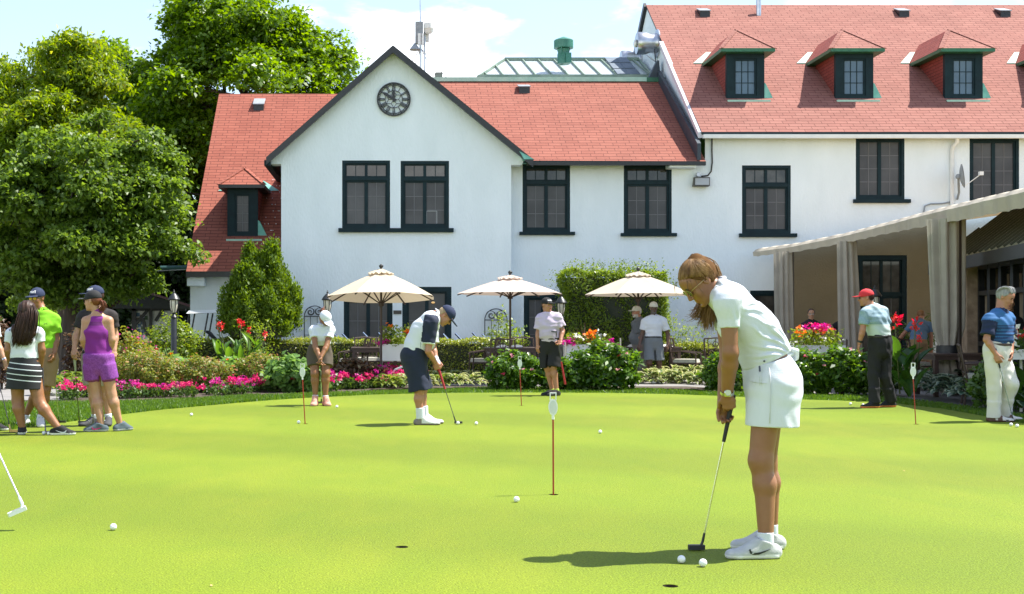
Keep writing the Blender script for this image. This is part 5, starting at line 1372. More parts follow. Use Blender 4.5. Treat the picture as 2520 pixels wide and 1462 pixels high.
# low bedding geraniums along the border
protos = []
def bedding(seed):
    o = empty('bedding_flower', (0, 0, 0), label='low pink flowering plant in the border edging the green', cat='flower', group='pink bedding flowers along the border')
    P, D = dome(190, (0, 0, .07), (.17, .17, .12), .2, lo=.5); P[:, 2] = np.maximum(P[:, 2], .01)
    quadmesh('foliage', leaves(P, .05, .6, D, .8), L_mid, o)
    k = (6, 10, 13, 4)[seed]; T = np.stack([RN.normal(size=k) * .12, RN.normal(size=k) * .12, RN.uniform(.14, .26, k)], 1)
    H = (T[:, None, :] + RN.normal(size=(k, 16, 3)) * np.array([.022, .022, .015])).reshape(-1, 3)
    quadmesh('blossom', leaves(H, .032, .8, None, .9), F_pink if seed % 3 else F_mag, o)
    b = MB()
    for t in T: b.tube([(t[0] * .3, t[1] * .3, 0), tuple(t)], .004, 4)
    b.build('stalk', mat('green_stalk', (.06, .12, .02), .6), o)
    return o
protos = [bedding(i) for i in range(4)]
line = [(160, 981), (230, 982), (300, 981), (400, 978), (471, 973), (540, 970), (615, 964), (680, 962), (740, 960), (800, 959), (860, 957), (927, 953), (985, 950)]
cnt = 0
for row, (dy, step) in enumerate(((0, 16), (-6, 17), (-11, 18))):
    x = 150 + row * 8
    while x < 985:
        skip = (232 < x < 296 and row == 0)
        if row == 2 and not (640 < x < 940): skip = True
        if x < 770 and RN.random() < .30: skip = True
        if not skip:
            for i in range(len(line) - 1):
                if line[i][0] <= x <= line[i + 1][0]:
                    f = (x - line[i][0]) / (line[i + 1][0] - line[i][0]); y = line[i][1] * (1 - f) + line[i + 1][1] * f
            g = gnd(x + RN.uniform(-5, 5), y + dy + RN.uniform(-3, 3)); sc_ = RN.uniform(.75, 1.25) * (1.15 if x > 780 else .9)
            c = protos[cnt % 4] if cnt < 4 else copy_tree(protos[cnt % 4])
            c.location = g; c.rotation_euler = (0, 0, RN.uniform(0, 6.28)); c.scale = (sc_, sc_, sc_); cnt += 1
        x += step * RN.uniform(.8, 1.25)
# hostas
def arcleaf(p, ang, L, w, tilt, nseg=4, curl=1.2, cup=.15):
    """arching broad leaf as strips: returns list of quads (centre strips and edge strips)"""
    rows = []
    q = np.array(p, float); el = tilt
    h = np.array([math.cos(ang), math.sin(ang), 0]); sd = np.array([-math.sin(ang), math.cos(ang), 0])
    prof = [0.15, .8, 1.0, .72, .04] if nseg == 4 else [.2, .7, .95, 1.0, .85, .5, .03]
    for i in range(nseg + 1):
        ww = w * prof[i] * .5; up_ = np.array([-math.cos(ang) * math.sin(el), -math.sin(ang) * math.sin(el), math.cos(el)])
        rows.append([q - sd * ww + up_ * ww * cup * 2, q - sd * ww * .62 + up_ * ww * cup, q.copy(), q + sd * ww * .62 + up_ * ww * cup, q + sd * ww + up_ * ww * cup * 2])
        q = q + (h * math.cos(el) + np.array([0, 0, math.sin(el)])) * L / nseg; el -= curl / nseg
    return rows
def leafplant(name, label, x, y, z0, leafs, mats, group, cat='plant', scale=1.0, extra=None):
    """one connected strip mesh per leaf; edge strips take the second material"""
    v, f, mi = [], [], []
    for rows in leafs:
        b0 = len(v); n = len(rows[0])
        for r in rows: v += [tuple(p) for p in r]
        for i in range(len(rows) - 1):
            for k in range(n - 1):
                f.append((b0 + i * n + k, b0 + i * n + k + 1, b0 + (i + 1) * n + k + 1, b0 + (i + 1) * n + k)); mi.append(1 if k in (0, n - 2) and len(mats) > 1 else 0)
    return v, f, mi
def plantobj(name, label, x, y, leafs, mats, group=None, cat='plant'):
    v, f, mi = leafplant(name, label, x, y, 0, leafs, mats, group)
    me = bpy.data.meshes.new('foliage'); me.from_pydata(v, [], f)
    for m in mats: me.materials.append(m)
    me.polygons.foreach_set('material_index', mi); me.polygons.foreach_set('use_smooth', [True] * len(f)); me.update()
    o = bpy.data.objects.new(name, me); o.location = (x, y, 0); col.objects.link(o)
    return tag(o, label, cat, group)
def hosta(px, ybase, r, h, mats, label, group, seed, n=46, lw=.11):
    rg = random.Random(seed); g = gnd(px, ybase); L = []
    for i in range(n):
        t = (i + .5) / n; a = i * 2.4 + rg.uniform(-.3, .3); rad = r * (.15 + .5 * t)
        zb = h * (1.0 - .55 * t) * rg.uniform(.7, 1.0)
        L.append(arcleaf((rad * math.cos(a) * .9, rad * math.sin(a) * .9, zb * .8), a + rg.uniform(-.5, .5), r * rg.uniform(.45, .62), lw * rg.uniform(.8, 1.25), .75 - .5 * t, curl=1.3))
    b = plantobj('hosta_plant', label, g.x, g.y, L, mats, group)
    return b
H_y = [leafmat('hosta_lime', (.12, .17, .018), (.20, .24, .03), .3, .4), leafmat('hosta_edge_green', (.06, .12, .015), (.10, .16, .02), .3, .4)]
H_v = [leafmat('hosta_green', (.055, .11, .014), (.10, .16, .02), .3, .4), leafmat('hosta_cream_edge', (.34, .35, .14), (.45, .44, .20), .3, .4)]
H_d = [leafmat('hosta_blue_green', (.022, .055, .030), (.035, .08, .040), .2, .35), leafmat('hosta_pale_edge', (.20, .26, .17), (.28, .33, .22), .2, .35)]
for i, (px, y) in enumerate(((120, 972), (160, 968), (205, 973), (182, 955), (230, 962), (140, 955))): hosta(px, y, .36, .36, H_y, 'lime green hosta in the clump behind the putters of the left group', 'lime hostas at the left', i)
for i, (px, y) in enumerate(((958, 958), (1000, 955), (1040, 957), (1082, 955), (1122, 955), (1160, 953), (985, 943), (1030, 942), (1075, 942), (1118, 942), (1155, 943))): hosta(px, y, .34, .30, H_v if i % 3 else H_y, 'cream edged hosta in the low clump around the bending man\'s legs', 'cream edged hostas in the middle', 20 + i)
for i, (px, y) in enumerate(((1592, 955), (1632, 956), (1675, 957), (1715, 959), (1745, 956), (1610, 943), (1655, 942), (1700, 943), (1735, 945))): hosta(px, y, .38, .42, H_v, 'cream edged hosta in the clump left of the woman in white, below the side-on chair', 'cream edged hostas by the path', 40 + i)
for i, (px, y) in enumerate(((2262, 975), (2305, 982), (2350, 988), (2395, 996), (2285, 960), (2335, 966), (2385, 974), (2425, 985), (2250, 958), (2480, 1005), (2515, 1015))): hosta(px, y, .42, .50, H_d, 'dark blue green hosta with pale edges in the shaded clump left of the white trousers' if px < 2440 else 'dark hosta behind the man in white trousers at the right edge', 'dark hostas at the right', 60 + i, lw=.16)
# cannas
C_l = [leafmat('canna_leaf', (.045, .12, .010), (.085, .18, .016), .4, .4)]
C_d = [leafmat('canna_leaf_shade', (.02, .07, .012), (.05, .12, .012), .35, .4)]  # copy of the canna leaf with shade put into its colour
def canna(px, ybase, h, r, n, blooms, label, seed, mats, lw=.16):
    rg = random.Random(seed); g = gnd(px, ybase); L = []
    for i in range(n):
        a = i * 2.4 + rg.uniform(-.4, .4); k = rg.random()
        L.append(arcleaf((rg.uniform(-r, r) * .5, rg.uniform(-r, r) * .4, h * (.05 + .62 * k)), a, h * rg.uniform(.40, .58), lw * rg.uniform(.8, 1.2), 1.35 - .3 * rg.random(), nseg=6, curl=.7, cup=.25))
    o = plantobj('canna_lily', label, g.x, g.y, L, mats, 'red canna lilies')
    for (bx, by, s) in blooms:
        p = at(bx, by, g.y); b = MB(); b.tube([(g.x + (p.x - g.x) * .6, g.y, .1), (p.x, g.y, p.z - .1), (p.x, g.y, p.z + .02)], [.012, .009, .005], 6); b.build('flower_stalk', mat('canna_stalk', (.10, .12, .04), .6), o, smooth=True)
        k = 26; T = np.array([(p.x, g.y, p.z)]) + RN.normal(size=(k, 3)) * np.array([.024, .024, .05]) * s; quadmesh('blossom', leaves(T, .068 * s, .3, None, .6, along=np.tile([0, 0, .8], (k, 1)) + RN.normal(size=(k, 3))), F_red, o)
canna(600, 946, 1.08, .6, 30, [(545, 805, .9), (592, 797, 1.0), (612, 813, .7), (651, 826, .8), (538, 800, .6)], 'leafy canna lilies with scarlet blooms right of the left lamp post', 5, C_l, .125)
canna(558, 944, .9, .4, 14, [], 'leafy canna without bloom beside the flowering cannas', 6, C_l, .125)
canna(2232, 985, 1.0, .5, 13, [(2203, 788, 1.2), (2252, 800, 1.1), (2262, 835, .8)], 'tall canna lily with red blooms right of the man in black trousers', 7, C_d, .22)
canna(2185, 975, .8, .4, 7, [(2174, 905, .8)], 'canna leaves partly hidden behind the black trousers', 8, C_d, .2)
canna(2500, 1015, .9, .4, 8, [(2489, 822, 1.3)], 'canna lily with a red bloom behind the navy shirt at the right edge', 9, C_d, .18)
bush('feathery_shrub', 'tall airy green plant behind the scarlet cannas', 625, 790, 0, 90, L_bright, 1200, .055, d=27.6, along=(0, 0, 1.6), lump=.45)
bush('fern', 'dark fern at the right edge behind the white trousers', 2470, 890, 0, 120, L_mid, 1500, .09, d=18.2, along=(0, 0, .8), lump=.3)
# flowers in the planters
def planting(pl, label, sets):
    x0, x1, d, dep, zt = pl
    o = empty('planter_flowers', ((x0 + x1) / 2, d + dep / 2, zt - .05), label=label, cat='flowers', group='flowers growing in the white boxes')
    n = int((x1 - x0) * 900); P = np.stack([RN.uniform(x0 + .03, x1 - .03, n), RN.uniform(d - .04, d + dep, n), zt - .04 + RN.random(n) ** 1.3 * sets['h']], 1)
    quadmesh('foliage', leaves(P, .06, .5, None, .7), sets.get('leaf', L_bright), o)
    for (m, k, x_, z_, sx, sz, s) in sets['fl']:
        T = np.stack([x0 + (x1 - x0) * (x_ + RN.normal(size=k) * sx), RN.uniform(d - .07, d + dep * .6, k), zt + z_ + RN.normal(size=k) * sz], 1); blossoms(o, T, s, m)
    return o
planting(PL1, 'orange, white and magenta flowers in the white planter on legs', dict(h=.42, fl=[(F_mag, 46, .12, .02, .12, .04, .045), (F_orange, 5, .35, .38, .06, .03, .06), (F_orange, 3, .85, .25, .05, .03, .06), (F_white, 10, .4, .2, .2, .05, .035), (F_red, 4, .9, .22, .05, .04, .05)]))
o = planting(PL2, 'magenta petunias, white and orange flowers round a spiky plant in the long white planter', dict(h=.26, fl=[(F_mag, 70, .07, .04, .08, .05, .045), (F_mag, 60, .88, .03, .07, .05, .045), (F_orange, 7, .5, .25, .07, .05, .07), (F_orange, 5, .55, .12, .06, .04, .06), (F_white, 16, .25, .16, .05, .03, .04), (F_white, 16, .72, .18, .06, .03, .04)]))
b = MB(); xc = PL2[0] + (PL2[1] - PL2[0]) * .4
for i in range(14):
    a = R(-50 + i * 7.7); p = V(xc, PL2[2] + .2, PL2[4]); q = p + V(math.sin(a) * .42, .1 * math.sin(i * 2), math.cos(a) * .48 * (.8 + .2 * math.sin(i * 3))); b.prism([p - V(.02, 0, 0), p + V(.02, 0, 0), q], (0, .004, 0))
b.build('spike_leaves', mat('bronze_spike', (.16, .06, .045), .5), o)
planting(PL3, 'pink, orange and yellow flowers in the white box under the awning', dict(h=.34, fl=[(F_mag, 26, .5, .34, .12, .03, .05), (F_pink, 24, .55, .33, .1, .04, .06), (F_orange, 14, .4, .26, .15, .05, .06), (F_white, 20, .5, .08, .3, .06, .04)]))
planting(PL4, 'white and red flowers in the white box at the right edge', dict(h=.30, leaf=L_mid, fl=[(F_white, 10, .2, .2, .1, .06, .07), (F_red, 8, .4, .3, .2, .06, .06)]))
# potted palm under the awning
pm = at(2262, 760, 28.6); P = []
o = empty('potted_palm', (pm.x, 28.6, 0), label='arching palm in shade behind the bent man in the blue shirt', cat='plant')
b = MB(); b.lathe([(.16, 0), (.22, .4), (.2, .4)], (pm.x, 28.6, 0), n=16); b.build('pot', mat('terracotta', (.25, .10, .06), .8), o, smooth='auto')
b = MB(); Lq = []
for i in range(11):
    a = i * 2.4; pts = [V(pm.x, 28.6, .4)]; el = 1.35
    for j in range(9):
        q = pts[-1] + V(math.cos(a) * math.cos(el), math.sin(a) * math.cos(el), math.sin(el)) * .20; el -= .16 + .05 * (i % 3); pts.append(q)
    b.tube(pts, .008, 5)
    for j in range(3, 10):
        for sgn in (-1, 1):
            for f in (0, .5):
                p = np.array(pts[j - 1].lerp(pts[j], f)); sdv = np.array([-math.sin(a) * sgn, math.cos(a) * sgn, -.5]); Lq.append((p, sdv))
P = np.array([q[0] for q in Lq]); A_ = np.array([q[1] for q in Lq]); quadmesh('fronds', leaves(P, .24, .6, None, .14, along=A_ * 4), L_mid, o)
b.build('stalks', mat('green_stalk', (.06, .12, .02), .6), o, smooth=True)
# longer grass of the lawn strip between the green and the beds
gp = []
def dense(px0, px1, per, ea, eb, hmin, hmax):
    n = per; xs = RN.uniform(px0, px1, n); 
    ya = np.interp(xs, [p[0] for p in ea], [p[1] for p in ea]); yb = np.interp(xs, [p[0] for p in eb], [p[1] for p in eb])
    da, db = F * HC / (ya - HZ), F * HC / (yb - HZ); t = RN.random(n); d = da * (1 - t) + db * t
    X = (xs - CX) / F * d; P = np.stack([X, d, np.zeros(n)], 1); h = RN.uniform(hmin, hmax, n)
    ang = RN.random(n) * 6.28; w = .007 + .004 * RN.random(n); bs = np.stack([np.cos(ang), np.sin(ang), np.zeros(n)], 1) * w[:, None]
    lean = RN.normal(size=(n, 3)) * .35 * h[:, None]; lean[:, 2] = h
    return np.stack([P - bs, P + bs, P + lean + bs * .25, P + lean - bs * .25], 1)
G = np.concatenate([dense(-60, 640, 24000, edge_px, bed_px, .025, .06), dense(640, 2560, 26000, edge_px, bed_px, .02, .05)])
o = quadmesh('grass_blades', G, leafmat('lawn_blade', (.055, .125, .008), (.10, .185, .014), .35, .5), None, loc=(0, 20, 0)); tag(o, kind='stuff')
for i, (px, py) in enumerate(((379, 1083), (520, 1443), (1015, 1200), (604, 1120), (2225, 1160), (1175, 1110))):
    g = gnd(px, py); b = MB(); a = i * 1.9; u = V(math.cos(a), math.sin(a), 0) * .014; w_ = V(-u.y, u.x, 0) * .5
    b.poly([g + V(0, 0, .003) - u, g + V(0, 0, .006) - w_, g + V(0, 0, .008) + u, g + V(0, 0, .005) + w_])
    tag(b.build('fallen_leaf', mat('dry_leaf', (.45, .30, .12), .8), fix=False), 'tiny dry leaf scrap lying on the putting green', 'leaf', 'dry leaf scraps on the green')
# ------------------------------------------------------------------ people: smooth bodies polygonised from blended limbs
def npv(a): return np.array(tuple(a), dtype=np.float64)
def nrm(a): a = np.asarray(a, float); return a / (np.linalg.norm(a) + 1e-12)
def S(a, b, ra, rb, side=(1, 0, 0), k=.02, flat=False, clips=()):
    ra = ra if isinstance(ra, tuple) else (ra, ra); rb = rb if isinstance(rb, tuple) else (rb, rb)
    return ('s', npv(a), npv(b), ra, rb, npv(side), k, flat, [(npv(p), nrm(n)) for p, n in clips])
def E(c, M, r, k=.02, neg=False, clips=()): return ('e', npv(c), np.array(M, float), np.array(r, float), k, neg, [(npv(p), nrm(n)) for p, n in clips])
I3 = np.eye(3)
def sdfgrid(prims, h, gclips=(), wrinkle=None, pad=.05):
    lo, hi = np.full(3, 1e9), np.full(3, -1e9)
    bxs = []
    for p in prims:
        if p[0] == 's':
            r = max(p[3] + p[4]); a = np.minimum(p[1], p[2]) - r; b = np.maximum(p[1], p[2]) + r
        else: r = max(p[3]); a, b = p[1] - r, p[1] + r
        bxs.append((a, b))
        if not (p[0] == 'e' and p[5]): lo, hi = np.minimum(lo, a), np.maximum(hi, b)
    lo -= 2.5 * h; hi += 2.5 * h
    n = np.ceil((hi - lo) / h).astype(int) + 1
    D = np.full(n, .2, np.float32)
    ax = [lo[i] + h * np.arange(n[i]) for i in range(3)]
    for p, (a, b) in zip(prims, bxs):
        k = p[6] if p[0] == 's' else p[4]; m = max(pad * .6, k * 1.3) + h
        i0 = np.clip(np.floor((a - m - lo) / h).astype(int), 0, n); i1 = np.clip(np.ceil((b + m - lo) / h).astype(int) + 1, 0, n)
        if (i1 <= i0).any(): continue
        sl = tuple(slice(i0[i], i1[i]) for i in range(3))
        X = ax[0][sl[0]][:, None, None]; Y = ax[1][sl[1]][None, :, None]; Z = ax[2][sl[2]][None, None, :]
        if p[0] == 's':
            A, B = p[1], p[2]; v = B - A; L = np.linalg.norm(v); t = v / L
            s = p[5] - t * (p[5] @ t); s = nrm(s) if np.linalg.norm(s) > 1e-6 else nrm(np.cross(t, [0, 1, .01])); f = np.cross(t, s)
            qx, qy, qz = X - A[0], Y - A[1], Z - A[2]
            w = qx * t[0] + qy * t[1] + qz * t[2]; u = qx * s[0] + qy * s[1] + qz * s[2]; g = qx * f[0] + qy * f[1] + qz * f[2]
            tt = np.clip(w / L, 0, 1); ex = w - tt * L
            hw = p[3][0] + (p[4][0] - p[3][0]) * tt; hd = p[3][1] + (p[4][1] - p[3][1]) * tt; mn = np.minimum(hw, hd)
            if p[7]:
                rad = (np.sqrt((u / hw) ** 2 + (g / hd) ** 2) - 1) * mn; d = np.maximum(rad, np.maximum(-w, w - L))
            else: d = (np.sqrt((u / hw) ** 2 + (g / hd) ** 2 + (ex / mn) ** 2) - 1) * mn
        else:
            qx, qy, qz = X - p[1][0], Y - p[1][1], Z - p[1][2]; M = p[2]
            l = [(qx * M[0][i] + qy * M[1][i] + qz * M[2][i]) / p[3][i] for i in range(3)]
            k0 = np.sqrt(l[0] ** 2 + l[1] ** 2 + l[2] ** 2); k1 = np.sqrt(sum((l[i] / p[3][i]) ** 2 for i in range(3))) + 1e-9
            d = k0 * (k0 - 1) / k1
        for (c, nn) in (p[8] if p[0] == 's' else p[6]):
            d = np.maximum(d, (X - c[0]) * nn[0] + (Y - c[1]) * nn[1] + (Z - c[2]) * nn[2])
        d = d.astype(np.float32); G = D[sl]
        if p[0] == 'e' and p[5]:
            hh = np.clip(.5 - .5 * (G + d) / k, 0, 1); D[sl] = G + (-d - G) * hh + k * hh * (1 - hh)
        else:
            hh = np.clip(.5 + .5 * (d - G) / k, 0, 1); D[sl] = d + (G - d) * hh - k * hh * (1 - hh)
    X, Y, Z = ax[0][:, None, None], ax[1][None, :, None], ax[2][None, None, :]
    if wrinkle is not None:
        idx = np.nonzero(np.abs(D) < .03); P = np.stack([ax[i][idx[i]] for i in range(3)], 1); D[idx] += wrinkle(P).astype(np.float32)
    for (c, nn) in gclips:
        c = npv(c); nn = nrm(nn); D = np.maximum(D, ((X - c[0]) * nn[0] + (Y - c[1]) * nn[1] + (Z - c[2]) * nn[2]).astype(np.float32))
    return D, lo, h
def snet(D, lo, h):
    neg = D < 0
    c = np.zeros(tuple(s - 1 for s in D.shape), np.uint8)
    cs = [(i, j, k) for i in (0, 1) for j in (0, 1) for k in (0, 1)]
    nx, ny, nz = D.shape
    for (i, j, k) in cs: c += neg[i:nx - 1 + i, j:ny - 1 + j, k:nz - 1 + k]
    I, J, K = np.nonzero((c > 0) & (c < 8))
    ids = np.full(c.shape, -1, np.int32); ids[I, J, K] = np.arange(len(I))
    pos = np.zeros((len(I), 3)); cnt = np.zeros(len(I))
    for a in cs:
        for e in range(3):
            if a[e]: continue
            b = list(a); b[e] = 1
            d1, d2 = D[I + a[0], J + a[1], K + a[2]], D[I + b[0], J + b[1], K + b[2]]; cr = (d1 < 0) != (d2 < 0)
            t = np.where(cr, d1 / np.where(cr, d1 - d2, 1), 0); q = np.tile(np.array(a, float), (len(I), 1)); q[:, e] += t
            pos += q * cr[:, None]; cnt += cr
    V_ = np.array(lo) + h * (np.stack([I, J, K], 1) + pos / cnt[:, None])
    Fs = []
    for e in range(3):
        o1, o2 = [(1, 2), (2, 0), (0, 1)][e]
        sl0 = [slice(None)] * 3; sl1 = [slice(None)] * 3; sl0[e] = slice(0, -1); sl1[e] = slice(1, None)
        n0, n1 = neg[tuple(sl0)], neg[tuple(sl1)]
        T = np.stack(np.nonzero(n0 != n1), 1); s0 = n0[T[:, 0], T[:, 1], T[:, 2]]
        ok = (T[:, o1] > 0) & (T[:, o2] > 0) & (T[:, o1] < D.shape[o1] - 1) & (T[:, o2] < D.shape[o2] - 1); T, s0 = T[ok], s0[ok]
        q = []
        for (u, v) in ((-1, -1), (0, -1), (0, 0), (-1, 0)):
            P = T.copy(); P[:, o1] += u; P[:, o2] += v; q.append(ids[P[:, 0], P[:, 1], P[:, 2]])
        Q = np.stack(q, 1); Q[~s0] = Q[~s0][:, ::-1]; Fs.append(Q)
    return V_, np.concatenate(Fs)
def meshobj(name, V_, Fq, mats, parent=None, loc=None, pred=None):
    mats = mats if isinstance(mats, (list, tuple)) else [mats]
    if parent is not None: o0 = npv(base_of(parent)); ol = (0, 0, 0)
    else: o0 = npv(loc); ol = tuple(loc)
    me = bpy.data.meshes.new(name); n = len(Fq)
    me.vertices.add(len(V_)); me.loops.add(n * 4); me.polygons.add(n)
    me.vertices.foreach_set('co', (V_ - o0).astype(np.float32).ravel()); me.loops.foreach_set('vertex_index', Fq.astype(np.int32).ravel())
    me.polygons.foreach_set('loop_start', np.arange(0, n * 4, 4, dtype=np.int32)); me.polygons.foreach_set('use_smooth', np.ones(n, bool))
    for m in mats: me.materials.append(m)
    if pred is not None: me.polygons.foreach_set('material_index', pred(V_[Fq].mean(1)).astype(np.int32))
    me.update(calc_edges=True)
    o = bpy.data.objects.new(name, me); o.location = ol; col.objects.link(o)
    if parent is not None: o.parent = parent
    return o
def blob(name, prims, h, mats, parent=None, loc=None, pred=None, gclips=(), wrinkle=None, label=None):
    o = meshobj(name, *snet(*sdfgrid(prims, h, gclips, wrinkle)), mats, parent, loc, pred)
    if label: o['label'] = label
    return o
def folds(amp, f=34.0, d=(.3, .2, 1.0), seed=0.0):
    d = nrm(d)
    def w(P):
        s = P @ d; a = P[:, 0] * f * .45 + P[:, 1] * f * .6 + seed; b = P[:, 2] * f * .3 - P[:, 0] * f * .33 + seed * 2
        return amp * (np.sin(s * f + 1.6 * np.sin(a) + 1.1 * np.sin(b)) * (.5 + .5 * np.sin(a * .6 + b * .8)) + .45 * np.sin(s * f * 1.9 + 2 * np.sin(b * 1.3) + seed))
    return w

class Head:
    def __init__(s, c, fwd, up, k=1.0):
        s.c = npv(c); s.Y = nrm(fwd); u = np.asarray(up, float); s.Z = nrm(u - s.Y * (u @ s.Y)); s.X = np.cross(s.Y, s.Z); s.M = np.stack([s.X, s.Y, s.Z], 1); s.k = k
    def w(s, x, y, z): return s.c + s.k * (s.X * x + s.Y * y + s.Z * z)
    def loc(s, P): return (P - s.c) @ s.M / s.k
    def e(s, c, r, kk=.012, neg=False, clips=()): return E(s.w(*c), s.M, np.array(r) * s.k, kk * s.k, neg, [(s.w(*p), s.M @ np.array(n)) for p, n in clips])
    def s(s_, a, b, ra, rb, kk=.01): return S(s_.w(*a), s_.w(*b), tuple(np.array(ra if isinstance(ra, tuple) else (ra, ra)) * s_.k), tuple(np.array(rb if isinstance(rb, tuple) else (rb, rb)) * s_.k), s_.X, kk * s_.k)
    def prims(s, neck, nr=.056, fem=False):
        j = .92 if fem else 1.0
        P = [s.e((0, -.012, .035), (.076, .098, .086), .03), s.e((0, .035, -.030), (.060 * j, .058, .085), .03), s.e((0, .042, -.082), (.046 * j, .042, .032), .025), s.e((0, .074, -.103), (.020 * j, .018, .016), .018),
             s.e((0, .06, .045), (.058, .034, .045), .03), s.s((-.036, .080, .026), (.036, .080, .026), .011, .011, .014),
             s.e((.036, .062, -.028), (.022, .022, .024), .02), s.e((-.036, .062, -.028), (.022, .022, .024), .02),
             s.e((.031, .104, .008), (.017, .014, .012), .012, True), s.e((-.031, .104, .008), (.017, .014, .012), .012, True),
             s.e((.031, .079, .007), (.012, .012, .010), .004), s.e((-.031, .079, .007), (.012, .012, .010), .004),
             s.s((0, .088, .018), (0, .109, -.030), .008, .0115, .008), s.e((.011, .098, -.036), (.008, .011, .008), .006), s.e((-.011, .098, -.036), (.008, .011, .008), .006),
             s.s((-.017, .087, -.060), (.017, .087, -.060), (.005, .007), (.005, .007), .006), s.s((-.015, .086, -.072), (.015, .086, -.072), (.006, .008), (.006, .008), .006), s.e((0, .085, -.090), (.022, .008, .005), .008, True)]
        for sx in (-1, 1):
            P += [s.e((sx * .077, -.012, -.002), (.010, .020, .031), .008), s.e((sx * .084, -.005, .002), (.006, .010, .015), .005, True)]
        P.append(S(s.w(0, -.028, -.05), neck, nr, nr * 1.12, s.X, .03))
        return P
    def pred(s, beard=0, lips=True, brow=True):
        """material: 0 skin, 1 lips, 2 dark (brows, eyes), 3 beard"""
        def f(C):
            L = s.loc(C); m = np.zeros(len(C), int)
            x, y, z = np.abs(L[:, 0]), L[:, 1], L[:, 2]
            if beard: m[(y > .0) & (z < -.045) & (z > -.125) & (x < .075) & ~((z > -.05) & (x > .03))] = 3
            if lips: m[(x < .023) & (y > .083) & (z < -.055) & (z > -.079)] = 1
            if brow: m[(x > .014) & (x < .048) & (y > .06) & (z > .024 - (x - .03) ** 2 * 4) & (z < .034 - (x - .03) ** 2 * 4)] = 2
            m[(((x - .031) / .011) ** 2 + ((z - .006) / .0055) ** 2 < 1) & (y > .06)] = 2
            return m
        return f
    def cap(s, brimdir=0.0, back=False):
        P = [s.e((0, -.010, .042), (.090, .110, .094), .01, clips=[((0, 0, .022), (0, -.12, -1))])]
        P.append(s.e((0, .118, .030), (.078, .085, .010), .006, clips=[((0, .07, 0), (0, -1, 0))])); P.append(s.e((0, -.01, .136), (.008, .008, .006), .004))
        return P
    def hair(s, vol=1.0, low=-.055):
        return [s.e((0, -.022, .036), (.085 * vol, .104 * vol, .097 * vol), .01, clips=[((0, .045, .062), (0, .80, -.60)), ((0, 0, low), (0, .25, -1))])]
    def shortback(s, low=-.06): return [s.e((0, -.020, .010), (.082, .098, .085), .01, clips=[((0, -.034, 0), (0, 1, -.25)), ((0, 0, low), (0, 0, -1))])]

def hand(w, dr, palm, thumb, k=1.0, curl=.5, fr=.0085, spread=1.0):
    """palm, four fingers and a thumb; dr along the hand, palm = normal of the palm, thumb = side the thumb is on"""
    w = npv(w); t = nrm(dr); n = np.asarray(palm, float); n = nrm(n - t * (n @ t)); sd = nrm(np.cross(t, n)); th = np.asarray(thumb, float)
    if sd @ th < 0: sd = -sd
    P = [S(w, w + t * .045 * k, (.026 * k, .018 * k), (.038 * k, .015 * k), sd, .012), S(w + t * .04 * k, w + t * .085 * k, (.038 * k, .015 * k), (.040 * k, .0125 * k), sd, .012)]
    for i, (off, l) in enumerate(((.030, .92), (.010, 1.0), (-.011, .94), (-.030, .76))):
        a = w + t * (.085 if i < 3 else .078) * k + sd * off * k; d = t.copy(); rr = fr * (1.05 if i < 3 else .92)
        b0 = a - t * .012 * k
        for j, (sl, bend) in enumerate(((.043, .75), (.027, .95), (.021, .6))):
            ang = curl * bend * 1.45 + i * .05 * curl; d = nrm(d * math.cos(ang) + (n - d * (n @ d)) / (np.linalg.norm(n - d * (n @ d)) + 1e-9) * math.sin(ang)); d = nrm(d + sd * (off * 2.0 * spread) * (j == 0))
            b = a + d * sl * l * k; P.append(S(b0 if j == 0 else a, b, rr * (1 - .08 * j), rr * (.92 - .08 * j), sd, .004)); a = b
    a = w + t * .022 * k + sd * .024 * k; d = nrm(sd * .8 + t * .75 + n * (.25 + .5 * curl))
    b = a + d * .040 * k; P.append(S(a, b, .0125, .0105, n, .012)); d2 = nrm(d * .55 + t * .8 + n * .45 * curl); c = b + d2 * .030 * k; P.append(S(b, c, .0105, .0095, n, .004)); P.append(S(c, c + nrm(d2 + n * .3 * curl) * .024 * k, .0095, .0078, n, .004))
    return P

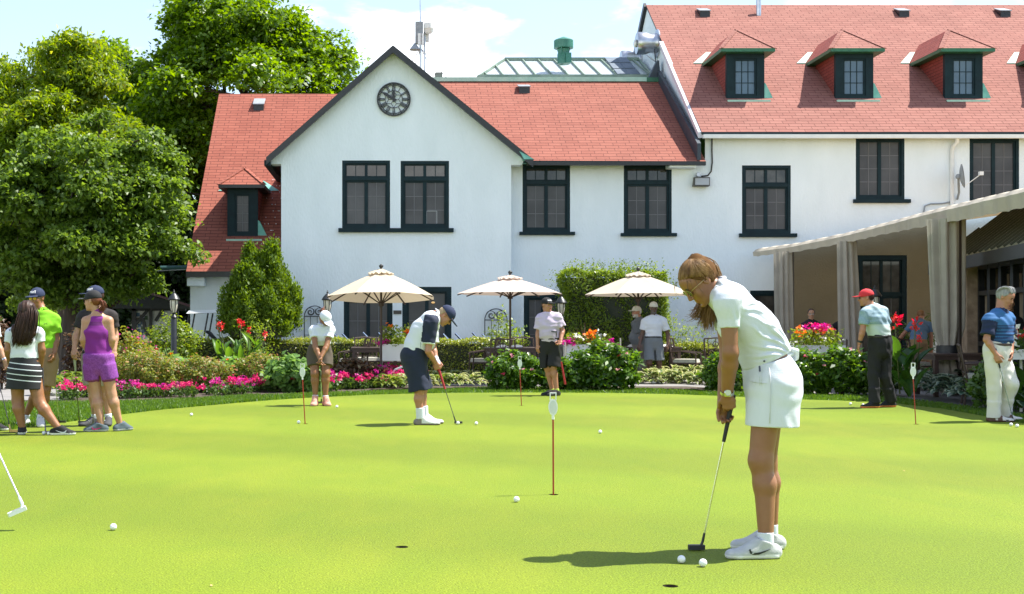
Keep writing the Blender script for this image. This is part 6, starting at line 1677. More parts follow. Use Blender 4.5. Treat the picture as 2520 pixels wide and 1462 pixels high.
SK = {}
def skin(name, c, lip=None, hairc=(.03, .02, .015), beard=(.4, .38, .36)):
    if name not in SK:
        lip = lip or (c[0] * .85, c[1] * .55, c[2] * .55)
        SK[name] = [mat('skin_' + name, c, .48, c2=(c[0] * .9, c[1] * .85, c[2] * .82), scale=18, sss=.12), mat('lips_' + name, lip, .4), mat('brow_' + name, hairc, .6), mat('beard_' + name, beard, .8)]
    return SK[name]
def cloth(name, c, c2=None, **kw): return mat('cloth_' + name, c, kw.pop('rough', .85), c2=c2 or tuple(x * .86 for x in c), scale=kw.pop('scale', 5), bump=.0015, bscale=kw.pop('bscale', 160), **kw)
def shoe(parent, ank, toe, mats, L=.275, name='shoe', h=.010, w=.046, high=.0, tiltup=0.0, swoosh=None, side=None, lace=True, saddle=0.0):
    ank = npv(ank); g = npv(base_of(parent))[2]; t = nrm((toe[0], toe[1], 0)); sd = np.array([-t[1], t[0], 0]); f0 = np.array([ank[0], ank[1], 0.0])
    heel = f0 - t * .05; tp = f0 + t * (L - .085)
    up = lambda p, z: np.array([p[0], p[1], z + tiltup * 0])
    P = [S(up(heel, .034), up(f0 + t * .08, .034), (w * .86, .042), (w * .9, .038), sd, .02), S(up(f0 + t * .06, .032), up(tp - t * .02, .024), (w * .95, .036), (w * .92, .026), sd, .02), S(up(tp - t * .06, .024), up(tp, .022), (w * .95, .026), (w * .7, .022), sd, .02),
         S(up(f0 - t * .004, ank[2] + .03 + high), up(f0 + t * .0, .04), (.041, .050), (.044, .056), sd, .02, clips=[(up(f0, ank[2] - .006 + high), (-.35 * t[0], -.35 * t[1], 1))]),
         S(up(f0 + t * .015, ank[2] - .006), up(f0 + t * .115, .036), (.044, .046), (.044, .034), sd, .02, clips=[(up(f0, ank[2] - .006 + high), (-.35 * t[0], -.35 * t[1], 1))]),
         S(up(heel + t * .0, .012), up(tp - t * .035, .012), (w * .95, .016), (w * .95, .016), sd, .008), S(up(tp - t * .05, .012), up(tp + t * .004, .014), (w * .98, .015), (w * .62, .014), sd, .008)]
    pr = lambda C: np.where(C[:, 2] < .0225 + .006 * ((C - f0) @ t < .02) + saddle * (((C - f0) @ t < .012) | (((C - f0) @ t > .045) & ((C - f0) @ t < .10) & (saddle > .055))), 1, 0)
    o = blob(name, P, h, mats[:2], parent, pred=pr, gclips=[((0, 0, .001), (0, 0, -1))])
    b = MB(); 
    for i in range(5):
        q = f0 + t * (.058 + i * .017); z = ank[2] - .004 + high - i * .0100
        b.tube([q + sd * .022 + np.array([0, 0, z - .010]), q + np.array([0, 0, z + .004]) + t * .004, q - sd * .022 + np.array([0, 0, z - .010])], .0035, 5)
    for sx in (-1, 1): q = f0 + t * .045; b.tube([q + np.array([0, 0, ank[2] + .004 + high]), q + sd * sx * .02 + t * .006 + np.array([0, 0, ank[2] + .018 + high]), q + sd * sx * .034 + np.array([0, 0, ank[2] - .006 + high])], .003, 5)
    if lace: b.build('laces', mats[2] if len(mats) > 2 else mats[1], o, smooth=True)
    if swoosh:
        cn = npv(side); pts = [(-.055, .058), (-.03, .050), (.0, .042), (.030, .038), (.052, .046), (.060, .060), (.066, .052), (.060, .034), (.040, .026), (.010, .028), (-.02, .040)]
        b = MB(); b.prism([f0 + t * (.040 + x) + cn * (.047 + .002 * 0) + np.array([0, 0, z]) for x, z in pts], tuple(cn * .004)); b.build('shoe_mark', swoosh, o)
    return o
def capmark(H, parent, text, m, size=.038, yaw=0.0, z0=.085):
    cu = bpy.data.curves.new('t', 'FONT'); cu.body = text; cu.size = size; cu.align_x = 'CENTER'; cu.shear = .25; cu.extrude = .0008; cu.offset = .0006
    ob = bpy.data.objects.new('t', cu); col.objects.link(ob); me = bpy.data.meshes.new_from_object(ob.evaluated_get(bpy.context.evaluated_depsgraph_get())); bpy.data.objects.remove(ob); bpy.data.curves.remove(cu)
    me.name = 'lettering'; o0 = npv(base_of(parent))
    for v in me.vertices:
        a = v.co.x / .100 + yaw; z = z0 + v.co.y - size * .3; rr = math.sqrt(max(0.05, 1 - ((z - .042) / .094) ** 2)); r = 1.012
        x, y = .090 * r * rr * math.sin(a), -.010 + .110 * r * rr * math.cos(a); p = H.w(x + v.co.z * math.sin(a), y + v.co.z * math.cos(a), z); v.co = Vector(p - o0)
    me.materials.append(m); o = bpy.data.objects.new('lettering', me); col.objects.link(o); o.parent = parent
    return o
def sunglasses(H, parent, lensm, framem, sy=0.0):
    b = MB(); g = MB()
    for sx in (-1, 1):
        pts = []
        for i in range(16):
            a = 2 * math.pi * i / 16; x = .030 + .026 * math.cos(a) * (1 if math.cos(a) > 0 else .9); z = .003 + .021 * math.sin(a) * (1 - .12 * math.cos(a)); pts.append(V(*H.w(sx * x, .099 - 2.6 * (x - .02) ** 2 - .0 + sy, z)))
        g.poly(pts); b.tube(pts + pts[:1], .0014, 5, cap=False); b.tube([V(*H.w(sx * .056, .094 + sy, .010)), V(*H.w(sx * .077, .06, .012)), V(*H.w(sx * .082, -.01, .008))], .0018, 5)
    b.tube([V(*H.w(-.008, .102 + sy, .010)), V(*H.w(.008, .102 + sy, .010))], .0016, 5)
    o = b.build('sunglasses', framem, parent, smooth=True); g.build('lens', lensm, o, fix=False); return o

def figure(label, d, J, bf, fwd, up=(0, 0, 1), name_skin='light', h=.0095, hk=1.0, bulk=1.0, spine=None, group=None, hips=.09, shw=.17, legs=(.082, .056, .054, .036), arms=(.050, .040, .038, .027), hands=None, fem=False, beard=0, pants=None, brow=True, belly=0.0):
    """J: joint name -> (px, py, depth offset). returns a namespace with the body object and its joints"""
    class N: pass
    f = N(); f.J = {}
    for k_, v in J.items(): f.J[k_] = npv(at(v[0], v[1], d + (v[2] if len(v) > 2 else 0)))
    j = f.J; bf = nrm((bf[0], bf[1], 0)); side = np.cross(bf, [0, 0, 1.0])           # side = the person's right
    f.bf, f.side = bf, side
    for q, sg in (('qa', 1), ('qb', -1)):
        if q not in j:
            sgn = sg * (1 if (j['sa'] - j['sb']) @ side > 0 else -1); j[q] = j['pv'] + side * sgn * hips - np.array([0, 0, .05])
    sh = nrm(j['sa'] - j['sb']); f.sh = sh
    if spine is None:
        pv, nk = j['pv'], j['nk']; w = np.linalg.norm(j['sa'] - j['sb']) / 2
        spine = [(pv - np.array([0, 0, .07]), .145 * bulk, .105 * bulk), (pv + np.array([0, 0, .02]), .155 * bulk, .115 * bulk), (pv + (nk - pv) * .36 + bf * belly * .5, .135 * bulk, .100 * bulk + belly), (pv + (nk - pv) * .68 + bf * .01, .155 * bulk, .112 * bulk), (pv + (nk - pv) * .90, w * .86, .080), (nk + np.array([0, 0, .0]), .062, .058)]
    else: spine = [((npv(at(p[0], p[1], d + p[4] if len(p) > 4 else d))), p[2], p[3]) for p in spine]
    f.spine = spine
    def torso(t=0.0, i0=0, i1=None, k=.03, flat0=False):
        out = []
        for i in range(i0, (i1 or len(spine) - 1)):
            a, b = spine[i], spine[i + 1]; mix = i / (len(spine) - 1); s_ = nrm(side * (1 if side @ sh > 0 else -1) * (1 - mix) + sh * mix)
            out.append(S(a[0], b[0], (a[1] + t, a[2] + t), (b[1] + t, b[2] + t), s_, k, flat=False))
        return out
    f.torso = torso
    H = Head(j['hd'], fwd, up, hk); f.H = H
    P = torso() + H.prims(j['nk'] + (j['nk'] - j['pv']) * .0, .056 * (0.86 if fem else 1.0) * hk, fem)
    f.limb = {}
    for x in 'ab':
        if 's' + x in j and 'e' + x in j:
            s_, e_, w_ = j['s' + x], j['e' + x], j['w' + x]
            P += [S(j['nk'] - np.array([0, 0, .01]), s_, .045, arms[0], k=.04), S(s_, e_, arms[0] * 1.05, arms[1], k=.02), S(e_, e_ + (w_ - e_) * .28, arms[1], arms[2] * 1.06, k=.02), S(e_ + (w_ - e_) * .28, w_, arms[2] * 1.06, (arms[3] * 1.1, arms[3] * .95), k=.02)]
            hd = (hands or {}).get(x, {}); dr = j['h' + x] - w_ if 'h' + x in j else w_ - e_
            P += hand(w_, dr, hd.get('palm', -bf * .3 + (f.J['pv'] - w_) * np.array([1, 1, 0])), hd.get('thumb', bf), hd.get('k', 1.0), hd.get('curl', .35), hd.get('fr', .0095))
        if 'k' + x in j:
            q, k_, a_ = j['q' + x], j['k' + x], j['f' + x]; c_ = k_ + (a_ - k_) * .30 - bf * .014; t_ = nrm(J.get('t' + x, (0, 0, 0))[:2] + (0,)) if ('t' + x) in J else bf
            toe = a_ * np.array([1, 1, 0]) + np.array(t_) * .15 + np.array([0, 0, .03])
            P += [S(q, k_, legs[0] * bulk ** .5, legs[1], k=.03), S(k_, c_, legs[1] * .97, legs[2] * 1.04, k=.03), S(c_, a_, legs[2] * 1.04, legs[3], k=.03), S(a_ - np.array([0, 0, .03]), toe - np.array([0, 0, .006]), .028, (.030, .016), k=.02)]
    base = np.array([(j['fa'][0] + j['fb'][0]) / 2, (j['fa'][1] + j['fb'][1]) / 2, 0])
    f.body = blob('person', P, h, skin(name_skin, (.5, .3, .2)), None, base, H.pred(beard, True, brow)); tag(f.body, label, 'person', group)
    f.h = h
    return f
def top(f, mats, t=.014, sleeve=.62, i0=1, hem=None, wr=.004, pred=None, collar=True, sl_r=(.066, .064), name='polo_shirt', fd=(.3, .2, 1), drop=.0, extra=(), nocap=False, sleeveless=False):
    j = f.J; P = f.torso(t, i0)
    P = P[:-1] + [S(f.spine[-2][0], f.spine[-2][0] + (f.spine[-1][0] - f.spine[-2][0]) * .85, (f.spine[-2][1] + t, f.spine[-2][2] + t), (.074, .070), f.sh, .03, flat=False, clips=[(f.spine[-1][0] + nrm(f.spine[-1][0] - f.spine[-2][0]) * .004, f.spine[-1][0] - f.spine[-2][0])])]
    cl = []
    for x in 'ab':
        if 's' + x in j and 'e' + x in j:
            s_, e_ = j['s' + x], j['e' + x]
            P.append(S(j['nk'] - np.array([0, 0, .025]), s_, (.045 + t, .045 + t), (sl_r[0] * .95, sl_r[0] * .95), k=.04, clips=[(f.spine[-1][0] + np.array([0, 0, .012]), (0, 0, 1))]))
            if sleeve: P.append(S(s_, s_ + (e_ - s_) * sleeve, sl_r[0], sl_r[1], k=.025, flat=True)); P.append(S(s_, s_ + (e_ - s_) * .1, sl_r[0], sl_r[0], k=.03))
    if collar:
        n = nrm(f.H.w(0, -.028, -.05) - f.spine[-1][0]); c = f.spine[-1][0]
        P.append(S(c - n * .012, c + n * .034, (.074, .070), (.066, .062), f.side, .006, flat=True))
    P += list(extra)
    hp, hn = hem if hem else (f.spine[i0][0] - np.array([0, 0, drop]), np.array([0, 0, -1.0]))
    o = blob(name, P, f.h, mats, f.body, pred=pred, gclips=[(hp, hn)], wrinkle=(wr if callable(wr) else folds(wr, 34, fd, seed=f.spine[0][0][0])) if wr else None)
    if collar:                                        # open collar leaves
        b = MB(); n = nrm(f.H.w(0, -.028, -.05) - f.spine[-1][0]); c = f.spine[-1][0]; fw = f.H.Y - n * (f.H.Y @ n); fw = nrm(f.bf - n * (f.bf @ n)); sx = np.cross(n, fw)
        for sg in (-1, 1):
            for (a0, a1, a2) in ((.15, .75, 1.5), (1.4, 2.2, 3.14)):
                ring = lambda a, r, z: c + n * z + (fw * math.cos(a) + sx * sg * math.sin(a)) * r
                A = [ring(a, .067, .038) for a in (a0, a1, a2)]; B = [ring(a, .088, .004 if a > .3 else -.03) for a in (a0, a1, a2)]
                for i in range(2): b.hexa([B[i] - n * .003, B[i + 1] - n * .003, A[i + 1] - n * .003, A[i] - n * .003, B[i] + n * .004, B[i + 1] + n * .004, A[i + 1] + n * .004, A[i] + n * .004])
        b.build('collar', mats[1] if isinstance(mats, list) and len(mats) > 1 and pred is not None and False else (mats[0] if isinstance(mats, list) else mats), o, smooth=True)
    return o
def bottom(f, mats, kind='shorts', t=.016, hem=.80, flare=.03, i1=2, wr=.003, pred=None, name=None, belt=None, cuff=.075, topcut=None):
    j = f.J; P = f.torso(t, 0, i1)
    if kind == 'skirt': pass
    for x in 'ab':
        q, k_, a_ = j['q' + x], j['k' + x], j['f' + x]
        if kind == 'shorts':
            e = q + (k_ - q) * hem; P.append(S(q + (q - k_) * .05, e, .092 + t, .070 + t + flare, f.side, .03, flat=True)); P.append(S(q, q + (k_ - q) * .3, .09 + t, .09 + t, f.side, .03))
        elif kind == 'pants':
            e = a_ + (k_ - a_) * .02 - np.array([0, 0, .035]); m = k_ + (a_ - k_) * .5
            P += [S(q, k_, .088 + t, .066 + t, f.side, .03), S(k_, m, .066 + t, .060 + t, f.side, .03), S(m, e, .060 + t, cuff, f.side, .03, flat=True)]
    if kind == 'shorts':                               # the split between the two legs
        qa, qb = j['qa'], j['qb']; ea, eb = qa + (j['ka'] - qa) * hem, qb + (j['kb'] - qb) * hem; mdl = (ea + eb) / 2; sdv = eb - ea
        if np.linalg.norm(sdv) > .08:
            sx_ = nrm(sdv * np.array([1, 1, 0])); fx_ = np.cross(sx_, [0, 0, 1.0]); crotch = (qa + qb) / 2 - np.array([0, 0, .075]); L_ = max(.06, np.linalg.norm(crotch - mdl))
            P.append(E(mdl - np.array([0, 0, .02]), np.stack([sx_, fx_, np.array([0, 0, 1.0])], 1), (.020, .30, L_ * .95), .012, neg=True))
    c = topcut or f.spine[i1][0] * .45 + f.spine[i1 - 1][0] * .55
    o = blob(name or {'shorts': 'shorts', 'pants': 'trousers', 'skirt': 'skirt'}[kind], P, f.h, mats, f.body, pred=pred, gclips=[(c, (0, 0, 1))], wrinkle=folds(wr, 30, (.8, .3, .5), seed=2 + f.spine[0][0][0]) if wr else None)
    if belt is not None:
        a, b = f.spine[i1 - 1], f.spine[i1]; tt = .5; cc_ = a[0] + (b[0] - a[0]) * tt; hw, hd = a[1] + (b[1] - a[1]) * tt + t + .006, a[2] + (b[2] - a[2]) * tt + t + .006
        blob('belt', [S(cc_ - np.array([0, 0, .018]), cc_ + np.array([0, 0, .018]), (hw, hd), (hw, hd), f.side, .004, flat=True)], f.h * .8, belt, f.body)
    return o
def socks(f, m, z=.13, keys='ab', r=.003, taper=.041):
    for x in keys:
        a_, k_ = f.J['f' + x], f.J['k' + x]; u = nrm(k_ - a_); blob('sock', [S(a_ - np.array([0, 0, .02]), a_ + u * (z - .08), taper + r, taper + r + .003, f.side, .01, flat=True)], f.h, m, f.body)
M_sole = mat('white_sole', (.72, .72, .70), .6)
M_wht = cloth('white', (.66, .69, .74), (.62, .65, .71), scale=3)
M_navy = cloth('navy', (.010, .016, .040))
M_blackc = cloth('black', (.012, .012, .014))
M_khaki = cloth('khaki', (.30, .20, .10))
M_capnavy = cloth('cap_navy', (.012, .022, .065), scale=20)
M_letter = mat('white_lettering', (.80, .80, .80), .6)
M_lensd = mat('dark_lens', (.02, .025, .02), .05, spec=.8)
M_frame = mat('gold_frame', (.55, .42, .20), .3, metal=1.0)
for nme, c in (('light', (.46, .25, .15)), ('tan', (.285, .128, .056)), ('ruddy', (.42, .20, .12)), ('brown', (.30, .15, .085)), ('dark', (.115, .060, .038))):
    skin(nme, c, hairc=(.035, .022, .015) if nme != 'dark' else (.01, .008, .007), beard=(.50, .48, .45) if nme != 'dark' else (.10, .09, .085))
def hairmat(name, a, b): return mat('hair_' + name, a, .5, c2=b, scale=40, stretch=(1, 1, .25), spec=.28)
M_hdark = hairmat('dark_brown', (.022, .010, .006), (.055, .024, .014))
M_hbrown = hairmat('brown', (.10, .050, .022), (.20, .11, .05))
M_hgrey = hairmat('grey', (.34, .34, .33), (.20, .20, .20))
M_hred = hairmat('auburn', (.11, .030, .012), (.19, .06, .025))
def strands(name, paths, n, spread, r, m, parent, seed=0, tipspread=1.5, sub=None):
    rg = random.Random(seed); b = MB()
    for i in range(n):
        pts = paths[rg.randrange(len(paths))]; o_ = np.array([rg.gauss(0, 1), rg.gauss(0, 1), rg.gauss(0, 1)]) * spread; w_ = np.array([rg.gauss(0, 1), rg.gauss(0, 1), rg.gauss(0, .6)]) * spread
        P = []; k = len(pts)
        for q in range(k): t = q / (k - 1); P.append(pts[q] + o_ * (.55 + t * (tipspread - .55)) * (1 - .0) + w_ * t * t * .7)
        fine = []
        for q in range(k - 1):
            for s_ in range(3):
                u = s_ / 3; p0, p1, p2, p3 = P[max(q - 1, 0)], P[q], P[q + 1], P[min(q + 2, k - 1)]
                fine.append(.5 * (2 * p1 + (p2 - p0) * u + (2 * p0 - 5 * p1 + 4 * p2 - p3) * u * u + (3 * p1 - p0 - 3 * p2 + p3) * u ** 3))
        fine.append(P[-1]); m_ = len(fine)
        b.tube(fine, [r * (1 - .75 * (q / (m_ - 1)) ** 2) for q in range(m_)], 5)
    return b.build(name, m, parent, smooth=True)
def zat(f, py, d, n=(0, 0, -1)): return (at(0, py, d) * 1.0, n)
def capobj(f, m, label=None, brim=None, mark=None, yaw=0.0, size=.042):
    H = f.H; pr = None
    if brim is not None: pr = lambda C: np.where((H.loc(C)[:, 1] > .085) & (H.loc(C)[:, 2] < .05), 1, 0)
    o = blob('cap', H.cap(), f.h * .75, [m] + ([brim] if brim is not None else []), f.body, pred=pr)
    if mark: capmark(H, o, mark, M_letter, size, yaw)
    return o
PP = dict
# ---- the woman putting in the foreground
d = 7.05
W = figure('woman in white polo and white skirt bending over her putt in the foreground', d,
    PP(hd=(1722, 694, 0), nk=(1770, 716, 0), sa=(1791, 741, -.155), sb=(1779, 745, .155), ea=(1798, 868, -.165), eb=(1790, 872, .13), wa=(1789, 970, -.045), wb=(1779, 994, .045),
       ha=(1797, 1012, -.035), hb=(1786, 1034, .05), pv=(1898, 925, 0), qa=(1893, 955, -.068), qb=(1895, 955, .068), ka=(1872, 1134, -.09), fa=(1885, 1330, -.14), ta=(-1, -.06), kb=(1882, 1134, .13), fb=(1896, 1309, .14), tb=(-1, .03)),
    (-1, 0), (-.70, -.10, -.70), (-.7, -.05, .7), 'tan', h=.0056, hk=1.0, fem=True,
    spine=[(1897, 975, .155, .120), (1904, 940, .170, .138), (1882, 882, .135, .112), (1842, 800, .145, .115), (1797, 738, .150, .080), (1771, 714, .052, .052)],
    legs=(.085, .064, .057, .039), arms=(.049, .041, .041, .029),
    hands=dict(a=dict(palm=(.25, 1, 0), thumb=(-1, 0, -.2), curl=.95, fr=.0085, k=.92), b=dict(palm=(.1, -1, 0), thumb=(-1, 0, 0), curl=.85, fr=.0085, k=.92)))
f = W
wf = folds(.0055, 26, (.75, .15, .65), 1.0)
def foldlines(lines, wid=.010, amp=.0075):
    L_ = [(npv(at(x0, y0, d))[[0, 2]], npv(at(x1, y1, d))[[0, 2]], w_) for x0, y0, x1, y1, w_ in lines]
    def w(P):
        q = P[:, [0, 2]]; out = np.zeros(len(P))
        for a_, b_, w_ in L_:
            v_ = b_ - a_; l2 = v_ @ v_; t_ = np.clip(((q - a_) @ v_) / l2, 0, 1); dd = (q - a_) - t_[:, None] * v_; n_ = np.array([-v_[1], v_[0]]) / math.sqrt(l2); s_ = dd @ n_ + .006 * np.sin(t_ * 7 + a_[0] * 30)
            r_ = np.sqrt((dd ** 2).sum(1)); env = np.sin(np.pi * np.clip(t_, .03, .97)) ** .6
            out += w_ * env * (-np.exp(-(s_ / wid) ** 2) + .6 * np.exp(-((s_ - wid * 1.7) / wid) ** 2)) * np.exp(-(np.maximum(r_ - wid * 3, 0) / .01) ** 2)
        return amp * out
    return w
fl1 = foldlines([(1936, 864, 1858, 822, 1.0), (1936, 868, 1846, 850, 1.1), (1936, 871, 1840, 874, 1.0), (1930, 858, 1880, 806, .9), (1938, 862, 1902, 800, .7), (1925, 874, 1852, 886, .8),
                 (1818, 752, 1872, 742, .7), (1818, 762, 1884, 768, .8), (1816, 776, 1880, 800, .6), (1822, 800, 1868, 835, .5), (1790, 790, 1796, 748, .5), (1776, 800, 1780, 760, .5)])
def shw(P): return fl1(P) + .0012 * np.sin(P[:, 0] * 50 + P[:, 2] * 34 + 2 * np.sin(P[:, 1] * 20))
o = top(f, M_wht, t=.016, sleeve=.52, i0=1, hem=(at(1883, 886, d), (.42, 0, -.9)), wr=shw, collar=True, sl_r=(.070, .056),
    extra=[E(at(1800, 806, d), I3, (.075, .115, .075), .04), S(at(1893, 800, d), at(1918, 855, d), (.11, .035), (.10, .035), side=(0, 1, 0), k=.05)])
def restyle(o, f, prims, mats, hem, wr, pred=None): pass
# the tied knot of the shirt at the small of the back
b = MB(); kn = at(1940, 868, d)
b.tube([kn + V(-.01, -.05, .02), kn + V(.035, -.03, .01), kn + V(.045, 0, -.03), kn + V(.02, .02, -.055), kn + V(-.01, .0, -.03)], [.014, .017, .014, .013, .012], 8)
b.tube([kn + V(.01, -.03, .0), kn + V(-.05, -.06, -.02), kn + V(-.10, -.09, -.055)], [.020, .014, .006], 8)
b.tube([kn + V(.02, 0, -.02), kn + V(.015, -.01, -.07), kn + V(-.02, -.03, -.095)], [.018, .016, .012], 8)
b.build('shirt_knot', M_wht, o, smooth=True)
# skirt
sk_ = [S(at(1881, 884, d), at(1900, 935, d), (.160, .128), (.195, .146), f.side, .03), S(at(1900, 935, d), at(1903, 960, d), (.195, .148), (.205, .143), f.side, .03), S(at(1903, 960, d), at(1899.5, 1062, d), (.208, .140), (.208, .137), f.side, .03), S(at(1898, 950, d - .075), at(1893, 1062, d - .085), (.120, .130), (.122, .131), f.side, .03), S(at(1905, 950, d + .075), at(1903, 1062, d + .085), (.120, .130), (.122, .131), f.side, .03), E(at(1934, 945, d - .07), I3, (.07, .08, .085), .04), E(at(1934, 945, d + .07), I3, (.07, .08, .085), .04)]
def skw(P):
    s = (P - npv(at(1900, 960, d))); z = s[:, 2]; x = s[:, 0]
    w = .0035 * np.sin(z * 62 + 2.2 * np.sin(x * 16 + 1)) * np.exp(-((z - .02) / .09) ** 2) * (.6 + .4 * np.sin(x * 23 + z * 11)) + .003 * np.sin(x * 70 + z * 12) * np.exp(-((z + .17) / .05) ** 2) * (x > -.02)
    return w
skirt = blob('skirt', sk_, f.h, M_wht, f.body, gclips=[(at(1881, 888, d), (-.30, 0, 1)), (at(1899, 1046, d), (-.03, 0, -1))], wrinkle=skw)
b = MB(); y_ = .0
def onskirt(px, py, extra=.0): return at(px, py, d - .2 - extra)
b.tube([at(1893, 905, d - .175), at(1896, 935, d - .196), at(1897, 965, d - .207), at(1894, 1042, d - .209)], .0022, 5)
b.tube([at(1845, 938, d - .125), at(1862, 942, d - .168), at(1886, 943, d - .195)], .002, 5)
for px in (1867, 1872): b.tube([at(px, 905, d - .158), at(px + 1, 925, d - .178), at(px + 3, 948, d - .186)], .0015, 5)
b.build('skirt_seam', cloth('white_seam', (.62, .64, .68)), skirt, smooth=True)
b = MB(); b.tube([at(1869, 901, d - .158), at(1870, 914, d - .172)], .005, 6); b.lathe([(.006, 0), (.006, .004)], at(1881, 889, d - .16), n=8, axis='y'); b.build('zip_pull', mat('dark_pewter', (.10, .10, .11), .4, metal=.7), skirt)
# a few long soft folds across the shirt back
fm = MB()
# hair: close to the skull, pulled up into a high tie and a long tail falling past the far side of the neck
H = f.H
hair = blob('hair', H.hair(1.03, low=-.05) + [H.e((0, -.072, .105), (.036, .036, .034), .03)], .0052, mat('hair_under_brown', (.09, .042, .015), .8, c2=(.13, .065, .024), scale=60, spec=.08), f.body)
tie = H.w(0, -.075, .125)
rgh = random.Random(21); b_ = MB()
def hpt(a, q, lift):                                   # a point on the combed hair: a round the head, q from hairline (0) to tie (1)
    ca, sa = math.cos(a), math.sin(a)
    p0 = np.array([.078 * sa, .052 * max(ca, -.2) + .010 * (ca > 0) - .022 * (1 - abs(ca)) - .03 * max(-ca, 0), .070 * max(ca, 0) ** .6 + .010 + .0 * sa - .055 * max(-ca, 0)])
    n0 = np.array([sa * .086, -.012 + .088 * ca * (1 - q), .055 + .078 * math.sin(q * 1.5)])
    p1 = np.array([0, -.075, .125]); pt = p0 * (1 - q) ** 2 + 2 * q * (1 - q) * n0 * 1.12 + p1 * q * q
    v = pt - np.array([0, -.018, .036]); e = np.array([.0885, .107, .100]); r_ = math.sqrt(((v / e) ** 2).sum()); return H.w(*(np.array([0, -.018, .036]) + v / r_ * (1 + lift)))
for i in range(1300):
    a_ = rgh.uniform(-1.1, 1.1) if i < 500 else rgh.choice((-1, 1)) * rgh.uniform(.8, 2.6); q0 = rgh.uniform(0, .5) ** 1.3; j_ = rgh.gauss(0, .05); lf = rgh.uniform(-.012, .035)
    pts = [hpt(a_ + j_ * q_, q_, lf + .012 * math.sin(q_ * 6 + i)) for q_ in np.linspace(q0, .97, 9)] + [tie]
    b_.tube(pts, [.0016] * 8 + [.0014, .0010], 4)
b_.build('hair_strands', hairmat('blond_brown', (.13, .062, .019), (.32, .18, .065)), hair, smooth=True)
tl = [tie, npv(at(1745, 652, d + .03)), npv(at(1757, 690, d + .10)), npv(at(1748, 740, d + .11)), npv(at(1740, 778, d + .10)), npv(at(1738, 798, d + .10))]
tl2 = [tie, npv(at(1742, 655, d + .05)), npv(at(1748, 700, d + .12)), npv(at(1728, 745, d + .11)), npv(at(1716, 772, d + .10)), npv(at(1705, 776, d + .09))]
strands('ponytail', [tl, tl, tl2, [p + np.array([.02, .01, 0]) for p in tl]], 420, .010, .0026, hairmat('tail_brown', (.15, .075, .025), (.30, .17, .065)), hair, 9, 2.0)
strands('loose_strand', [[H.w(-.07, .06, .07), H.w(-.078, .085, .04), H.w(-.07, .10, .0), H.w(-.068, .10, -.05)], [H.w(.0, .10, .09), H.w(.0, .135, .07), H.w(-.01, .15, .03)], [H.w(-.075, .03, .05), H.w(-.085, .05, .01), H.w(-.08, .055, -.05)]], 12, .009, .0009, M_hbrown, hair, 12, 1.4)
MB().lathe([(.016, -.012), (.020, 0), (.016, .012)], tuple(tie), n=12).build('hair_tie', M_blackc, hair, smooth=True)
sunglasses(H, f.body, mat('green_mirror_lens', (.025, .032, .018), .22, spec=.45), M_frame)
# wristwatch
ax = nrm(f.J['wa'] - f.J['ea']); wc = f.J['wa'] - ax * .012; sd = nrm(np.cross(ax, [0, 1, 0])); fr_ = np.cross(sd, ax)
b = MB(); ringp = [Vector(wc + sd * .037 * math.cos(a * .3142) + fr_ * .033 * math.sin(a * .3142)) for a in range(21)]
for i in range(20): b.bar(ringp[i], ringp[i + 1], .004, .017, up=tuple(ax))
wt = b.build('wristwatch', M_chrome, f.body)
fc = wc - np.array([0, 1, 0]) * .038 - sd * .006; b = MB(); b.lathe([(.019, .006), (.0195, 0), (.017, -.004)], tuple(fc), n=20, axis='y'); b.build('watch_case', M_chrome, wt, smooth='auto'); b = MB(); b.lathe([(.0155, -.0045), (.0150, -.0055)], tuple(fc), n=20, axis='y'); b.build('watch_dial', mat('pale_dial', (.60, .62, .50), .3), wt)
gsh = [cloth('pale_grey_mesh', (.50, .51, .50), scale=30), M_sole, mat('grey_lace', (.35, .34, .30), .8)]
shoe(f.body, f.J['fa'], (-1, -.06), gsh, L=.29, h=.0055, swoosh=M_black, side=(-.06, -1, 0))
shoe(f.body, f.J['fb'], (-1, .03), gsh, L=.29, h=.0055)
socks(f, M_wht, z=.125, taper=.039)
gt, gb = at(1805, 972, d - .005), at(1727.5, 1341, 7.14)
putter(gt, gb, .27, 'putter with black grip and steel shaft held by the woman in white', M_grip, M_chrome, mat('dark_putter_head', (.05, .05, .055), .35, metal=.6), hdir=(-1, -.02, 0), hl=.092, hw=.034, gr=.0135, sr=.0048)

# ---- left group
d = 14.45
f = figure('woman with long dark hair in white tee and black striped skirt, seen from behind', d,
    PP(hd=(69, 770), nk=(62, 806), sa=(28, 820), sb=(95, 820), ea=(19, 862, -.02), wa=(26, 897, .12), eb=(103, 860, 0), wb=(100, 898, .10), pv=(60, 893), qa=(42, 915), qb=(80, 915), ka=(44, 986, .02), fa=(54, 1049, 0), ta=(-.25, 1), kb=(97, 990, -.03), fb=(141, 1050, -.1), tb=(1, .15)),
    (.25, 1), (.35, .93, -.05), (0, 0, 1), 'tan', fem=True, bulk=1.05, legs=(.092, .066, .062, .04), spine=[(60, 915, .165, .12), (60, 893, .165, .125), (60, 868, .140, .11), (61, 840, .150, .11), (62, 817, .140, .08), (63, 804, .05, .05)])
top(f, M_wht, t=.013, sleeve=.55, hem=zat(f, 882, d), collar=False, sl_r=(.062, .060), name='tee_shirt', wr=.003)
c0 = at(60, 880, d).z
def stripes(C):
    m = np.zeros(len(C), int); z = C[:, 2] + .10 * (C[:, 0] - at(60, 0, d).x)
    for py in (899, 912.5, 925, 939): m[np.abs(z - at(0, py, d).z) < .0062] = 1
    return m
ms = bpy.data.materials.new('striped_skirt'); ms.use_nodes = True; n_, l_ = ms.node_tree.nodes, ms.node_tree.links
g_ = n_.new('ShaderNodeTexCoord'); s_ = n_.new('ShaderNodeSeparateXYZ'); l_.new(g_.outputs['Object'], s_.inputs[0])
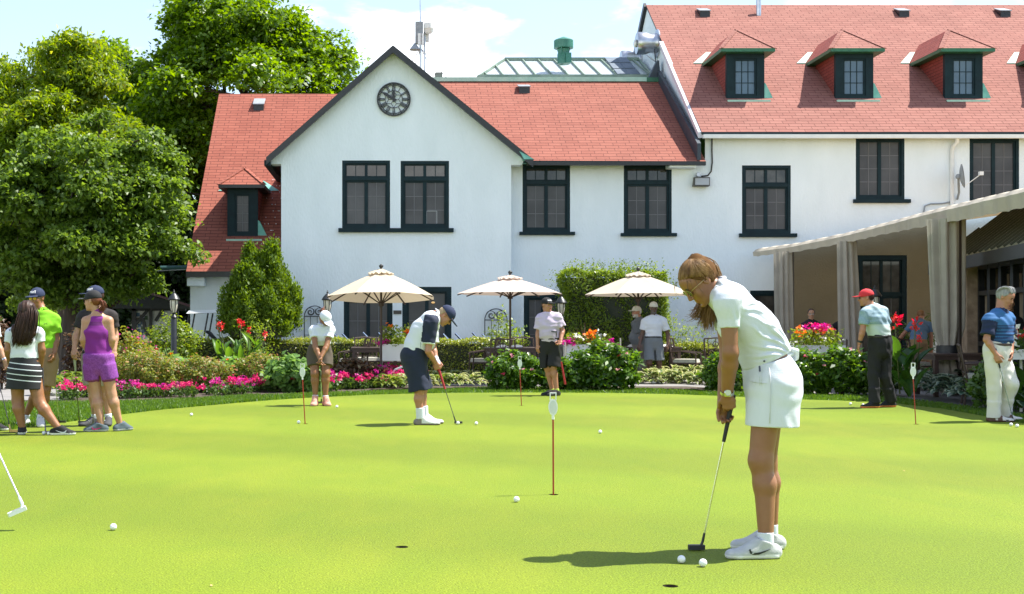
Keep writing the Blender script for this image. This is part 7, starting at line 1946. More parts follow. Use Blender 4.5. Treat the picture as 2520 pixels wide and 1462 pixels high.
def mth(op, a, b):
    m_ = n_.new('ShaderNodeMath'); m_.operation = op
    for i_, x_ in enumerate((a, b)):
        if isinstance(x_, float): m_.inputs[i_].default_value = x_
        else: l_.new(x_, m_.inputs[i_])
    return m_.outputs[0]
zt_ = at(0, 892, d).z; sp_ = 13.3 / F * d
u_ = mth('DIVIDE', mth('SUBTRACT', zt_, mth('ADD', s_.outputs['Z'], mth('MULTIPLY', s_.outputs['X'], .10))), sp_)
on_ = mth('MULTIPLY', mth('LESS_THAN', mth('ABSOLUTE', mth('SUBTRACT', mth('FRACT', u_, 0.0), .5), 0.0), .085), mth('MULTIPLY', mth('GREATER_THAN', u_, 0.0), mth('LESS_THAN', u_, 4.0)))
mx_ = n_.new('ShaderNodeMix'); mx_.data_type = 'RGBA'; mx_.inputs[6].default_value = (.012, .012, .014, 1); mx_.inputs[7].default_value = (.62, .66, .68, 1); l_.new(on_, mx_.inputs[0]); l_.new(mx_.outputs[2], n_['Principled BSDF'].inputs['Base Color']); n_['Principled BSDF'].inputs['Roughness'].default_value = .8
blob('skirt', [S(at(60, 878, d), at(60, 915, d), (.160, .130), (.198, .15), f.side, .03), S(at(60, 915, d), at(59, 975, d), (.198, .15), (.226, .165), f.side, .03)], .0075, ms, f.body, gclips=[(at(60, 878, d), (0, 0, 1)), (at(59, 957, d), (-.02, 0, -1))])
H = f.H
hr = blob('hair', H.hair(1.10, low=-.12) + [H.e((0, -.03, .03), (.093, .098, .105), .02, clips=[((0, .03, 0), (0, 1, 0))]), S(at(68, 775, d - .05), at(57, 815, d - .10), (.10, .07), (.15, .05), f.side, .04), S(at(57, 815, d - .10), at(50, 842, d - .11), (.15, .05), (.11, .03), f.side, .03)], .009, M_hdark, f.body, wrinkle=lambda P: .004 * np.sin(P[:, 0] * 120 + P[:, 2] * 16))
hp = [[npv(at(68 + q * 6, 745 + abs(q) * 3, d - .03)), npv(at(68 + q * 14, 770, d - .12)), npv(at(62 + q * 17, 805, d - .15)), npv(at(52 + q * 15, 848 - 3 * q, d - .15))] for q in np.linspace(-1.4, 1.5, 9)]
strands('hair_strands', hp, 170, .012, .0065, M_hdark, hr, 2, 1.2)
bsh = [M_blackc, M_sole, M_blackc]
shoe(f.body, f.J['fa'], (-.25, 1), bsh, L=.26); shoe(f.body, f.J['fb'], (1, .15), bsh, L=.27, swoosh=M_wht, side=(.15, -1, 0))
putter(at(104, 905, d + .10), gnd(112, 1069) + V(0, 0, .03), .25, 'dark putter behind the leg of the woman in the striped skirt', M_grip, M_darksteel, M_darksteel, hdir=(1, -.1, 0))

d = 15.6
f = figure('man in lime green polo, khaki shorts and navy cap with mirrored glasses', d,
    PP(hd=(91, 734), nk=(104, 768), sa=(78, 786), sb=(133, 786), ea=(70, 840, .0), wa=(80, 875, -.1), eb=(138, 834, .02), wb=(134, 868, -.08), pv=(106, 875), ka=(90, 962, 0), fa=(62, 1026, .15), ta=(-.2, -1), kb=(113, 960, -.05), fb=(99, 1030, -.05), tb=(.4, -1)),
    (-.25, -1), (-.30, -.92, -.10), (0, 0, 1), 'tan', hk=.98, hands=dict(b=dict(palm=(-1, .2, 0), thumb=(0, -1, 0), curl=.5)))
M_lime = cloth('lime', (.22, .55, .012), scale=4)
o = top(f, M_lime, t=.018, sleeve=.70, hem=zat(f, 880, d), sl_r=(.072, .080), drop=.05)
p_ = at(112, 797, d - .148); b = MB()
for s_ in (-1, 1): b.tube([p_ + V(.012 * s_ + .010 * s_, 0, .012), p_ + V(.006 * s_, 0, 0), p_ + V(.022 * s_, 0, -.012)], .003, 5)
b.tube([p_ + V(-.008, 0, 0), p_ + V(.008, 0, 0)], .003, 5)
b.build('chest_emblem', M_blackc, o)
bottom(f, M_khaki, 'shorts', hem=.86, flare=.02)
capobj(f, M_capnavy, mark='Titleist', yaw=.0)
sunglasses(f.H, f.body, mat('yellow_mirror_lens', (.62, .42, .02), .15, spec=.8), M_black)
blob('hair', f.H.shortback(), .008, M_hdark, f.body)
wsh = [cloth('white_shoe', (.62, .62, .62)), M_sole, M_blackc]
shoe(f.body, f.J['fa'], (-.2, -1), wsh); shoe(f.body, f.J['fb'], (.4, -1), wsh); socks(f, M_wht)
putter(at(131, 880, d - .1), gnd(145, 1041) + V(0, 0, .03), .24, 'putter with black grip standing under the hand of the man in lime', M_grip, M_steel, M_darksteel, hdir=(1, -.2, 0))

d = 14.85
f = figure('woman in purple sleeveless top and shorts with black cap, back to the camera', d,
    PP(hd=(228, 741), nk=(240, 776), sa=(212, 790), sb=(268, 790), ea=(205, 836, -.03), wa=(216, 867, .10), eb=(276, 836, -.02), wb=(268, 872, .10), pv=(243, 880), qa=(228, 902), qb=(262, 902), ka=(237, 972, .02), fa=(249, 1042, -.05), ta=(-1, -.15), kb=(274, 970, .02), fb=(294, 1040, .05), tb=(.55, .6)),
    (-.15, 1), (-.93, .35, -.02), (0, 0, 1), 'light', fem=True, hk=.97, legs=(.088, .060, .058, .036), spine=[(243, 902, .155, .115), (243, 880, .160, .12), (241, 852, .132, .10), (240, 818, .145, .105), (240, 791, .125, .075), (240, 775, .05, .05)])
M_purple = cloth('purple', (.22, .018, .24), (.17, .012, .20), scale=3)
def rp(P):  # racer back cut-outs
    return P
cx_ = at(240, 0, d).x
blob('sleeveless_top', f.torso(.010, 1) + [E(at(240 + sx * 33, 786, d), I3, (.088, .30, .135), .006, neg=True) for sx in (-1, 1)] + [S(at(240, 800, d), at(240, 778, d), (.075, .085), (.060, .062), f.side, .02), S(f.J['nk'] - np.array([0, 0, .01]), f.J['nk'] * .45 + f.H.w(0, -.028, -.05) * .55, (.060, .058), (.055, .053), f.side, .008, flat=True)], .0075, [M_purple, cloth('deep_purple', (.12, .01, .13))], f.body,
     pred=lambda C: np.where((np.abs(C[:, 2] - at(0, 797, d).z) < .022) & (np.abs(C[:, 0] - cx_) < .085) & (C[:, 1] < d), 1, 0), gclips=[(at(0, 876, d), (0, 0, -1))], wrinkle=folds(.0045, 30, (.5, .2, .8), 4))
bottom(f, mat('purple_print', (.15, .02, .20), .8, c2=(.26, .06, .34), scale=60), 'shorts', hem=.46, flare=.030, t=.016, topcut=at(0, 870, d))
capobj(f, M_blackc, brim=cloth('grey_brim', (.10, .10, .11)))
H = f.H
hr = blob('hair', H.shortback(-.07), .008, M_hred, f.body)
strands('hair_bun', [[H.w(0, -.09, .0), H.w(.0, -.135, -.02), H.w(.01, -.145, -.07), H.w(0, -.11, -.115)]], 90, .012, .005, M_hred, hr, 5, 1.3)
sunglasses(H, f.body, M_lensd, M_black)
psh = [cloth('slate_shoe', (.08, .11, .13)), mat('grey_sole', (.35, .36, .38), .6), cloth('pink', (.65, .03, .20))]
shoe(f.body, f.J['fa'], (-1, -.15), psh, L=.27, swoosh=psh[2], side=(.15, -1, 0)); shoe(f.body, f.J['fb'], (.55, .6), psh, L=.25)
putter(at(229, 885, d + .12), gnd(229, 1052) + V(0, 0, .03), .25, 'putter half hidden in front of the woman in purple', M_grip, M_darksteel, M_darksteel, hdir=(-1, .1, 0))

d = 15.65
f = figure('man in dark brown polo and beige shorts standing behind the woman in purple', d,
    PP(hd=(233, 729), nk=(238, 762), sa=(205, 780), sb=(274, 778), ea=(187, 826, -.05), wa=(183, 858, -.12), eb=(284, 824, .05), wb=(281, 862, -.05), pv=(238, 872), ka=(226, 955, 0), fa=(235, 1029, 0), ta=(-.75, -.6), kb=(258, 953, .05), fb=(267, 1028, .05), tb=(.15, -1)),
    (-.35, -1), (-.85, -.45, -.02), (0, 0, 1), 'light', bulk=1.08, hands=dict(a=dict(palm=(.3, 1, 0), thumb=(0, -1, 0), curl=.5)))
M_choc = cloth('chocolate', (.022, .016, .016))
top(f, M_choc, t=.018, sleeve=.62, hem=zat(f, 872, d), sl_r=(.074, .072))
bottom(f, cloth('stone', (.38, .33, .27)), 'shorts', hem=.90, flare=.022)
capobj(f, M_capnavy, mark='Titleist', yaw=-.5)
blob('hair', f.H.shortback(), .008, M_hdark, f.body); sunglasses(f.H, f.body, M_lensd, M_black)
ash = [cloth('black_grey_shoe', (.06, .06, .065)), mat('black_sole', (.03, .03, .03), .6), M_blackc]
s1 = shoe(f.body, f.J['fa'], (-.75, -.6), ash, L=.29); s2 = shoe(f.body, f.J['fb'], (.15, -1), ash, L=.29); socks(f, M_wht)
for sx, (tx, ty), sd_ in ((s1, (-.75, -.6), (.6, -.75)), (s2, (.15, -1), (-1, -.15))):
    b = MB(); t_ = nrm((tx, ty, 0)); n_ = nrm((*sd_, 0)); q0 = f.J['fa' if sx is s1 else 'fb'] * np.array([1, 1, 0])
    for i in range(3): b.bar(V(*(q0 + t_ * (.04 + i * .025) + n_ * .046 + np.array([0, 0, .03]))), V(*(q0 + t_ * (.06 + i * .025) + n_ * .036 + np.array([0, 0, .072]))), .010, .006)
    b.build('shoe_stripes', M_wht, sx)
putter(at(183, 876, d - .14), gnd(195, 1042) + V(0, 0, .03), .22, 'putter with a pale grip held upright by the man in the brown polo', mat('pale_grip', (.42, .45, .40), .6), M_darksteel, M_darksteel, hdir=(1, -.2, 0), gr=.016)

d = 15.0
f = figure('person cut off by the left edge in white shirt with a watch on the wrist', d,
    PP(hd=(-45, 752), nk=(-45, 786), sa=(-75, 802), sb=(-16, 802), ea=(-84, 850, .0), wa=(-70, 885, -.1), eb=(-5, 850, 0), wb=(12, 888, -.05), pv=(-42, 888), ka=(-50, 975, 0), fa=(-50, 1041, 0), ta=(.6, -.8), kb=(-24, 975, 0), fb=(-18, 1041, 0), tb=(1, -.3)),
    (.6, -.6), (.8, -.5, -.1), (0, 0, 1), 'light', hands=dict(b=dict(palm=(-.3, -1, 0), thumb=(1, 0, 0), curl=.6)))
top(f, M_wht, t=.016, sleeve=.62, hem=zat(f, 893, d)); bottom(f, M_navy, 'shorts', hem=.9)
blob('hair', f.H.hair(1.0), .009, M_hbrown, f.body); shoe(f.body, f.J['fa'], (.6, -.8), bsh); shoe(f.body, f.J['fb'], (1, -.3), bsh)
ax = nrm(f.J['wb'] - f.J['eb']); MB().tube([f.J['wb'] - ax * .03, f.J['wb'] - ax * .012], .032, 14).build('wristwatch', M_steel, f.body, smooth='auto')
putter(at(-8, 918, d - .05), gnd(26, 1064) + V(0, 0, .03), .2, 'putter with a brassy head at the left edge', M_grip, M_black, mat('brass_head', (.55, .38, .15), .35, metal=1), hdir=(1, -.1, 0))

# ---- woman in white cap and brown shorts
d = 19.35
f = figure('woman in white cap, white polo and brown shorts putting in front of the flowers', d,
    PP(hd=(800, 786), nk=(791, 806, .02), sa=(771, 812, 0), sb=(814, 811, 0), ea=(776, 853, -.14), wa=(787, 883, -.24), eb=(803, 853, -.14), wb=(791, 877, -.25), ha=(790, 903, -.25), hb=(790, 896, -.26), pv=(787, 866, .14), ka=(775, 920, .02), fa=(776, 975, .02), ta=(-.15, -1), kb=(801, 919, .02), fb=(801, 976, .02), tb=(.35, -1)),
    (.05, -1), (.42, -.66, -.62), (.3, -.6, .75), 'tan', fem=True, h=.010, legs=(.092, .062, .058, .036), hands=dict(a=dict(palm=(1, 0, 0), curl=.8, thumb=(0, -1, 0)), b=dict(palm=(-1, 0, 0), curl=.8, thumb=(0, -1, 0))),
    spine=[(786, 880, .165, .125, .14), (787, 862, .165, .125, .14), (790, 845, .132, .10, .09), (791, 828, .140, .11, .04), (791, 813, .120, .08, .02), (791, 804, .05, .05, .0)])
top(f, M_wht, t=.015, sleeve=.50, hem=(at(789, 847, d + .05), (0, .3, -1)), sl_r=(.066, .070), collar=True)
bottom(f, cloth('olive_brown', (.085, .065, .045)), 'shorts', hem=.62, flare=.03, topcut=at(0, 840, d))
capobj(f, M_wht); H = f.H
hr = blob('hair', H.shortback(-.05), .009, M_hred, f.body); strands('ponytail', [[H.w(0, -.10, .05), H.w(-.02, -.16, .06), H.w(-.05, -.19, .02), H.w(-.06, -.18, -.03)]], 70, .016, .006, M_hred, hr, 6, 1.6)
ksh = [cloth('coral', (.68, .32, .24)), cloth('coral_sole', (.62, .34, .26)), cloth('coral_lace', (.75, .5, .42))]
shoe(f.body, f.J['fa'], (-.15, -1), ksh, L=.26); shoe(f.body, f.J['fb'], (.35, -1), ksh, L=.26); socks(f, M_wht, .10)
putter(at(789.5, 888, d - .26), gnd(791, 993) + V(0, 0, .03), .22, 'putter with a pale blue shaft held by the woman in brown shorts', M_grip, mat('pale_blue_shaft', (.50, .60, .72), .3, metal=.6), M_darksteel, hdir=(-1, -.2, 0), sr=.0075)

# ---- bending man in navy and white
d = 15.85
f = figure('man in navy and white polo, navy shorts and navy cap bending over his putter', d,
    PP(hd=(1097, 777), nk=(1071, 778), sa=(1062, 794, -.18), sb=(1068, 796, .18), ea=(1054, 864, -.20), wa=(1071, 892, -.05), eb=(1066, 858, .16), wb=(1074, 888, .05), ha=(1078, 918, -.02), hb=(1079, 908, .03), pv=(1020, 876), qa=(1021, 890, -.09), qb=(1024, 890, .09), ka=(1032, 962, -.09), fa=(1035, 1027, -.09), ta=(1, -.08), kb=(1040, 960, .12), fb=(1044, 1022, .12), tb=(1, -.05)),
    (1, 0), (.60, -.10, -.79), (.79, 0, .60), 'ruddy', h=.0085, bulk=1.05, hands=dict(a=dict(palm=(.1, 1, 0), thumb=(1, 0, 0), curl=.85), b=dict(palm=(0, -1, 0), thumb=(1, 0, 0), curl=.85)),
    spine=[(1022, 905, .17, .13), (1019, 878, .18, .145), (1027, 850, .17, .145), (1042, 815, .18, .145), (1060, 788, .165, .10), (1073, 776, .06, .06)])
j = f.J; nv = nrm(j['ea'] - j['sa'])
def raglan(C):
    m = np.zeros(len(C), int)
    for x, sg in (('a', -1), ('b', 1)):
        s_, e_ = j['s' + x], j['e' + x]; t_ = (C - s_) @ nrm(e_ - s_); far = (C[:, 1] - d) * sg; rr = np.linalg.norm(C - s_ - np.outer(t_, nrm(e_ - s_)), axis=1)
        nav = (far > .125) & (rr < .105) & (t_ > -.10); m[nav] = 1; L_ = np.linalg.norm(e_ - s_); m[(far > .08) & (rr < .1) & (t_ > .76 * L_ - .018)] = 0
    return m
top(f, [M_wht, M_navy], t=.018, sleeve=.76, hem=(at(1024, 872, d), (-.45, 0, -.9)), sl_r=(.078, .076), pred=raglan, fd=(.6, .2, .7), extra=[E(at(1060, 838, d), I3, (.06, .13, .11), .05)])
bottom(f, M_navy, 'shorts', hem=.98, flare=.045, t=.022, topcut=at(1024, 853, d), wr=.005)
capobj(f, M_capnavy); H = f.H
blob('hair', H.shortback(-.045), .008, hairmat('fair', (.38, .28, .16), (.28, .20, .11)), f.body)
sunglasses(H, f.body, M_lensd, M_black)
gw = [cloth('golf_white', (.74, .74, .72)), mat('brown_grey_sole', (.20, .17, .15), .7), M_sole]
sh_p = [S(f.J['fa'], f.J['fa'], .01, .01)]
for x, td in (('fa', (1, -.08)), ('fb', (1, -.05))): shoe(f.body, f.J[x], td, gw, L=.31, w=.05, saddle=.05)
socks(f, M_wht, .20, taper=.05)
ax = nrm(f.J['wb'] - f.J['eb']); blob('golf_glove', [S(f.J['wb'] - ax * .04, f.J['wb'] + ax * .02, .036, .034), S(f.J['wb'] + ax * .02, f.J['wb'] + ax * .08, (.044, .025), (.046, .022), (1, 0, 0), .02)], .008, M_wht, f.body)
putter(at(1076, 898, d), gnd(1121, 1044) + V(0, 0, .035), .32, 'putter with a red grip held by the bending man in navy and white', M_redgrip, M_darksteel, mat('dark_putter_head', (.05, .05, .055), .35, metal=.6), hdir=(1, -.15, 0), kind='mallet', hl=.10, gr=.016)

# ---- man in pink
d = 22.0
f = figure('man in pale pink polo, black shorts and black cap standing by the far edge', d,
    PP(hd=(1346, 751), nk=(1348, 772), sa=(1330, 784, .05), sb=(1371, 781, -.05), ea=(1324, 820, .06), wa=(1323, 848, .02), eb=(1384, 814, -.05), wb=(1380, 837, -.18), hb=(1375, 849, -.24), pv=(1355, 848), ka=(1347, 906, .03), fa=(1359, 961, .06), ta=(-.85, -.5), kb=(1361, 903, -.05), fb=(1370, 961, -.06), tb=(-.75, -.65)),
    (-.35, -1), (.55, -.82, 0), (0, 0, 1), 'ruddy', h=.010, bulk=1.12, hk=1.0, belly=.03, hands=dict(b=dict(palm=(-.4, -.6, -.5), thumb=(-.5, -.5, .5), curl=.45, k=1.05)))
top(f, cloth('pale_pink', (.56, .47, .60), scale=3), t=.02, sleeve=.72, hem=(at(0, 838, d), (-.12, 0, -1)), sl_r=(.082, .09), wr=.006)
bottom(f, M_blackc, 'shorts', hem=.98, flare=.045, t=.018, topcut=at(0, 832, d), belt=mat('black_leather', (.015, .014, .013), .4))
capobj(f, M_blackc, mark='Titleist', yaw=.0, size=.045); blob('hair', f.H.shortback(-.04), .009, M_hdark, f.body)
rsh = [M_blackc, mat('black_sole', (.03, .03, .03), .6), cloth('red_lace', (.40, .02, .03))]
shoe(f.body, f.J['fa'], (-.85, -.5), rsh, L=.30); shoe(f.body, f.J['fb'], (-.75, -.65), rsh, L=.30); socks(f, cloth('lime_sock', (.45, .62, .08)), .11)
putter(at(1391, 946, d - .2), at(1368, 815, d - .28), .40, 'putter held upside down by the man in pink, red grip pointing at the ground', M_redgrip, M_darksteel, M_darksteel, hdir=(-1, -.3, .1), gr=.017, hl=.10)

# ---- two men in white caps on the terrace
d = 27.0
f = figure('older man with white beard, cream cap and grey polo behind the man in white', d,
    PP(hd=(1566, 768), nk=(1573, 785), sa=(1562, 797, -.12), sb=(1582, 795, .14), ea=(1573, 832, -.15), wa=(1578, 856, -.12), eb=(1590, 832, .15), wb=(1590, 858, .1), pv=(1576, 856), ka=(1577, 903, -.08), fa=(1579, 932, -.08), ta=(-1, -.3), kb=(1583, 902, .1), fb=(1585, 931, .1), tb=(-1, -.3)),
    (-1, -.35), (-.9, -.42, -.02), (0, 0, 1), 'ruddy', h=.011, bulk=1.15, belly=.07, beard=1, hk=1.0)
top(f, cloth('slate_grey', (.13, .145, .16)), t=.018, sleeve=.66, hem=zat(f, 848, d), sl_r=(.074, .074)); bottom(f, cloth('taupe', (.20, .175, .165)), 'pants', topcut=at(0, 845, d))
capobj(f, cloth('cream_cap', (.62, .61, .55))); blob('hair', f.H.shortback(-.06), .010, hairmat('white', (.62, .61, .58), (.5, .5, .48)), f.body)
for x in 'ab': shoe(f.body, f.J['f' + x], (-1, -.3), bsh, h=.011)
d = 26.3
f = figure('man in white polo, grey shorts and white cap walking on the terrace', d,
    PP(hd=(1608.5, 758), nk=(1609, 779), sa=(1588, 791), sb=(1632, 791), ea=(1580, 823, .03), wa=(1574, 847, -.06), eb=(1644, 823, .03), wb=(1643, 850, -.04), pv=(1608, 842), ka=(1598, 893, -.08), fa=(1607, 932, .05), ta=(-.1, -1), kb=(1622, 893, -.02), fb=(1622, 932, 0), tb=(.2, -1)),
    (0, -1), (-.05, -1, -.02), (0, 0, 1), 'dark', h=.011, bulk=1.08, beard=1)
top(f, M_wht, t=.018, sleeve=.66, hem=zat(f, 833, d), sl_r=(.078, .082), wr=.006); bottom(f, cloth('mid_grey', (.17, .19, .205)), 'shorts', hem=.88, flare=.03, topcut=at(0, 828, d), belt=mat('black_leather', (.015, .014, .013), .4))
capobj(f, cloth('cream_cap', (.62, .61, .55)))
for x, td in (('a', (-.1, -1)), ('b', (.2, -1))): shoe(f.body, f.J['f' + x], td, wsh, h=.011)
socks(f, M_wht, .12)

# ---- man in red cap
d = 18.9
f = figure('man in red cap, pale blue polo and black trousers seen from behind', d,
    PP(hd=(2131, 733), nk=(2143, 754, -.02), sa=(2130, 770, -.10), sb=(2171, 766, .08), ea=(2123, 813, -.12), wa=(2115, 845, -.08), eb=(2186, 812, .15), wb=(2178, 845, .22), pv=(2166, 842), qa=(2154, 858, -.03), qb=(2178, 858, .05), ka=(2150, 925, -.02), fa=(2153, 988, -.05), ta=(-1, -.2), kb=(2177, 926, .03), fb=(2192, 984, .12), tb=(-.95, -.1)),
    (-.8, .55), (-.94, .25, -.08), (0, 0, 1), 'ruddy', h=.009, bulk=1.12, spine=[(2167, 862, .17, .13), (2166, 842, .175, .14), (2162, 815, .17, .14), (2155, 785, .18, .135), (2149, 765, .15, .095), (2143, 753, .06, .06)])
yk = at(0, 798, d).z
top(f, [cloth('pale_blue', (.40, .52, .56), scale=4), cloth('pale_teal', (.50, .60, .58), scale=4), cloth('steel_blue', (.20, .31, .38), (.28, .39, .45), scale=50)], t=.018, sleeve=.70, hem=(at(2166, 829, d), (-.1, 0, -1)), sl_r=(.078, .078), wr=.006,
    pred=lambda C: np.where(C[:, 2] < yk, 1, np.where(C[:, 2] < yk + .22, 2, 0)))
bottom(f, M_blackc, 'pants', t=.020, topcut=at(0, 823, d), wr=.006, cuff=.085, belt=mat('black_leather', (.015, .014, .013), .4))
capobj(f, cloth('red_cap', (.62, .03, .04), scale=20)); blob('hair', f.H.shortback(-.05), .009, M_hdark, f.body); sunglasses(f.H, f.body, M_lensd, M_black)
osh = [M_blackc, mat('orange_sole', (.72, .22, .06), .6), M_wht]
shoe(f.body, f.J['fa'], (-1, -.2), osh, L=.30, lace=False); shoe(f.body, f.J['fb'], (-.95, -.1), osh, L=.30, lace=False)
ax = nrm(f.J['wa'] - f.J['ea']); MB().tube([f.J['wa'] - ax * .045, f.J['wa'] - ax * .015], .036, 14).build('wristwatch', M_black, f.body, smooth='auto')

# ---- man in navy polo and white trousers
d = 16.3
f = figure('grey haired man in navy polo and white trousers leaning on his putter at the right', d,
    PP(hd=(2474, 732, -.02), nk=(2462, 766), sa=(2436, 786, -.12), sb=(2480, 783, .12), ea=(2428, 836, -.16), wa=(2451, 872, -.2), eb=(2486, 834, .14), wb=(2489, 868, -.0), ha=(2459, 893, -.22), pv=(2452, 868), qa=(2444, 885, -.07), qb=(2466, 885, .06), ka=(2447, 955, -.05), fa=(2445, 1022, -.03), ta=(1, -.25), kb=(2490, 944, -.08), fb=(2468, 1014, .12), tb=(.9, -.3)),
    (.8, -.6), (.66, -.62, -.42), (.2, -.2, .95), 'ruddy', h=.0088, bulk=1.16, belly=.03, hands=dict(a=dict(palm=(.5, .8, 0), thumb=(.6, -.7, 0), curl=.7)), brow=True)
j = f.J
def yoke(C):
    m = np.where(np.sin(C[:, 2] * 150) > .55, 2, 0); m[C[:, 2] > at(0, 800, d).z] = 2
    for x in 'ab':
        s_, e_ = j['s' + x], j['e' + x]; t_ = (C - s_) @ nrm(e_ - s_); rr = np.linalg.norm(C - s_ - np.outer(t_, nrm(e_ - s_)), axis=1); m[(rr < .10) & (t_ > .03) & ((C - s_) @ (f.side * (1 if (s_ - j['nk']) @ f.side > 0 else -1)) > -.02)] = 1
    m[np.linalg.norm(C - f.spine[-1][0], axis=1) < .10] = 1
    return m
top(f, [cloth('royal', (.012, .045, .14)), cloth('deep_navy', (.008, .018, .06)), cloth('blue', (.03, .13, .32))], t=.02, sleeve=.78, hem=(at(0, 845, d), (.0, 0, -1)), sl_r=(.082, .086), pred=yoke, wr=.006)
bottom(f, cloth('off_white', (.66, .64, .58), (.62, .60, .54)), 'pants', t=.022, topcut=at(0, 838, d), wr=.006, cuff=.085, belt=mat('brown_leather', (.05, .025, .015), .4))
H = f.H
hr = blob('hair', H.hair(1.03, low=-.05), .008, M_hgrey, f.body, wrinkle=lambda P: .004 * np.sin(H.loc(P)[:, 0] * 110 + 2 * np.sin(H.loc(P)[:, 1] * 40)))
strands('hair_strands', [[H.w(x, .07, .085), H.w(x * 1.1, .02, .135), H.w(x * 1.2, -.06, .11), H.w(x * 1.2, -.105, .03)] for x in np.linspace(-.07, .07, 7)], 60, .006, .005, M_hgrey, hr, 3, 1.0)
brs = [cloth('saddle_white', (.66, .64, .60)), mat('dark_brown_sole', (.10, .045, .03), .6), mat('brown_lace', (.16, .07, .045), .7)]
shoe(f.body, j['fa'], (1, -.25), brs, L=.31, w=.052, lace=False, saddle=.06); shoe(f.body, j['fb'], (.9, -.3), brs, L=.30, lace=False, saddle=.06)
putter(at(2449, 858, d - .2), gnd(2482, 1037) + V(0, 0, .03) + V(0, -.12, 0), .26, 'putter with a dark grip held by the grey haired man at the right', M_grip, mat('bluish_shaft', (.35, .42, .52), .25, metal=.9), M_darksteel, hdir=(-1, -.1, 0))

# ---- people under the awning
d = 28.5
f = figure('young man with glasses in a black shirt under the awning, beside the far curtain', d,
    PP(hd=(1996.5, 773), nk=(1996, 790), sa=(1978, 801), sb=(2014, 801), ea=(1972, 826), wa=(1980, 846, -.12), eb=(2019, 826), wb=(2012, 846, -.12), pv=(1996, 850), ka=(1987, 893), fa=(1987, 927), ta=(0, -1), kb=(2005, 893), fb=(2005, 927), tb=(0, -1)), (0, -1), (-.25, -1, -.03), (0, 0, 1), 'light', h=.012, hk=.95)
top(f, M_blackc, hem=zat(f, 845, d)); bottom(f, M_blackc, 'pants', topcut=at(0, 846, d)); blob('hair', f.H.hair(1.02), .010, M_hdark, f.body); sunglasses(f.H, f.body, mat('clear_lens', (.3, .25, .2), .1), M_black)
for x in 'ab': shoe(f.body, f.J['f' + x], (0, -1), bsh, h=.012)
d = 28.6
f = figure('person in black with a hand on the hip, half hidden behind the middle curtain', d,
    PP(hd=(2076, 772), nk=(2076, 790), sa=(2060, 800), sb=(2094, 800), ea=(2043, 808, .0), wa=(2058, 826, -.05), eb=(2100, 826), wb=(2094, 846, -.1), pv=(2077, 848), ka=(2070, 893), fa=(2070, 926), ta=(0, -1), kb=(2086, 893), fb=(2086, 926), tb=(0, -1)), (0, -1), (-.5, -.9, 0), (0, 0, 1), 'light', h=.012, hk=.95)
top(f, M_blackc, hem=zat(f, 845, d)); bottom(f, M_blackc, 'pants', topcut=at(0, 846, d)); blob('hair', f.H.hair(1.02), .010, M_hdark, f.body)
for x in 'ab': shoe(f.body, f.J['f' + x], (0, -1), bsh, h=.012)
d = 27.4
f = figure('man in blue shirt and khaki shorts bending away over a table in the shade', d,
    PP(hd=(2266, 778, .42), nk=(2264, 790, .30), sa=(2244, 799, .22), sb=(2286, 799, .22), ea=(2222, 824, .30), wa=(2206, 846, .40), eb=(2292, 830, .20), wb=(2291, 858, .10), pv=(2259, 848), ka=(2249, 893), fa=(2250, 928), ta=(-.2, 1), kb=(2271, 893), fb=(2270, 928), tb=(.3, 1)), (0, 1), (0, .85, -.5), (0, .5, .85), 'ruddy', h=.011, bulk=1.12)
top(f, cloth('denim_blue', (.11, .20, .33)), hem=(at(0, 840, d), (0, -.3, -1)), sleeve=.6, wr=.006); bottom(f, M_khaki, 'shorts', hem=.85, topcut=at(0, 835, d)); blob('hair', f.H.hair(1.0), .011, hairmat('ginger', (.25, .13, .06), (.18, .09, .04)), f.body); socks(f, M_wht, .2)
for x, td in (('a', (-.2, 1)), ('b', (.3, 1))): shoe(f.body, f.J['f' + x], td, wsh, h=.012)
d = 26.8
f = figure('man in pale shirt and dark green shorts hidden behind the tied curtain', d,
    PP(hd=(2342, 752, .05), nk=(2341, 771), sa=(2316, 783), sb=(2364, 783), ea=(2303, 800, -.05), wa=(2308, 822, -.15), eb=(2378, 806), wb=(2372, 826, -.1), pv=(2338, 832), ka=(2328, 886), fa=(2328, 926), ta=(0, 1), kb=(2349, 886), fb=(2349, 926), tb=(.2, 1)), (0, 1), (.2, .95, -.2), (0, .2, .95), 'ruddy', h=.012, bulk=1.1)
top(f, cloth('pale_shirt', (.62, .57, .60)), hem=zat(f, 824, d), sl_r=(.085, .09)); bottom(f, cloth('bottle_green', (.035, .06, .05)), 'shorts', hem=.85, topcut=at(0, 818, d)); blob('hair', f.H.hair(1.0), .011, M_hgrey, f.body)
for x in 'ab': shoe(f.body, f.J['f' + x], (0, 1), wsh, h=.012)
d = 21.5
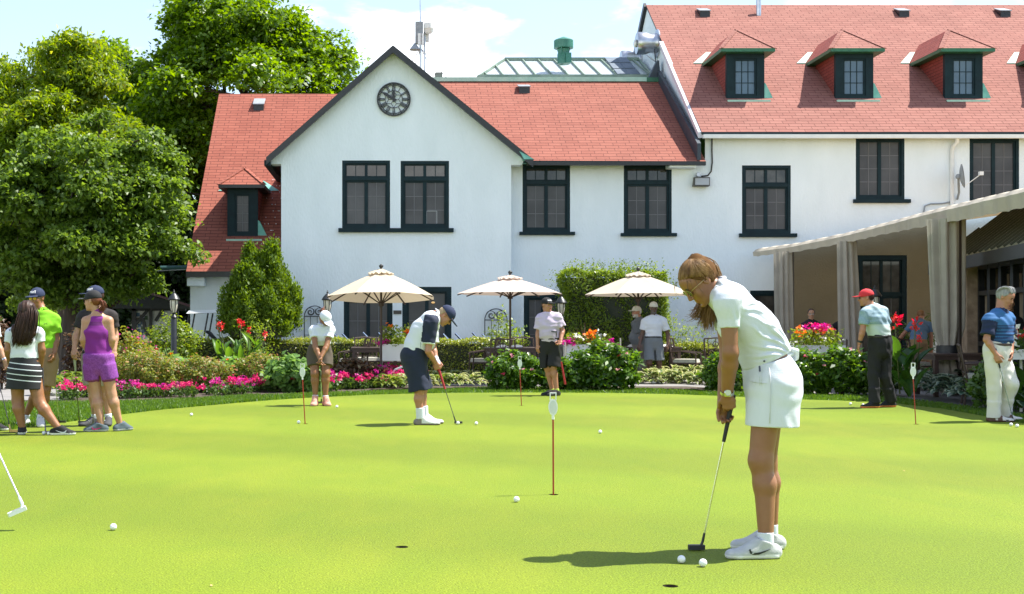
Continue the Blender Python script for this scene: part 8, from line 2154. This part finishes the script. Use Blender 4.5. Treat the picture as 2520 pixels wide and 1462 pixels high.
f = figure('person in black behind the man in the navy polo, mostly hidden in shade', d,
    PP(hd=(2484, 748), nk=(2486, 774), sa=(2464, 786), sb=(2506, 790), ea=(2462, 826), wa=(2470, 850, -.1), eb=(2520, 818, -.08), wb=(2502, 838, -.2), pv=(2486, 858), ka=(2476, 920), fa=(2476, 972), ta=(0, -1), kb=(2496, 920), fb=(2496, 972), tb=(0, -1)), (-.3, -1), (-.5, -.9, 0), (0, 0, 1), 'light', h=.012)
top(f, M_blackc, hem=zat(f, 850, d), sleeve=.95); bottom(f, M_blackc, 'pants', topcut=at(0, 851, d)); blob('hair', f.H.hair(1.0), .011, M_hdark, f.body)
for x in 'ab': shoe(f.body, f.J['f' + x], (0, -1), bsh, h=.012)
# ---- the golfer just outside the left edge who holds the white putter
d = 8.15
f = figure('golfer in white polo and navy shorts holding the white putter beyond the left edge', d,
    PP(hd=(-150, 705, 0), nk=(-178, 752, 0), sa=(-180, 785, -.17), sb=(-184, 785, .17), ea=(-150, 885, -.16), wa=(-92, 968, -.05), eb=(-152, 882, .15), wb=(-88, 958, .05), ha=(-66, 992, -.02), hb=(-68, 980, .02), pv=(-232, 935, 0), qa=(-232, 955, -.09), qb=(-230, 955, .09), ka=(-222, 1104, -.12), fa=(-228, 1253, -.14), ta=(1, -.05), kb=(-218, 1104, .12), fb=(-222, 1253, .14), tb=(1, .05)),
    (1, 0), (.72, 0, -.69), (.69, 0, .72), 'tan', h=.009, hands=dict(a=dict(palm=(0, 1, 0), thumb=(1, 0, 0), curl=.85), b=dict(palm=(0, -1, 0), thumb=(1, 0, 0), curl=.85)))
top(f, M_wht, t=.018, sleeve=.6, hem=(at(-232, 930, d), (-.3, 0, -.95)), sl_r=(.074, .074)); bottom(f, M_navy, 'shorts', hem=.85, topcut=at(0, 912, d))
capobj(f, M_wht); blob('hair', f.H.shortback(), .009, M_hbrown, f.body)
for x, td in (('fa', (1, -.05)), ('fb', (1, .05))): shoe(f.body, f.J[x], td, wsh, h=.012)
socks(f, M_wht)
